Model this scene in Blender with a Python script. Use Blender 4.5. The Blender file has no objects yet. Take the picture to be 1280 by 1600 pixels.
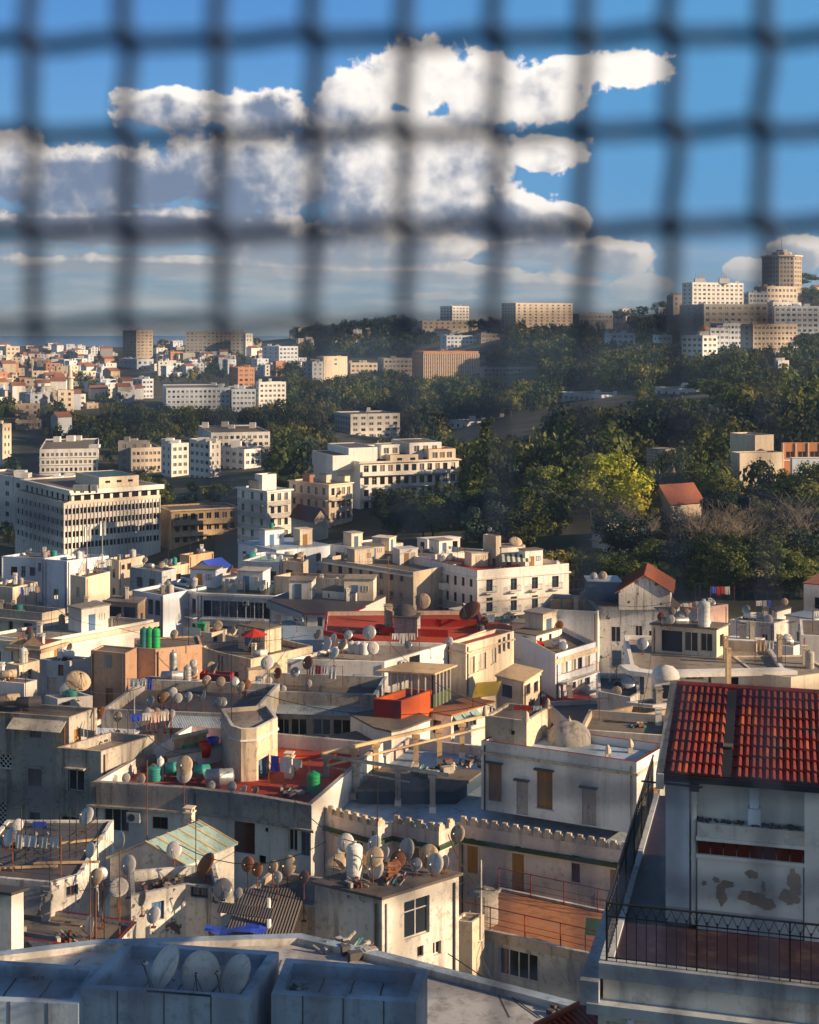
import bpy, math, random
import numpy as np
from mathutils import Vector, Matrix
R = math.radians
rnd = random.Random(7)
SC = bpy.context.scene
COL = SC.collection

# ------------------------------------------------------------------ camera
F, CX, CY, CZ = 2200.0, 640.0, 520.0, 60.0      # lens and horizon measured on the photograph, eye 60 m above datum
cam = bpy.data.cameras.new('camera'); camo = bpy.data.objects.new('camera', cam); COL.objects.link(camo)
camo.location = (0, 0, CZ); camo.rotation_euler = (R(90), 0, 0)
cam.sensor_fit = 'VERTICAL'; cam.sensor_height = 36; cam.sensor_width = 28.8
cam.lens = F / 1600 * 36
cam.shift_y = -(800 - CY) / 1600
cam.clip_start = 0.05; cam.clip_end = 60000
cam.dof.use_dof = True; cam.dof.focus_distance = 160; cam.dof.aperture_fstop = 5.8; cam.dof.aperture_blades = 0
SC.camera = camo

# ------------------------------------------------------------------ light
SUN_AZ, SUN_EL = 105.0, 18.0       # azimuth clockwise from the view direction, elevation
sd = Vector((math.sin(R(SUN_AZ)) * math.cos(R(SUN_EL)), math.cos(R(SUN_AZ)) * math.cos(R(SUN_EL)), math.sin(R(SUN_EL))))
sun = bpy.data.lights.new('sun', 'SUN'); suno = bpy.data.objects.new('sun', sun); COL.objects.link(suno)
sun.energy = 5.0; sun.angle = R(0.5); sun.color = (1.0, 0.73, 0.45)
suno.location = (200, 0, 200); suno.rotation_euler = sd.to_track_quat('Z', 'Y').to_euler()
SC.view_settings.view_transform = 'Standard'; SC.view_settings.look = 'None'
SC.view_settings.exposure = 0.86; SC.view_settings.gamma = 1.0
SC.cycles.max_bounces = 6; SC.cycles.diffuse_bounces = 3; SC.cycles.glossy_bounces = 2; SC.cycles.transparent_max_bounces = 6
SC.cycles.volume_bounces = 0; SC.cycles.caustics_reflective = False; SC.cycles.caustics_refractive = False
SC.cycles.use_denoising = True

# ------------------------------------------------------------------ world: sky + cumulus at infinity
W = bpy.data.worlds.new('World'); SC.world = W; W.use_nodes = True
nt = W.node_tree; nt.nodes.clear()
def N(t, **k):
    n = nt.nodes.new(t)
    for a, b in k.items():
        if a == 'ins':
            for i, v in b.items(): n.inputs[i].default_value = v
        else: setattr(n, a, b)
    return n
def L(a, b): nt.links.new(a, b)
def M(op, a, b=None, c=None, clamp=False):
    n = nt.nodes.new('ShaderNodeMath'); n.operation = op; n.use_clamp = clamp
    for i, v in enumerate((a, b, c)):
        if v is None: continue
        if isinstance(v, (int, float)): n.inputs[i].default_value = v
        else: nt.links.new(v, n.inputs[i])
    return n.outputs[0]
def MR(v, a, b, c=0.0, d=1.0, smooth=True):
    n = nt.nodes.new('ShaderNodeMapRange'); n.interpolation_type = 'SMOOTHSTEP' if smooth else 'LINEAR'
    nt.links.new(v, n.inputs[0])
    for i, x in enumerate((a, b, c, d)): n.inputs[i + 1].default_value = x
    return n.outputs[0]
def MIX(f, a, b):
    n = nt.nodes.new('ShaderNodeMix'); n.data_type = 'RGBA'
    for s, v in ((0, f), (6, a), (7, b)):
        if isinstance(v, (int, float)): n.inputs[s].default_value = v
        elif isinstance(v, tuple): n.inputs[s].default_value = (*v, 1)
        else: nt.links.new(v, n.inputs[s])
    return n.outputs[2]
def MULC(a, b):
    n = nt.nodes.new('ShaderNodeMix'); n.data_type = 'RGBA'; n.blend_type = 'MULTIPLY'; n.inputs[0].default_value = 1
    for s, v in ((6, a), (7, b)):
        if isinstance(v, tuple): n.inputs[s].default_value = (*v, 1)
        else: nt.links.new(v, n.inputs[s])
    return n.outputs[2]
sky = N('ShaderNodeTexSky'); sky.sky_type = 'NISHITA'; sky.sun_disc = False
sky.sun_elevation = R(SUN_EL); sky.sun_rotation = R(SUN_AZ); sky.altitude = 100; sky.air_density = 1.0; sky.dust_density = 0.6; sky.ozone_density = 2.5
tc = N('ShaderNodeTexCoord'); sep = N('ShaderNodeSeparateXYZ'); L(tc.outputs['Generated'], sep.inputs[0])
az = M('MULTIPLY', M('ARCTAN2', sep.outputs[0], sep.outputs[1]), 57.2958)      # degrees of compass
el = M('MULTIPLY', M('ARCSINE', sep.outputs[2]), 57.2958)                        # degrees above the horizon
def PXA(px): return math.degrees(math.atan((px - CX) / F))
def PYE(py): return math.degrees(math.atan((CY - py) / F))
CLOUDS = [  # centre x, centre y, radius x, radius y: measured on the photo, kept as sky angles
 (270,172,100,42),(410,180,105,45),(560,150,80,58),(655,120,95,66),(760,140,90,74),(850,150,75,60),(900,110,70,30),(985,112,80,36),
 (590,230,180,80),(710,250,130,80),(850,240,75,40),(150,285,230,62),(400,270,200,80),(20,260,80,60),(640,320,190,70),(800,335,110,45),(880,345,55,40),
 (250,355,330,40),(560,380,300,38),(840,385,120,30),(960,402,80,34),(995,450,60,26),(840,440,140,16),(620,425,260,22),(1250,400,60,36),(1180,425,60,24),(300,415,420,20),(700,462,60,10),(760,500,100,10),(-200,250,190,120),(1500,330,200,80),(1750,200,200,100),(-500,200,200,120)]
def density(oa, oe, detail):
    """cloud density seen along azimuth az+oa, elevation el+oe"""
    a = M('ADD', az, oa) if oa else az
    e = M('ADD', el, oe) if oe else el
    cmb = nt.nodes.new('ShaderNodeCombineXYZ'); L(a, cmb.inputs[0]); L(e, cmb.inputs[1]); cmb.inputs[2].default_value = 3.7
    field = None
    n0 = nt.nodes.new('ShaderNodeTexNoise'); n0.inputs['Scale'].default_value = .38; n0.inputs['Detail'].default_value = 3; n0.inputs['Roughness'].default_value = .5
    L(cmb.outputs[0], n0.inputs['Vector'])
    for (x, y, rx, ry) in CLOUDS:
        a0, e0 = PXA(x), PYE(y); ra, re = rx / 36, ry / 36
        d = M('ADD', M('POWER', M('ABSOLUTE', M('MULTIPLY_ADD', a, 1 / ra, -a0 / ra)), 2.0), M('POWER', M('ABSOLUTE', M('MULTIPLY_ADD', e, 1 / re, -e0 / re)), 2.0))
        v = M('MULTIPLY', M('SUBTRACT', 1.12, d), 1.55)
        field = v if field is None else M('SMOOTH_MAX', field, v, 0.3)
    n1 = nt.nodes.new('ShaderNodeTexNoise'); n1.inputs['Scale'].default_value = .9; n1.inputs['Detail'].default_value = detail; n1.inputs['Roughness'].default_value = .5
    L(cmb.outputs[0], n1.inputs['Vector'])
    vo = nt.nodes.new('ShaderNodeTexVoronoi'); vo.inputs['Scale'].default_value = .85; vo.inputs['Detail'].default_value = 3.0; vo.inputs['Roughness'].default_value = .55
    warp = nt.nodes.new('ShaderNodeVectorMath'); warp.operation = 'MULTIPLY_ADD'
    L(n1.outputs['Color'], warp.inputs[0]); warp.inputs[1].default_value = (.9, .9, .9); L(cmb.outputs[0], warp.inputs[2])
    L(warp.outputs[0], vo.inputs['Vector'])
    bil = M('SUBTRACT', 0.62, vo.outputs['Distance'])
    t0 = M('ADD', M('MULTIPLY', M('SUBTRACT', n1.outputs['Fac'], 0.5), 2.0), M('MULTIPLY', bil, 1.3))
    t = M('MULTIPLY', t0, MR(field, .7, 1.4, 1.0, .35))
    return M('ADD', M('MINIMUM', field, 1.3), t), n0.outputs['Fac']
d0, n0 = density(0, 0, 8)
d1, _ = density(0.42, 0.34, 3)          # a step towards the sun
mask = MR(d0, 0.10, 0.66)
grad = M('SUBTRACT', d0, d1)
side = MR(az, -13.0, 4.0, -.32, .22)      # the bank is lit from the right
edge = MR(d0, 0.3, 1.3, .34, -.16)
lit = MR(M('ADD', M('ADD', M('MULTIPLY', grad, .75), M('MULTIPLY', M('SUBTRACT', n0, .5), 2.4)), M('ADD', M('ADD', side, MR(el, 3.2, 7.5, -.42, .10)), edge)), -0.62, .52)
low = MR(el, 1.2, 5.5)                   # low clouds are seen through more air
shade_c = MIX(low, (.38, .35, .33), (.17, .22, .33))
lit_c = MIX(low, (.80, .62, .44), (1.05, .97, .90))
cloud = MIX(lit, shade_c, lit_c)
# clear-sky tint: deep blue above, grey green air over the sea
up = MR(el, -0.5, 8.5)
tint = MIX(up, (.25, .31, .33), (.135, .36, .66))
tint2 = MIX(MR(el, 6.0, 14.0), tint, (.085, .27, .62))
azs = MR(az, -8.0, 14.0)
tint3 = MIX(M('MULTIPLY', azs, MR(el, 0.5, 6.0)), tint2, (.088, .31, .60))
hz = nt.nodes.new('ShaderNodeCombineXYZ'); L(M('MULTIPLY', az, .22), hz.inputs[0]); L(M('MULTIPLY', el, 1.5), hz.inputs[1])
hn = nt.nodes.new('ShaderNodeTexNoise'); hn.inputs['Scale'].default_value = 1.0; hn.inputs['Detail'].default_value = 5; L(hz.outputs[0], hn.inputs['Vector'])
veil = M('MULTIPLY', M('MULTIPLY', MR(el, 4.6, 3.0), MR(hn.outputs['Fac'], .38, .68)), MR(az, 12.0, 4.0, .25, .75))
tint3 = MIX(veil, tint3, (.46, .46, .45))
view_sky = MIX(M('MULTIPLY', mask, MR(el, .8, 4.3, .15, 1.0)), tint3, cloud)
# the part of the dome the photograph shows; elsewhere the physical sky alone
bgA = N('ShaderNodeBackground'); bgA.inputs[1].default_value = 0.064; L(sky.outputs[0], bgA.inputs[0])
bgB = N('ShaderNodeBackground'); bgB.inputs[1].default_value = 0.60; L(view_sky, bgB.inputs[0])
ms = N('ShaderNodeMixShader'); wout = N('ShaderNodeOutputWorld')
inside = M('MULTIPLY', MR(el, 30.0, 18.0), MR(M('ABSOLUTE', az), 60.0, 35.0))
L(inside, ms.inputs[0]); L(bgA.outputs[0], ms.inputs[1]); L(bgB.outputs[0], ms.inputs[2]); L(ms.outputs[0], wout.inputs[0])
W.cycles.sampling_method = 'MANUAL'; W.cycles.sample_map_resolution = 512

# ------------------------------------------------------------------ materials
def newmat(name):
    m = bpy.data.materials.new(name); m.use_nodes = True
    t = m.node_tree; b = t.nodes['Principled BSDF']; return m, t, b
def group_weather():
    g = bpy.data.node_groups.new('weathered_surface', 'ShaderNodeTree')
    I = g.interface
    I.new_socket('Color', in_out='INPUT', socket_type='NodeSocketColor')
    for nm in ('Dirt', 'Peel', 'Scale'): I.new_socket(nm, in_out='INPUT', socket_type='NodeSocketFloat')
    I.new_socket('Under', in_out='INPUT', socket_type='NodeSocketColor')
    I.new_socket('Color', in_out='OUTPUT', socket_type='NodeSocketColor')
    I.new_socket('Normal', in_out='OUTPUT', socket_type='NodeSocketVector')
    n = g.nodes; l = g.links
    gi = n.new('NodeGroupInput'); go = n.new('NodeGroupOutput')
    tc = n.new('ShaderNodeTexCoord'); oi = n.new('ShaderNodeObjectInfo')
    ad = n.new('ShaderNodeVectorMath'); ad.operation = 'ADD'; l.new(tc.outputs['Object'], ad.inputs[0])
    sc = n.new('ShaderNodeVectorMath'); sc.operation = 'SCALE'; sc.inputs[0].default_value = (61, 37, 19); l.new(oi.outputs['Random'], sc.inputs['Scale']); l.new(sc.outputs[0], ad.inputs[1])
    def noise(scale, det, rough, mp=None):
        t = n.new('ShaderNodeTexNoise'); t.inputs['Scale'].default_value = scale; t.inputs['Detail'].default_value = det; t.inputs['Roughness'].default_value = rough
        src = ad.outputs[0]
        if mp:
            m = n.new('ShaderNodeVectorMath'); m.operation = 'MULTIPLY'; l.new(src, m.inputs[0]); m.inputs[1].default_value = mp; src = m.outputs[0]
        m2 = n.new('ShaderNodeVectorMath'); m2.operation = 'SCALE'; l.new(src, m2.inputs[0]); l.new(gi.outputs['Scale'], m2.inputs['Scale'])
        l.new(m2.outputs[0], t.inputs['Vector']); return t.outputs['Fac']
    def mr(v, a, b):
        m = n.new('ShaderNodeMapRange'); l.new(v, m.inputs[0]); m.inputs[1].default_value = a; m.inputs[2].default_value = b; return m.outputs[0]
    def mth(op, a, b):
        m = n.new('ShaderNodeMath'); m.operation = op
        for i, v in enumerate((a, b)):
            if isinstance(v, (int, float)): m.inputs[i].default_value = v
            else: l.new(v, m.inputs[i])
        return m.outputs[0]
    def mix(f, a, b, bt='MIX'):
        m = n.new('ShaderNodeMix'); m.data_type = 'RGBA'; m.blend_type = bt
        for s, v in ((0, f), (6, a), (7, b)):
            if isinstance(v, (int, float)): m.inputs[s].default_value = v
            elif isinstance(v, tuple): m.inputs[s].default_value = (*v, 1)
            else: l.new(v, m.inputs[s])
        return m.outputs[2]
    big = noise(.45, 5, .6); streak = noise(1, 6, .65, (1.9, 1.9, .16)); fine = noise(3.2, 8, .7); peel = noise(.8, 6, .62)
    c = mix(mth('MULTIPLY', mr(big, .35, .7), .3), gi.outputs['Color'], mix(1.0, gi.outputs['Color'], (.72, .66, .58), 'MULTIPLY'))
    c = mix(mth('MULTIPLY', mth('MULTIPLY', mr(streak, .52, .66), .85), gi.outputs['Dirt']), c, (.085, .07, .055))
    c = mix(mth('MULTIPLY', mth('MULTIPLY', mr(fine, .53, .66), .7), gi.outputs['Dirt']), c, (.10, .085, .07))
    pk = mr(peel, .60, .625)
    c = mix(mth('MULTIPLY', pk, gi.outputs['Peel']), c, gi.outputs['Under'])
    l.new(c, go.inputs['Color'])
    bp = n.new('ShaderNodeBump'); bp.inputs['Strength'].default_value = .35; bp.inputs['Distance'].default_value = .03
    l.new(mth('SUBTRACT', fine, mth('MULTIPLY', mth('MULTIPLY', pk, gi.outputs['Peel']), .6)), bp.inputs['Height']); l.new(bp.outputs[0], go.inputs['Normal'])
    return g
WG = group_weather()
MATS = {}
def wm(name, col, dirt=.5, peel=0.0, rough=.85, under=(.22, .16, .11), scale=1.0, metal=0.0):
    if name in MATS: return MATS[name]
    m, t, b = newmat(name); g = t.nodes.new('ShaderNodeGroup'); g.node_tree = WG
    g.inputs['Color'].default_value = (*col, 1); g.inputs['Dirt'].default_value = dirt; g.inputs['Peel'].default_value = peel
    g.inputs['Scale'].default_value = scale; g.inputs['Under'].default_value = (*under, 1)
    t.links.new(g.outputs['Color'], b.inputs['Base Color']); t.links.new(g.outputs['Normal'], b.inputs['Normal'])
    b.inputs['Roughness'].default_value = rough; b.inputs['Metallic'].default_value = metal
    b.inputs['Specular IOR Level'].default_value = .25
    MATS[name] = m; return m
def pm(name, col, rough=.5, metal=0.0, spec=.4):
    if name in MATS: return MATS[name]
    m, t, b = newmat(name); b.inputs['Base Color'].default_value = (*col, 1); b.inputs['Roughness'].default_value = rough
    b.inputs['Metallic'].default_value = metal; b.inputs['Specular IOR Level'].default_value = spec
    MATS[name] = m; return m
white = wm('white_plaster', (.76, .73, .69), .28)
whited = wm('stained_white_plaster', (.68, .64, .59), .6, .25)
cream = wm('cream_plaster', (.70, .59, .46), .35)
creamd = wm('stained_cream_plaster', (.60, .49, .37), .7, .35)
peach = wm('peach_plaster', (.58, .36, .23), .45, .15)
tan = wm('tan_plaster', (.50, .36, .22), .6, .2)
grey = wm('grey_render', (.40, .37, .33), .85, .3)
greyb = wm('blue_grey_render', (.42, .46, .50), .5)
bluew = wm('bluish_white_plaster', (.62, .68, .78), .25)
beige = wm('beige_plaster', (.46, .38, .29), .5)
pink = wm('pink_plaster', (.56, .38, .34), .6, .3)
darkblue = wm('dark_blue_shaded_wall', (.05, .085, .13), .4)  # shade on the raised terrace front, put into its wall colour
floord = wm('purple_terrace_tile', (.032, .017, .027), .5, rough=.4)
pinkw = wm('pinkish_white_plaster', (.66, .55, .50), .45, .2)
peelt = wm('flaking_white_plaster', (.66, .65, .66), .35, 1.0, under=(.40, .31, .24), scale=1.15)
peelw = wm('peeling_white_plaster', (.64, .62, .59), .8, .95, under=(.10, .085, .07), scale=1.3)
brick = wm('orange_brick', (.52, .22, .10), .4)
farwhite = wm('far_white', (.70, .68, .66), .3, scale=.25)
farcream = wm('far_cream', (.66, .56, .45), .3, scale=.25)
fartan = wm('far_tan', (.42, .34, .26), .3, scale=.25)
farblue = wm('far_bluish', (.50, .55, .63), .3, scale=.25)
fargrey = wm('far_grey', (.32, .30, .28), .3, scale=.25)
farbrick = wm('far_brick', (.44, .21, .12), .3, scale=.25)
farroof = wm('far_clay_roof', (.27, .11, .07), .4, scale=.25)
browntile = wm('old_brown_tile', (.26, .085, .05), .6, .3, under=(.16, .10, .07))
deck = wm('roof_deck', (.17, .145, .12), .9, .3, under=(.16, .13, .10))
decklit = wm('roof_deck_lit', (.29, .245, .20), .7, .3, under=(.25, .2, .15))  # brighter copy of the deck, sunlight put into its colour
deckred = wm('red_terrace', (.42, .055, .022), .6, .5, under=(.24, .10, .06))
terra = wm('terracotta_floor', (.36, .15, .07), .6, .4, under=(.26, .16, .10))
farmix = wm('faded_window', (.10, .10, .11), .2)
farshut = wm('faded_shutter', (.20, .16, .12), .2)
deckblue = wm('blue_grey_roof_coating', (.34, .43, .53), .55, .3, rough=.6, under=(.34, .38, .42))
decksilver = wm('silver_bitumen_roof', (.44, .44, .44), .6, .4, rough=.55, under=(.3, .3, .31))
tilered = wm('red_clay_tile', (.22, .028, .022), .8, .35, rough=.78, under=(.10, .05, .04), scale=2)
tileora = wm('orange_clay_tile', (.38, .08, .03), .4, rough=.6)
tilegrn = wm('green_glazed_tile', (.03, .07, .04), .5, rough=.4)
orange = wm('orange_wall', (.66, .12, .02), .25)
redwall = wm('red_wall', (.40, .03, .02), .3)
maroon = wm('maroon_tile', (.10, .018, .014), .3, rough=.3)
concrete = wm('concrete', (.40, .37, .33), .8, .2)
wood = wm('ochre_wood', (.38, .19, .055), .6, rough=.7, scale=3)
woodw = wm('pale_worn_wood', (.52, .46, .40), .8, .3, scale=3)
woodd = wm('dark_brown_wood', (.11, .04, .025), .4, scale=3)
bluedoor = wm('blue_painted_door', (.09, .19, .36), .4, scale=3)
tinblue = wm('blue_grey_sheet_metal', (.30, .37, .45), .5, rough=.5)
tingrn = wm('pale_green_roof_sheet', (.27, .40, .38), .5, .4, rough=.5, under=(.55, .5, .42), scale=1.6)
tindark = wm('dark_corrugated_sheet', (.10, .09, .09), .6, rough=.6)
canvas = wm('tan_canvas', (.60, .42, .24), .4)
olive = wm('olive_screen', (.07, .11, .03), .5)
yellowc = wm('yellow_canvas', (.55, .38, .04), .4)
plasticg = pm('green_plastic', (.02, .33, .10), .4)
plastict = wm('teal_plastic', (.03, .24, .22), .3, rough=.45)
plasticw = wm('white_plastic', (.62, .64, .64), .35, rough=.45)
plasticb = pm('bright_blue_plastic', (.03, .07, .50), .5)
plasticr = pm('red_plastic', (.60, .03, .01), .4)
galv = wm('galvanised_steel', (.42, .43, .44), .5, rough=.4, metal=.5)
rust = wm('rusty_iron', (.20, .07, .03), .5, rough=.8)
iron = pm('black_iron', (.018, .018, .02), .55)
redirn = pm('red_painted_iron', (.22, .03, .02), .6)
glass = pm('window_glass', (.02, .026, .034), .12, 0, .6)
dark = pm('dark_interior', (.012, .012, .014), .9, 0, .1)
framew = wm('white_window_frame', (.62, .60, .57), .4)
frameb = wm('blue_window_frame', (.08, .14, .24), .3)
framebr = wm('brown_window_frame', (.14, .07, .04), .3)
curtain = wm('pale_curtain', (.50, .47, .43), .3, scale=2)
wire = pm('mesh_wire', (.008, .02, .055), .7, 0, .2)
cable = pm('cable', (.03, .03, .03), .7)
dishw = wm('white_dish_paint', (.60, .58, .55), .5, rough=.5, scale=2)
dishc = wm('cream_dish_paint', (.50, .38, .26), .8, .3, rough=.6, scale=2, under=(.25, .1, .05))
dishr = wm('rusty_dish_paint', (.26, .10, .045), .7, rough=.8, scale=2)
stripe = None

# ------------------------------------------------------------------ mesh helper
class MB:
    def __init__(s): s.v = []; s.f = []; s.m = []; s.mats = []
    def mi(s, m):
        if m not in s.mats: s.mats.append(m)
        return s.mats.index(m)
    def face(s, pts, m):
        k = len(s.v); s.v += [tuple(p) for p in pts]; s.f.append(tuple(range(k, k + len(pts)))); s.m.append(s.mi(m))
    def box(s, x0, x1, y0, y1, z0, z1, m):
        P_ = [(x0,y0,z0),(x1,y0,z0),(x1,y1,z0),(x0,y1,z0),(x0,y0,z1),(x1,y0,z1),(x1,y1,z1),(x0,y1,z1)]
        k = len(s.v); s.v += P_; i = s.mi(m)
        for q in ((0,3,2,1),(4,5,6,7),(0,1,5,4),(1,2,6,5),(2,3,7,6),(3,0,4,7)): s.f.append(tuple(k + j for j in q)); s.m.append(i)
    def prism(s, poly, z0, z1, m, top=None, zs=None):
        n = len(poly); k = len(s.v)
        s.v += [(x, y, z0) for x, y in poly] + [(p[0], p[1], (zs[j] if zs else z1)) for j, p in enumerate(poly)]
        i = s.mi(m); it = s.mi(top or m)
        for j in range(n): s.f.append((k+j, k+(j+1)%n, k+n+(j+1)%n, k+n+j)); s.m.append(i)
        s.f.append(tuple(k+n+j for j in range(n))); s.m.append(it)
        s.f.append(tuple(k+n-1-j for j in range(n))); s.m.append(i)
    def bar(s, a, b, r, m, n=4, r2=None):
        a, b = Vector(a), Vector(b); d = (b - a)
        if d.length < 1e-6: return
        d.normalize(); u = d.cross(Vector((0, 0, 1)) if abs(d.z) < .9 else Vector((1, 0, 0))).normalized(); w = d.cross(u)
        k = len(s.v); r2 = r if r2 is None else r2; i = s.mi(m)
        for c, q in ((a, r), (b, r2)):
            for j in range(n):
                t = 2 * math.pi * (j + .5) / n; s.v.append(tuple(c + u * math.cos(t) * q + w * math.sin(t) * q))
        for j in range(n): s.f.append((k+j, k+(j+1)%n, k+n+(j+1)%n, k+n+j)); s.m.append(i)
        s.f.append(tuple(k+n-1-j for j in range(n))); s.m.append(i); s.f.append(tuple(k+n+j for j in range(n))); s.m.append(i)
    def lathe(s, prof, m, n=16, c=(0, 0, 0), axis='z'):
        k = len(s.v); i = s.mi(m)
        for r, z in prof:
            for j in range(n):
                t = 2 * math.pi * j / n; x, y = r * math.cos(t), r * math.sin(t)
                p = (x, y, z) if axis == 'z' else ((z, x, y) if axis == 'x' else (x, z, y))
                s.v.append((p[0] + c[0], p[1] + c[1], p[2] + c[2]))
        for q in range(len(prof) - 1):
            for j in range(n): s.f.append((k+q*n+j, k+q*n+(j+1)%n, k+(q+1)*n+(j+1)%n, k+(q+1)*n+j)); s.m.append(i)
    def mesh(s, name, smooth=False):
        me = bpy.data.meshes.new(name); me.from_pydata(s.v, [], s.f)
        for m in s.mats: me.materials.append(m)
        me.polygons.foreach_set('material_index', s.m)
        if smooth: me.polygons.foreach_set('use_smooth', [True] * len(s.f))
        me.update(); return me
    def obj(s, name, parent=None, loc=None, rz=0, smooth=False):
        return link(name, s.mesh(name, smooth), parent, loc, rz)
def link(name, data, parent=None, loc=None, rz=0, scale=None):
    o = bpy.data.objects.new(name, data); COL.objects.link(o)
    if parent: o.parent = parent
    if loc is not None: o.location = loc
    if rz: o.rotation_euler = (0, 0, rz)
    if scale is not None: o.scale = scale
    return o
def tag(o, label, cat, group=None):
    o['label'] = label; o['category'] = cat
    if group: o['group'] = group
    return o
def struct(o, kind='structure'): o['kind'] = kind; return o
REG = []      # things whose label is finished at the end: (object, description, place)
def reg(o, desc, place, cat, group=None):
    o['category'] = cat; REG.append((o, desc, place))
    if group: o['group'] = group
    return o

# ------------------------------------------------------------------ picture -> world
def Pt(px, py, Y): return Vector(((px - CX) / F * Y, Y, CZ - (py - CY) / F * Y))
def Ymap(py): return float(np.interp(py, [840, 870, 900, 957, 1000, 1030, 1060, 1110, 1190, 1290, 1350, 1400, 1480, 1600], [250, 225, 200, 165, 140, 126, 115, 98, 80, 76, 71, 66, 60, 26]))
def pz(pts, Y=None, k=0):
    """roof corners given as picture points of one level -> plan points and the level"""
    Y = Y or Ymap(pts[k][1]); drop = (pts[k][1] - CY) / F * Y
    out = []
    for px, py in pts:
        y = drop * F / (py - CY); out.append(((px - CX) / F * y, y))
    return out, CZ - drop
def rect(xl, xc, xr, yt, Y, a):
    """plan rectangle with its near corner at picture x xc, seen from xl to xr, right face turned by a degrees"""
    ca, sa = math.cos(R(a)), math.sin(R(a)); X0 = (xc - CX) / F * Y
    ur, ul = (xr - CX) / F, (xl - CX) / F
    t = (ur * Y - X0) / (ca - ur * sa)
    den = (-sa - ul * ca); s = (ul * Y - X0) / den if abs(den) > .02 else t
    s = abs(s); s = min(s, 60)
    C = (X0, Y); Rr = (X0 + t * ca, Y + t * sa); Ll = (X0 - s * sa, Y + s * ca)
    return [Ll, C, Rr, (Rr[0] - s * sa, Rr[1] + s * ca)], CZ - (yt - CY) / F * Y

# ------------------------------------------------------------------ terrain
TY = [0, 60, 100, 160, 230, 300, 370, 450, 600, 850, 1100, 1300, 1500, 1700, 1850, 2100, 2600]
TX = [-400, 150, 450, 620, 800, 950, 1100, 1300, 1700]
TZ = [[-30,-42,-50,-56,-60,-63,-64,-63,-60,-48,-43,-42,-41,-36,-28,-23,-70],
      [-30,-42,-50,-56,-60,-63,-64,-63,-60,-48,-43,-42,-41,-34,-24,-20,-70],
      [-30,-42,-50,-56,-57,-52,-49,-50,-56,-55,-48,-42,-35,-20,-8,-18,-70],
      [-30,-42,-50,-56,-54,-47,-45,-48,-58,-62,-55,-45,-30,-8,10,0,-70],
      [-30,-42,-50,-56,-50,-45,-42,-40,-42,-44,-40,-28,-5,15,18,0,-70],
      [-30,-42,-50,-56,-47,-43,-39,-36,-36,-34,-25,-8,10,18,15,0,-70],
      [-30,-42,-50,-56,-47,-43,-38,-34,-33,-27,-13,10,26,28,25,10,-70],
      [-30,-42,-50,-56,-47,-43,-37,-32,-30,-24,2,34,50,52,50,40,-50],
      [-30,-42,-50,-56,-47,-43,-37,-32,-24,0,30,55,66,68,66,60,-30]]
TZ = np.array(TZ, float)
def tz(x, y):
    y = max(y, 1.0); px = CX + x / max(y, 40) * F
    col = [float(np.interp(y, TY, TZ[i])) for i in range(len(TX))]
    return CZ + float(np.interp(px, TX, col)) + 1.3 * math.sin(x * .021 + 1) * math.sin(y * .013) * min(1, y / 400)
def hit(px, py, lo=220, hi=2300):
    y = lo; step = 6.0
    while y < hi:
        p = Pt(px, py, y)
        if p.z <= tz(p.x, y):
            return Vector((p.x, y, tz(p.x, y)))
        y += step; step *= 1.004
    return None
def ground():
    ys = np.concatenate([np.linspace(-150, 0, 6)[:-1], np.linspace(0, 500, 60)[:-1], np.linspace(500, 2600, 120)])
    us = np.linspace(-1.1, 1.1, 150)
    v = []
    for y in ys:
        w = max(y, 60) * .62 + 260
        for u in us: v.append((u * w, y, tz(u * w, y)))
    nx = len(us); f = [(j*nx+i, j*nx+i+1, (j+1)*nx+i+1, (j+1)*nx+i) for j in range(len(ys)-1) for i in range(nx-1)]
    me = bpy.data.meshes.new('hill_ground'); me.from_pydata(v, [], f)
    me.polygons.foreach_set('use_smooth', [True] * len(f))
    m, t, b = newmat('hill_earth'); n = t.nodes; tcn = n.new('ShaderNodeTexCoord'); nz = n.new('ShaderNodeTexNoise'); nz.inputs['Scale'].default_value = .06; nz.inputs['Detail'].default_value = 9; nz.inputs['Roughness'].default_value = .65
    cr = n.new('ShaderNodeValToRGB'); e = cr.color_ramp.elements; e[0].position = .38; e[0].color = (.012, .018, .008, 1); e[1].position = .66; e[1].color = (.085, .07, .035, 1)
    x = cr.color_ramp.elements.new(.52); x.color = (.03, .035, .014, 1)
    t.links.new(tcn.outputs['Object'], nz.inputs['Vector']); t.links.new(nz.outputs['Fac'], cr.inputs[0]); t.links.new(cr.outputs[0], b.inputs['Base Color']); b.inputs['Roughness'].default_value = .95
    me.materials.append(m); struct(link('hill_ground', me))
    # the sea behind the hills, out to the horizon
    mb = MB(); sea, t, b = newmat('sea_water'); b.inputs['Base Color'].default_value = (.03, .07, .09, 1); b.inputs['Roughness'].default_value = .25
    nz = t.nodes.new('ShaderNodeTexNoise'); nz.inputs['Scale'].default_value = .02; nz.inputs['Detail'].default_value = 6; tcn = t.nodes.new('ShaderNodeTexCoord'); bp = t.nodes.new('ShaderNodeBump'); bp.inputs['Strength'].default_value = .5; bp.inputs['Distance'].default_value = 1
    t.links.new(tcn.outputs['Object'], nz.inputs['Vector']); t.links.new(nz.outputs['Fac'], bp.inputs['Height']); t.links.new(bp.outputs[0], b.inputs['Normal'])
    mb.face([(-40000, -3000, -60), (40000, -3000, -60), (40000, 55000, -60), (-40000, 55000, -60)], sea)
    struct(mb.obj('sea'))
ground()
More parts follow.
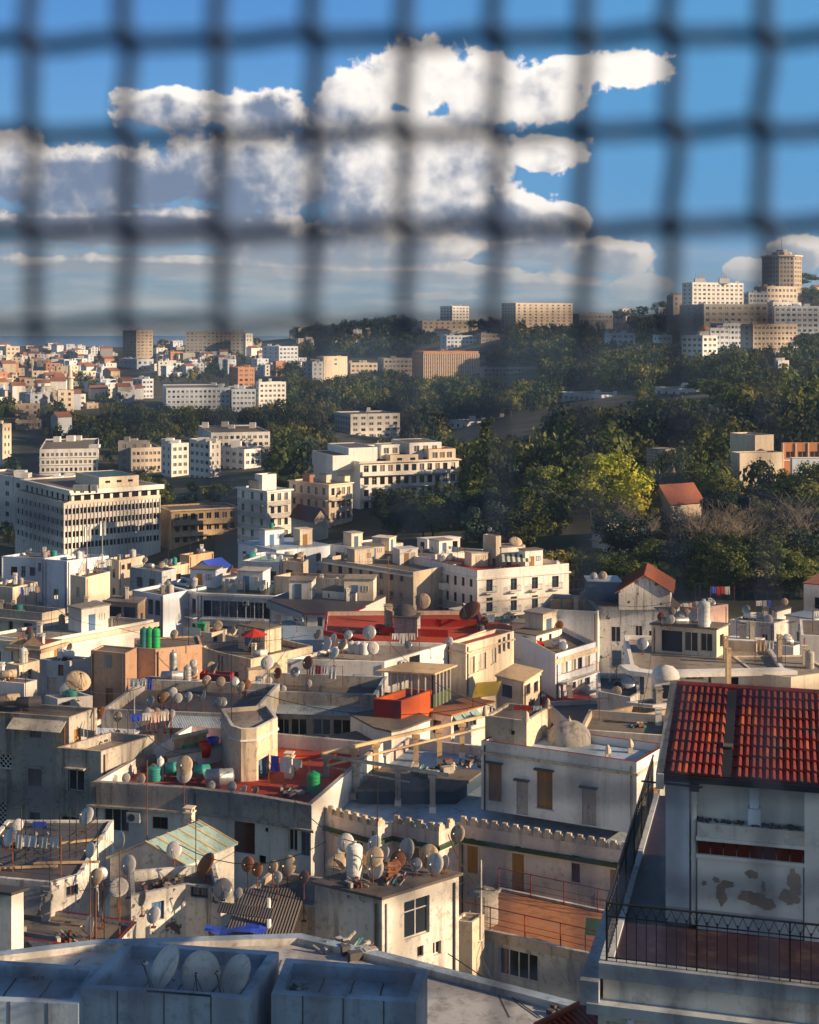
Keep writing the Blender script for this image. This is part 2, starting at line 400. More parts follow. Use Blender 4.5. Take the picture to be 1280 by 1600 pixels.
# ------------------------------------------------------------------ windows
WC = {}
def winmesh(style, w, h):
    """-> (object name, main mesh, optional pane mesh); origin at the lower left corner, x across, y inwards, z up"""
    w = round(w * 8) / 8 or .125; h = round(h * 8) / 8 or .125
    key = (style, w, h)
    if key in WC: return WC[key]
    fm = {'win': framew, 'wide': framew, 'blue': frameb, 'brown': framebr, 'far': framebr, 'bars': iron}.get(style, framew)
    mb = MB(); pane = None; name = 'window'
    if style in ('win', 'wide', 'blue', 'brown', 'curt', 'bars'):
        t = .05 if w < 1.6 else .06
        mb.box(0, w, 0, .05, 0, t, fm); mb.box(0, w, 0, .05, h - t, h, fm)
        mb.box(0, t, 0, .05, t, h - t, fm); mb.box(w - t, w, 0, .05, t, h - t, fm)
        n = max(2, round(w / (.55 if style != 'wide' else .9)))
        for i in range(1, n): x = w * i / n; mb.box(x - .03, x + .03, 0, .045, t, h - t, fm)
        if h > 1.7: mb.box(t, w - t, .005, .04, h * .68, h * .68 + .05, fm)
        if style == 'bars':
            for i in range(1, int(w / .14)): mb.bar((i * .14, -.06, .02), (i * .14, -.06, h - .02), .012, iron)
        pb = MB()
        pb.box(.01, w - .01, .03, .036, .01, h - .01, glass)
        if style == 'curt':
            pb.box(t, w * .30, .045, .055, t, h - t, curtain); pb.box(w * .62, w - t, .045, .055, t, h - t, curtain)
        pane = pb.mesh('pane')
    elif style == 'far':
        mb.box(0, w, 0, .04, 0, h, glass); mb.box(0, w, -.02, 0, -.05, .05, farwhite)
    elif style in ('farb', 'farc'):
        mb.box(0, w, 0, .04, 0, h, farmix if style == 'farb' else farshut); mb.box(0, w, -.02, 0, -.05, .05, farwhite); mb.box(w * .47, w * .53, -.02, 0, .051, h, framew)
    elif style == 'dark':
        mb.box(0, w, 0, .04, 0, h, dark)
    elif style in ('louv', 'louvw', 'louvb', 'louvg'):
        name = 'shutter'; m = {'louv': wood, 'louvw': woodw, 'louvb': frameb, 'louvg': woodd}[style]
        t = .07
        for a, b in ((0, w / 2 - .01), (w / 2 + .01, w)):
            mb.box(a, a + t, -.03, .02, 0, h, m); mb.box(b - t, b, -.03, .02, 0, h, m); mb.box(a + t, b - t, -.03, .02, 0, t, m); mb.box(a + t, b - t, -.03, .02, h - t, h, m)
            z = t + .02
            while z < h - t - .04:
                mb.face([(a + t, -.015, z), (b - t, -.015, z), (b - t, .015, z + .07), (a + t, .015, z + .07)], m); z += .075
            mb.box(a + t, b - t, .016, .02, t, h - t, m)
    elif style in ('door', 'doorb', 'doorw', 'doord'):
        name = 'door'; m = {'door': wood, 'doorb': bluedoor, 'doorw': woodw, 'doord': frameb}[style]
        n = max(1, round(w / 1.0)); t = .08
        for i in range(n):
            a, b = w * i / n + .01, w * (i + 1) / n - .01
            mb.box(a, b, 0, .04, 0, h, m)
            k = 3
            for j in range(k):
                mb.box(a + (b - a) * j / k + .02, a + (b - a) * (j + 1) / k - .02, -.018, 0, .1, h * .55, m)
                mb.box(a + (b - a) * j / k + .02, a + (b - a) * (j + 1) / k - .02, -.018, 0, h * .6, h - .1, m)
        pb = MB(); pb.box(w * .44, w * .47, -.06, -.02, h * .45, h * .52, iron); pane = pb.mesh('handle')
    elif style == 'roller':
        name = 'roller_shutter'; z = 0
        while z < h - .001:
            z2 = min(h, z + .1); mb.face([(0, 0, z), (w, 0, z), (w, -.03, (z + z2) / 2), (0, -.03, (z + z2) / 2)], woodd)
            mb.face([(0, -.03, (z + z2) / 2), (w, -.03, (z + z2) / 2), (w, 0, z2), (0, 0, z2)], woodd); z = z2
        mb.box(0, w, .001, .02, 0, h, woodd)
    elif style == 'lattice':
        name = 'lattice'; t = .035; s = .3
        mb.box(0, w, -.02, .06, 0, .06, white); mb.box(0, w, -.02, .06, h - .06, h, white); mb.box(0, .06, -.02, .06, .06, h - .06, white); mb.box(w - .06, w, -.02, .06, .06, h - .06, white)
        nx, nz = max(1, round(w / s)), max(1, round(h / s))
        for i in range(nx):
            for j in range(nz):
                x0, x1, z0, z1 = w*i/nx, w*(i+1)/nx, h*j/nz, h*(j+1)/nz
                mb.bar((x0, .02, z0), (x1, .02, z1), t, white); mb.bar((x0, .02, z1), (x1, .02, z0), t, white)
        mb.box(0, w, .12, .13, 0, h, dark)
    r = (name, mb.mesh(name), pane); WC[key] = r; return r
SILL = {}
def sillmesh(w, m, d=.12, t=.07):
    k = (round(w, 1), m.name, d, t)
    if k not in SILL:
        mb = MB(); mb.box(-.1, w + .1, -d, .03, 0, t, m); SILL[k] = mb.mesh('sill')
    return SILL[k]

# ------------------------------------------------------------------ buildings
PLACES = {}
def inset(poly, d):
    n = len(poly); out = []
    for i in range(n):
        a, b, c = Vector(poly[i - 1]), Vector(poly[i]), Vector(poly[(i + 1) % n])
        e1 = (b - a).normalized(); e2 = (c - b).normalized()
        n1 = Vector((-e1.y, e1.x)); n2 = Vector((-e2.y, e2.x)); q = n1 + n2
        if q.length < 1e-4: q = n1
        q.normalize(); k = d / max(.35, q.dot(n1)); out.append((b.x + q.x * k, b.y + q.y * k))
    return out
class Bld:
    def __init__(s, name, label, cat, foot, ztop, h, wall, roof=None, par=.5, short=None, group=None, nvis=None, thick=.2, detail=1, coping=None):
        s.foot = [tuple(p) for p in foot]; s.o = s.foot[0]; s.ztop = ztop; s.h = h; s.wall = wall; s.roofm = roof or deck; s.par = par
        s.nvis = nvis or len(foot) - 1; s.ops = {}; s.thick = thick; s.detail = detail; s.extra = []; s.coping = coping
        s.root = link(name, None, None, (s.o[0], s.o[1], ztop - h)); tag(s.root, label, cat, group)
        s.place = short or label; s.zroof = ztop - par if par > 0 else ztop
    def loc(s, p): return (p[0] - s.o[0], p[1] - s.o[1])
    def fr(s, i):
        a = s.foot[i]; b = s.foot[(i + 1) % len(s.foot)]; d = Vector((b[0] - a[0], b[1] - a[1])); l = d.length; d.normalize()
        return a, d, l
    def u(s, i, px):
        a, d, l = s.fr(i); u = (px - CX) / F
        den = d.x - u * d.y
        return (u * a[1] - a[0]) / den
    def zat(s, i, uu, py):
        a, d, l = s.fr(i); Y = a[1] + d.y * uu
        return CZ - (py - CY) / F * Y
    def w(s, i, x0, x1, y0, y1, style='win', sill=None, hood=None, sub=True):
        """an opening given by its picture rectangle on face i"""
        u0, u1 = s.u(i, x0), s.u(i, x1); um = (u0 + u1) / 2
        zt, zb = s.zat(i, um, y0), s.zat(i, um, y1)
        s.open(i, u0, u1, zb, zt, style, sill, hood, sub)
    def open(s, i, u0, u1, zb, zt, style='win', sill=None, hood=None, sub=True):
        a, d, l = s.fr(i); u0 = max(u0, .06); u1 = min(u1, l - .06)
        zb = max(zb, s.ztop - s.h + .05); zt = min(zt, s.ztop - .05)
        if u1 - u0 < .1 or zt - zb < .1: return
        nm, me, pane = winmesh(style, u1 - u0, zt - zb)
        W_, H_ = max(round((u1 - u0) * 8) / 8, .125), max(round((zt - zb) * 8) / 8, .125)
        uc = (u0 + u1) / 2; u0, u1 = uc - W_ / 2, uc + W_ / 2; zt = zb + H_
        if u0 < .03 or u1 > l - .03 or zt > s.ztop - .03: return
        for (p0, p1, q0, q1) in s.ops.get(i, []):
            if u0 < p1 + .02 and u1 > p0 - .02 and zb < q1 + .02 and zt > q0 - .02: return
        s.ops.setdefault(i, []).append((u0, u1, zb, zt))
        rz = math.atan2(d.y, d.x); dep = .14
        p = s.loc((a[0] + d.x * u0 - d.y * dep, a[1] + d.y * u0 + d.x * dep))
        o = link(nm, me, s.root, (p[0], p[1], zb - (s.ztop - s.h)), rz)
        if pane and sub: link(pane.name.split('.')[0], pane, o)
        q = Vector((dep, 0))
        if sill: link('sill', sillmesh(W_, sill), o, (0, -dep, -.07))
        if hood: link('lintel', sillmesh(W_, hood, .3, .09), o, (0, -dep, H_ + .02))
        return o
    def row(s, i, n, ztop, w, h, style='win', m0=.8, m1=None, sill=None, sub=False, jit=0, skip=0, hood=None):
        a, d, l = s.fr(i); m1 = m0 if m1 is None else m1
        for k in range(n):
            if skip and rnd.random() < skip: continue
            c = m0 + (l - m0 - m1) * ((k + .5) / n)
            zt = s.ztop - ztop
            st = style if isinstance(style, str) else rnd.choice(style)
            if st == 'far': st = rnd.choice(['far', 'farb', 'farc', 'farb'])
            s.open(i, c - w / 2, c + w / 2, zt - h, zt, st, sill, hood, sub)
    def rows(s, i, nr, n, first, step, w, h, style='win', **k):
        for r in range(nr): s.row(i, n, first + r * step, w, h, style, **k)
    def ring(s, name, drop, t, out, m, faces=None):
        """a projecting band round the walls"""
        poly = inset(s.foot, -out); inn = inset(s.foot, -.004); mb = MB(); n = len(poly); z1 = s.h - drop; z0 = z1 - t
        for i in range(n):
            if faces is not None and i not in faces: continue
            a, b = s.loc(poly[i]), s.loc(poly[(i + 1) % n]); c, e = s.loc(inn[(i + 1) % n]), s.loc(inn[i])
            mb.face([(*a, z0), (*b, z0), (*b, z1), (*a, z1)], m); mb.face([(*a, z1), (*b, z1), (*c, z1 + .01), (*e, z1 + .01)], m); mb.face([(*e, z0), (*c, z0), (*b, z0), (*a, z0)], m)
            if faces is not None:
                mb.face([(*e, z0), (*a, z0), (*a, z1), (*e, z1)], m); mb.face([(*b, z0), (*c, z0), (*c, z1), (*b, z1)], m)
        mb.obj(name, s.root)
    def balcony(s, i, u0, u1, z, dep=.8, rail='iron', rm=None, slabm=None, hr=.95):
        a, d, l = s.fr(i); rz = math.atan2(d.y, d.x); p = s.loc((a[0] + d.x * u0, a[1] + d.y * u0)); w = u1 - u0
        mb = MB(); mb.box(0, w, -dep, -.004, -.14, 0, slabm or s.wall); 
        o = mb.obj('balcony', s.root, (p[0], p[1], z - (s.ztop - s.h)), rz)
        rb = MB(); rm = rm or iron
        if rail == 'iron':
            rb.bar((0, -dep, hr), (w, -dep, hr), .022, rm); rb.bar((0, -dep, .08), (w, -dep, .08), .015, rm)
            for x in (0, w): rb.bar((x, -dep, hr), (x, -.01, hr), .02, rm); rb.bar((x, -dep, .08), (x, -.01, .08), .015, rm)
            n = max(2, int(w / .16))
            for k in range(n + 1): rb.bar((w * k / n, -dep, 0), (w * k / n, -dep, hr), .010, rm)
            for k in range(1, 5):
                for x in (0, w): rb.bar((x, -dep * k / 5, 0), (x, -dep * k / 5, hr), .010, rm)
        else:
            m = rm if rail == 'panel' else s.wall
            rb.box(0, w, -dep, -dep + .08, .003, hr, m); rb.box(0, .08, -dep + .081, -.005, .003, hr, m); rb.box(w - .08, w, -dep + .081, -.005, .003, hr, m)
        rb.obj('railing', o)
    def bpx(s, i, x0, x1, py, **k): 
        u0, u1 = s.u(i, x0), s.u(i, x1); s.balcony(i, u0, u1, s.zat(i, (u0 + u1) / 2, py), **k)
    def on(s, px, py, dz=0):
        z = s.zroof + dz; Y = (CZ - z) * F / (py - CY); return Vector(((px - CX) / F * Y, Y, z))
    def rnd_on(s, m=.8):
        xs = [p[0] for p in s.foot]; ys = [p[1] for p in s.foot]; inn = inset(s.foot, m)
        for _ in range(40):
            x, y = rnd.uniform(min(xs), max(xs)), rnd.uniform(min(ys), max(ys))
            c = False; n = len(inn); j = n - 1
            for i in range(n):
                (xi, yi), (xj, yj) = inn[i], inn[j]
                if (yi > y) != (yj > y) and x < (xj - xi) * (y - yi) / (yj - yi) + xi: c = not c
                j = i
            if c: return Vector((x, y, s.zroof))
        return Vector((sum(xs) / len(xs), sum(ys) / len(ys), s.zroof))
    def done(s):
        mb = MB(); n = len(s.foot); z0, h = 0, s.h; base = s.ztop - s.h
        hp = s.par > .01; fl = h - s.par if hp else h
        inn = inset(s.foot, s.thick)
        for i in range(n):
            a, d, l = s.fr(i); la = s.loc(a); ops = s.ops.get(i, [])
            us = sorted({0.0, l, *[x for o in ops for x in o[:2]]}); zs = sorted({0.0, h, *[x - base for o in ops for x in o[2:]]})
            def P3(u, z, y=0): return (la[0] + d.x * u - d.y * y, la[1] + d.y * u + d.x * y, z)
            for p in range(len(us) - 1):
                run = None
                for q in range(len(zs) - 1):
                    uc, zc = (us[p] + us[p+1]) / 2, (zs[q] + zs[q+1]) / 2 + base
                    hole = any(o[0] < uc < o[1] and o[2] < zc < o[3] for o in ops)
                    if hole:
                        if run is not None: mb.face([P3(us[p], run), P3(us[p+1], run), P3(us[p+1], zs[q]), P3(us[p], zs[q])], s.wall); run = None
                    elif run is None: run = zs[q]
                if run is not None: mb.face([P3(us[p], run), P3(us[p+1], run), P3(us[p+1], zs[-1]), P3(us[p], zs[-1])], s.wall)
            for (u0, u1, b0, b1) in ops:
                b0 -= base; b1 -= base; y = .2
                mb.face([P3(u0, b0), P3(u0, b0, y), P3(u0, b1, y), P3(u0, b1)], s.wall); mb.face([P3(u1, b0, y), P3(u1, b0), P3(u1, b1), P3(u1, b1, y)], s.wall)
                mb.face([P3(u0, b1), P3(u0, b1, y), P3(u1, b1, y), P3(u1, b1)], s.wall); mb.face([P3(u0, b0, y), P3(u0, b0), P3(u1, b0), P3(u1, b0, y)], s.wall)
            if hp:
                b = s.foot[(i + 1) % n]; ia, ib = s.loc(inn[i]), s.loc(inn[(i + 1) % n]); lb = s.loc(b)
                cm = s.coping or s.wall
                mb.face([(*la, h), (*lb, h), (*ib, h), (*ia, h)], cm); mb.face([(*ib, fl), (*ia, fl), (*ia, h), (*ib, h)], s.wall)
        mb.obj('wall', s.root)
        if s.o[1] < 235 and s.h > 3:
            for i in range(s.nvis):
                a, d, l = s.fr(i)
                if l < 3.5: continue
                for u in ([.25, l - .3] if rnd.random() < .4 else [rnd.choice([.25, l - .3])]):
                    if any(o[0] - .15 < u < o[1] + .15 for o in s.ops.get(i, [])): continue
                    la = s.loc(a); p = (la[0] + d.x * u + d.y * .06, la[1] + d.y * u - d.x * .06); pb = MB(); m = rnd.choice([white, rust, tindark, iron]); pb.bar((p[0], p[1], 0), (p[0], p[1], h - .25), .045, m, 6); pb.obj('downpipe', s.root)
        rb = MB(); poly = [s.loc(p) for p in (inset(s.foot, s.thick - .01) if hp else s.foot)]
        if hp: rb.face([(x, y, fl) for x, y in poly], s.roofm)
        else:
            out = [s.loc(p) for p in inset(s.foot, -.12)]; rb.prism(out, h + .003, h + .13, s.roofm); s.zroof += .13
        rb.obj('roof', s.root)
        return s

def gabled(name, label, cat, fl, fr_, br, bl, zeave, rise, h, wall, roofm, over=.25, short=None, ridge='fb', ribs=0, ribm=None):
    """house with a pitched roof; corners front left, front right, back right, back left. ridge runs front-back or left-right"""
    o = link(name, None, None, (fl[0], fl[1], zeave - h)); tag(o, label, cat)
    l = lambda p: (p[0] - fl[0], p[1] - fl[1])
    A, B, C, D = [l(p) for p in (fl, fr_, br, bl)]
    if ridge == 'lr': A, B, C, D = B, C, D, A
    m1 = ((A[0]+B[0])/2, (A[1]+B[1])/2); m2 = ((C[0]+D[0])/2, (C[1]+D[1])/2); H = h + rise
    mb = MB()
    mb.face([(*A,0),(*B,0),(*B,h),(*m1,H),(*A,h)], wall); mb.face([(*C,0),(*D,0),(*D,h),(*m2,H),(*C,h)], wall)
    mb.face([(*B,0),(*C,0),(*C,h),(*B,h)], wall); mb.face([(*D,0),(*A,0),(*A,h),(*D,h)], wall); mb.obj('wall', o)
    rb = MB(); V = Vector
    dr = (V(m2) - V(m1)).normalized() * over; t = .07
    e1 = (V(B) - V(m1)); e1n = e1.normalized() * over; sl = rise / e1.length * over
    for P0, P1, sgn in ((B, C, 1), (A, D, -1)):
        q0 = V(P0) + e1n * sgn - dr; q1 = V(P1) + e1n * sgn + dr; r0 = V(m1) - dr; r1 = V(m2) + dr
        lo = [(q0.x, q0.y, h - sl + .01), (q1.x, q1.y, h - sl + .01), (r1.x, r1.y, H + .01), (r0.x, r0.y, H + .01)]
        if sgn < 0: lo = lo[::-1]
        up = [(x, y, z + t) for x, y, z in lo]
        rb.face(up, roofm); rb.face(lo[::-1], roofm)
        for j in range(4): rb.face([lo[j], lo[(j+1)%4], up[(j+1)%4], up[j]], roofm)
        if ribs:
            a0, a1, b1, b0 = V(up[0]), V(up[1]), V(up[2]), V(up[3])
            if sgn < 0: a0, a1, b1, b0 = V(up[3]), V(up[2]), V(up[1]), V(up[0])
            for k in range(ribs + 1):
                f = k / ribs; rb.bar(a0.lerp(a1, f) + V((0,0,.02)), b0.lerp(b1, f) + V((0,0,.02)), .045, ribm or roofm, 5)
    rb.obj('roof', o)
    return o

# ------------------------------------------------------------------ things that stand on roofs
def cap_mesh(m, r=.5, depth=.09, asp=1.08, n=20, back=galv):
    mb = MB(); prof = [0.001, .25, .5, .75, 1.0]
    k = len(mb.v)
    for q in prof:
        for j in range(n):
            t = 2*math.pi*j/n; mb.v.append((r*q*math.cos(t), depth*(q*q-1), r*q*asp*math.sin(t)))
    for a in range(4):
        for j in range(n): mb.f.append((k+a*n+j, k+a*n+(j+1)%n, k+(a+1)*n+(j+1)%n, k+(a+1)*n+j)); mb.m.append(mb.mi(m))
    k2 = len(mb.v)
    for q in prof:
        for j in range(n):
            t = 2*math.pi*j/n; mb.v.append((r*q*math.cos(t)*1.01, depth*(q*q-1)+.015, r*q*asp*math.sin(t)*1.01))
    for a in range(4):
        for j in range(n): mb.f.append((k2+(a+1)*n+j, k2+(a+1)*n+(j+1)%n, k2+a*n+(j+1)%n, k2+a*n+j)); mb.m.append(mb.mi(back))
    for j in range(n): mb.f.append((k+4*n+j, k+4*n+(j+1)%n, k2+4*n+(j+1)%n, k2+4*n+j)); mb.m.append(mb.mi(back))
    return mb.mesh('reflector', True)
# local frame of a dish head: it looks along -y; depth curves towards +y
DM = {c: cap_mesh(m, back=b) for c, m, b in (('white', dishw, dishc), ('cream', dishc, dishc), ('rusty', dishr, dishr), ('grey', galv, galv))}
def armmesh():
    mb = MB(); mb.bar((0, -.06, -.5), (0, -.52, -.12), .014, iron); mb.bar((.12, -.08, -.44), (0, -.5, -.12), .008, iron); mb.bar((-.12, -.08, -.44), (0, -.5, -.12), .008, iron); return mb.mesh('arm')
def lnbmesh():
    mb = MB(); mb.bar((0, -.56, -.1), (0, -.44, -.06), .032, dishw, 8, .045); mb.bar((0, -.54, -.14), (0, -.54, -.04), .03, iron, 6); return mb.mesh('receiver')
def brmesh():
    mb = MB(); mb.box(-.09, .09, -.06, .04, -.12, .12, iron); mb.bar((0, .0, -.1), (0, .16, -.2), .025, iron); return mb.mesh('bracket')
ARM, LNB, BRK = armmesh(), lnbmesh(), brmesh()
MAST = {}
def mastmesh(h):
    h = round(h * 4) / 4 or .25
    if h not in MAST:
        mb = MB(); mb.bar((0, 0, 0), (0, 0, h), .028, rust, 6); mb.box(-.12, .12, -.12, .12, 0, .02, rust)
        mb.bar((.22, .1, 0), (0, 0, min(h * .6, .6)), .012, rust); mb.bar((-.22, .1, 0), (0, 0, min(h * .6, .6)), .012, rust); MAST[h] = mb.mesh('mast')
    return MAST[h], h
def dish(pos, dia=.9, az=200, el=35, col='white', mh=.5, place='', arm=True, desc=None):
    """az: compass angle the dish looks to (180 = towards the camera)"""
    me, mh = mastmesh(mh)
    o = link('satellite_dish', None, None, pos); link('mast', me, o)
    # looks along -y at az 180
    e = Matrix.Rotation(R(180 - az), 4, 'Z') @ Matrix.Rotation(R(el), 4, 'X').inverted()
    hd = bpy.data.objects.new('reflector', DM[col]); COL.objects.link(hd); hd.parent = o
    hd.matrix_local = Matrix.Translation((0, 0, mh + dia * .08)) @ e @ Matrix.Scale(dia, 4)
    link('bracket', BRK, hd)
    if arm: link('arm', ARM, hd); link('receiver', LNB, hd)
    d = desc or {'white': 'white satellite dish', 'cream': 'cream satellite dish', 'rusty': 'rusty satellite dish', 'grey': 'dark grey satellite dish'}[col]
    if dia > 1.3: d = 'large ' + d
    reg(o, d, place, 'satellite dish', 'rooftop satellite dishes'); return o
def dish_px(b, px, py, dpx, az=None, el=None, col=None, mh=None, **k):
    """py: picture height of the dish centre; it stands on the roof of b under it"""
    mh = .5 if mh is None else mh
    q = None; z = b.zroof
    # depth where the head, mh above the roof, meets the sight line
    Y = (CZ - (z + mh)) * F / (py - CY)
    dia = min(max(dpx / F * Y, .45), 2.6)
    pos = ((px - CX) / F * Y, Y, z)
    return dish(pos, dia, az if az is not None else rnd.gauss(200, 22), el if el is not None else rnd.uniform(20, 45),
                col or rnd.choice(['white', 'white', 'white', 'cream', 'cream', 'rusty', 'grey']), mh, b.place, **k)
PROTO = {}
def proto(key, fn):
    if key not in PROTO: PROTO[key] = fn()
    return PROTO[key]
def put(name, key, fns, pos, desc, place, cat, rz=0, sc=1, group=None):
    """thing with named parts whose meshes are shared"""
    parts = proto(key, lambda: [(n, f()) for n, f in fns])
    if len(parts) == 1: o = link(name, parts[0][1], None, pos, rz)
    else:
        o = link(name, None, None, pos, rz)
        for n, me in parts: link(n, me, o)
    o.scale = (sc, sc, sc); return reg(o, desc, place, cat, group)
def m_tank(r, h, m, ribs=5, cap=True):
    def f():
        mb = MB(); pr = [(0.001, 0), (r, 0)]
        for i in range(ribs):
            z = h * (i + .2) / ribs; pr += [(r, z), (r * 1.02, z + h * .03), (r * 1.02, z + h / ribs * .5), (r, z + h / ribs * .5 + h * .03)]
        pr += [(r, h), (r * .8, h * 1.07), (r * .3, h * 1.12), (0.001, h * 1.12)]
        mb.lathe(pr, m, 26); return mb.mesh('body', False)
    return f
def m_lid(r, h, m):
    def f(): mb = MB(); mb.lathe([(r * .28, h * 1.1), (r * .3, h * 1.18), (.001, h * 1.2)], m, 12); return mb.mesh('lid')
    return f
def upright_tank(pos, r, h, col, place, desc=None):
    m = {'green': plasticg, 'teal': plastict, 'white': plasticw, 'galvanised': galv, 'blue': plasticb, 'dark': tindark, 'grey': concrete}[col]
    return put('water_tank', ('ut', round(r, 2), round(h, 2), col), [('body', m_tank(r, h, m)), ('lid', m_lid(r, h, m)), ('pipe', lambda: tube([(r * 1.02, 0, 0), (r * 1.02, 0, h * .8), (r * .8, 0, h * .8)], .02, galv, 'pipe'))],
               pos, desc or f'{col} upright water tank', place, 'water tank', rnd.uniform(0, 6), group='rooftop water tanks')
def tube(pts, r, m, name='tube'):
    mb = MB()
    for a, b in zip(pts, pts[1:]): mb.bar(a, b, r, m, 5)
    return mb.mesh(name)
def lying_tank(pos, r, l, col, place, rz=0, desc=None):
    m = {'galvanised': galv, 'teal': plastict, 'white': plasticw, 'rusty': rust, 'cream': dishc, 'dark': tindark}[col]
    def body():
        mb = MB(); z = r + .25
        mb.lathe([(0.001, -l/2 - r*.25), (r * .7, -l/2 - r*.15), (r, -l/2), (r, -.06), (r*1.02, -.05), (r*1.02, .05), (r, .06), (r, l/2), (r * .7, l/2 + r*.15), (0.001, l/2 + r*.25)], m, 16, (0, 0, z), 'x'); return mb.mesh('body', True)
    def cradle():
        mb = MB()
        for x in (-l * .32, l * .32):
            mb.bar((x, -r * .8, 0), (x, -r * .6, r * .9), .03, rust); mb.bar((x, r * .8, 0), (x, r * .6, r * .9), .03, rust); mb.bar((x, -r * .7, .22), (x, r * .7, .22), .03, rust)
        return mb.mesh('cradle')
    return put('water_tank', ('lt', round(r, 2), round(l, 2), col), [('body', body), ('cradle', cradle)], pos, desc or f'{col} lying cylinder water tank', place, 'water tank', rz, group='rooftop water tanks')
def chimney(pos, w, h, m, place, desc='plastered chimney'):
    def body(): mb = MB(); mb.box(-w/2, w/2, -w/2, w/2, 0, h, m); return mb.mesh('stack')
    def capm():
        mb = MB(); mb.box(-w*.62, w*.62, -w*.62, w*.62, h + .002, h + .08, m)
        for x in (-w*.4, w*.4):
            for y in (-w*.4, w*.4): mb.box(x - .04, x + .04, y - .04, y + .04, h + .083, h + .25, m)
        mb.box(-w*.6, w*.6, -w*.6, w*.6, h + .253, h + .31, m); return mb.mesh('cap')
    return put('chimney', ('ch', w, h, m.name), [('stack', body), ('cap', capm)], pos, desc, place, 'chimney', rnd.uniform(-.3, .3), group='rooftop chimneys')
def aerial(pos, h, place, kind=0):
    def mast(): mb = MB(); mb.bar((0,0,0), (0,0,h), .022, iron, 5); return mb.mesh('mast')
    def ant():
        mb = MB(); mb.bar((-.7, 0, h), (.7, 0, h), .014, iron)
        for i in range(9 if kind == 0 else 5): x = -.65 + 1.3 * i / (8 if kind == 0 else 4); q = .42 - .02 * i; mb.bar((x, -q, h), (x, q, h), .009, iron)
        return mb.mesh('antenna')
    return put('television_aerial', ('ae', h, kind), [('mast', mast), ('antenna', ant)], pos, 'thin television aerial', place, 'aerial', rnd.uniform(0, 3), group='television aerials')
def pole(pos, h, place, m=None, r=.035, desc='bare thin pole'):
    def f(): mb = MB(); mb.bar((0,0,0), (0,0,h), r, m or rust, 6, r * .7); mb.box(-r*3, r*3, -r*3, r*3, 0, .03, m or rust); return mb.mesh('pole')
    return put('pole', ('po', h, r, (m or rust).name), [('pole', f)], pos, desc, place, 'pole')
def acunit(pos, place, rz=0):
    def case(): mb = MB(); mb.box(-.42, .42, -.3, 0, 0, .6, plasticw); return mb.mesh('casing')
    def fan():
        mb = MB(); mb.lathe([(.23, -.305), (.2, -.315), (.001, -.312)], iron, 14, (-.1, 0, .3), 'y'); 
        return mb.mesh('fan_grille')
    def feet(): mb = MB(); mb.box(-.36, -.3, -.32, 0, -.05, -.003, iron); mb.box(.3, .36, -.32, 0, -.05, -.003, iron); return mb.mesh('bracket')
    return put('air_conditioner', 'ac', [('casing', case), ('fan_grille', fan), ('bracket', feet)], pos, 'white air conditioner unit', place, 'air conditioner', rz, group='air conditioners')
def ac_on(b, i, px, py):
    u = b.u(i, px); z = b.zat(i, u, py); a, d, l = b.fr(i)
    acunit((a[0] + d.x * u + d.y * .012, a[1] + d.y * u - d.x * .012, z), 'on the wall of ' + b.place, math.atan2(d.y, d.x))
def junk(pos, place, s=1.0):
    def mk():
        mb = MB(); r = random.Random(len(PROTO))
        for i in range(16):
            a, q = r.uniform(0, 6.3), r.uniform(0, .7); x, y = math.cos(a) * q, math.sin(a) * q; w = r.uniform(.05, .25); hh = r.uniform(.05, .3)
            m = r.choice([tindark, concrete, rust, woodw, tindark, plastict, woodd])
            z = .22 * (1 - q) * r.random()
            if r.random() < .5: mb.box(x - w, x + w, y - w * .6, y + w * .6, z, z + hh, m)
            else: mb.bar((x - w, y, z + .03), (x + w, y + w, z + hh), r.uniform(.02, .07), m, 6)
        return mb.mesh('scrap')
    k = rnd.randint(0, 3)
    parts = proto(('junk', k), lambda: [('scrap', mk())])
    o = link('scrap_heap', parts[0][1], None, pos, rnd.uniform(0, 6)); o.scale = (s, s, s)
    return reg(o, 'heap of scrap and planks', place, 'scrap heap', 'scrap heaps')
def cabins(b, n):
    my = sum(p[1] for p in b.foot) / len(b.foot); placed = []
    for _ in range(n):
        for _t in range(12):
            p = b.rnd_on(2.2)
            if p.y > my - 1 and all((p.xy - q.xy).length > 4.5 for q in placed): break
        else: continue
        placed.append(p); w, d, h = rnd.uniform(1.2, 2.0), rnd.uniform(1.1, 1.8), rnd.uniform(2.1, 3.0); a, dv, l = b.fr(0 if b.nvis == 1 else 1); rz = math.atan2(dv.y, dv.x) if b.nvis > 1 else rnd.uniform(.2, .7)
        m = rnd.choice([b.wall, b.wall, cream, white, creamd]); mb = MB(); mb.box(-w, w, -d, d, 0, h, m)
        o = mb.obj('roof_cabin', b.root, (p.x - b.o[0], p.y - b.o[1], p.z - (b.ztop - b.h) + .002), rz)
        mb = MB(); mb.box(-w - .12, w + .12, -d - .12, d + .12, h + .003, h + .14, rnd.choice([deck, decklit, concrete, m])); mb.obj('slab', o)
        nm, me, pn = winmesh(rnd.choice(['doorb', 'doorw', 'door', 'doord']), .85, 1.9); link(nm, me, o, (-w * .5, -d - .045, .02))
        if w > 1.5: nm, me, pn = winmesh(rnd.choice(['blue', 'brown', 'win']), .75, .75); link(nm, me, o, (w * .25, -d - .055, 1.1))
        if rnd.random() < .5: upright_tank(p + Vector((0, 0, h + .142)), .4, .9, rnd.choice(['white', 'galvanised', 'teal', 'grey']), b.place, None) if rnd.random() < .5 else None
def area(b):
    f = b.foot; return abs(sum(f[i-1][0] * f[i][1] - f[i][0] * f[i-1][1] for i in range(len(f)))) / 2
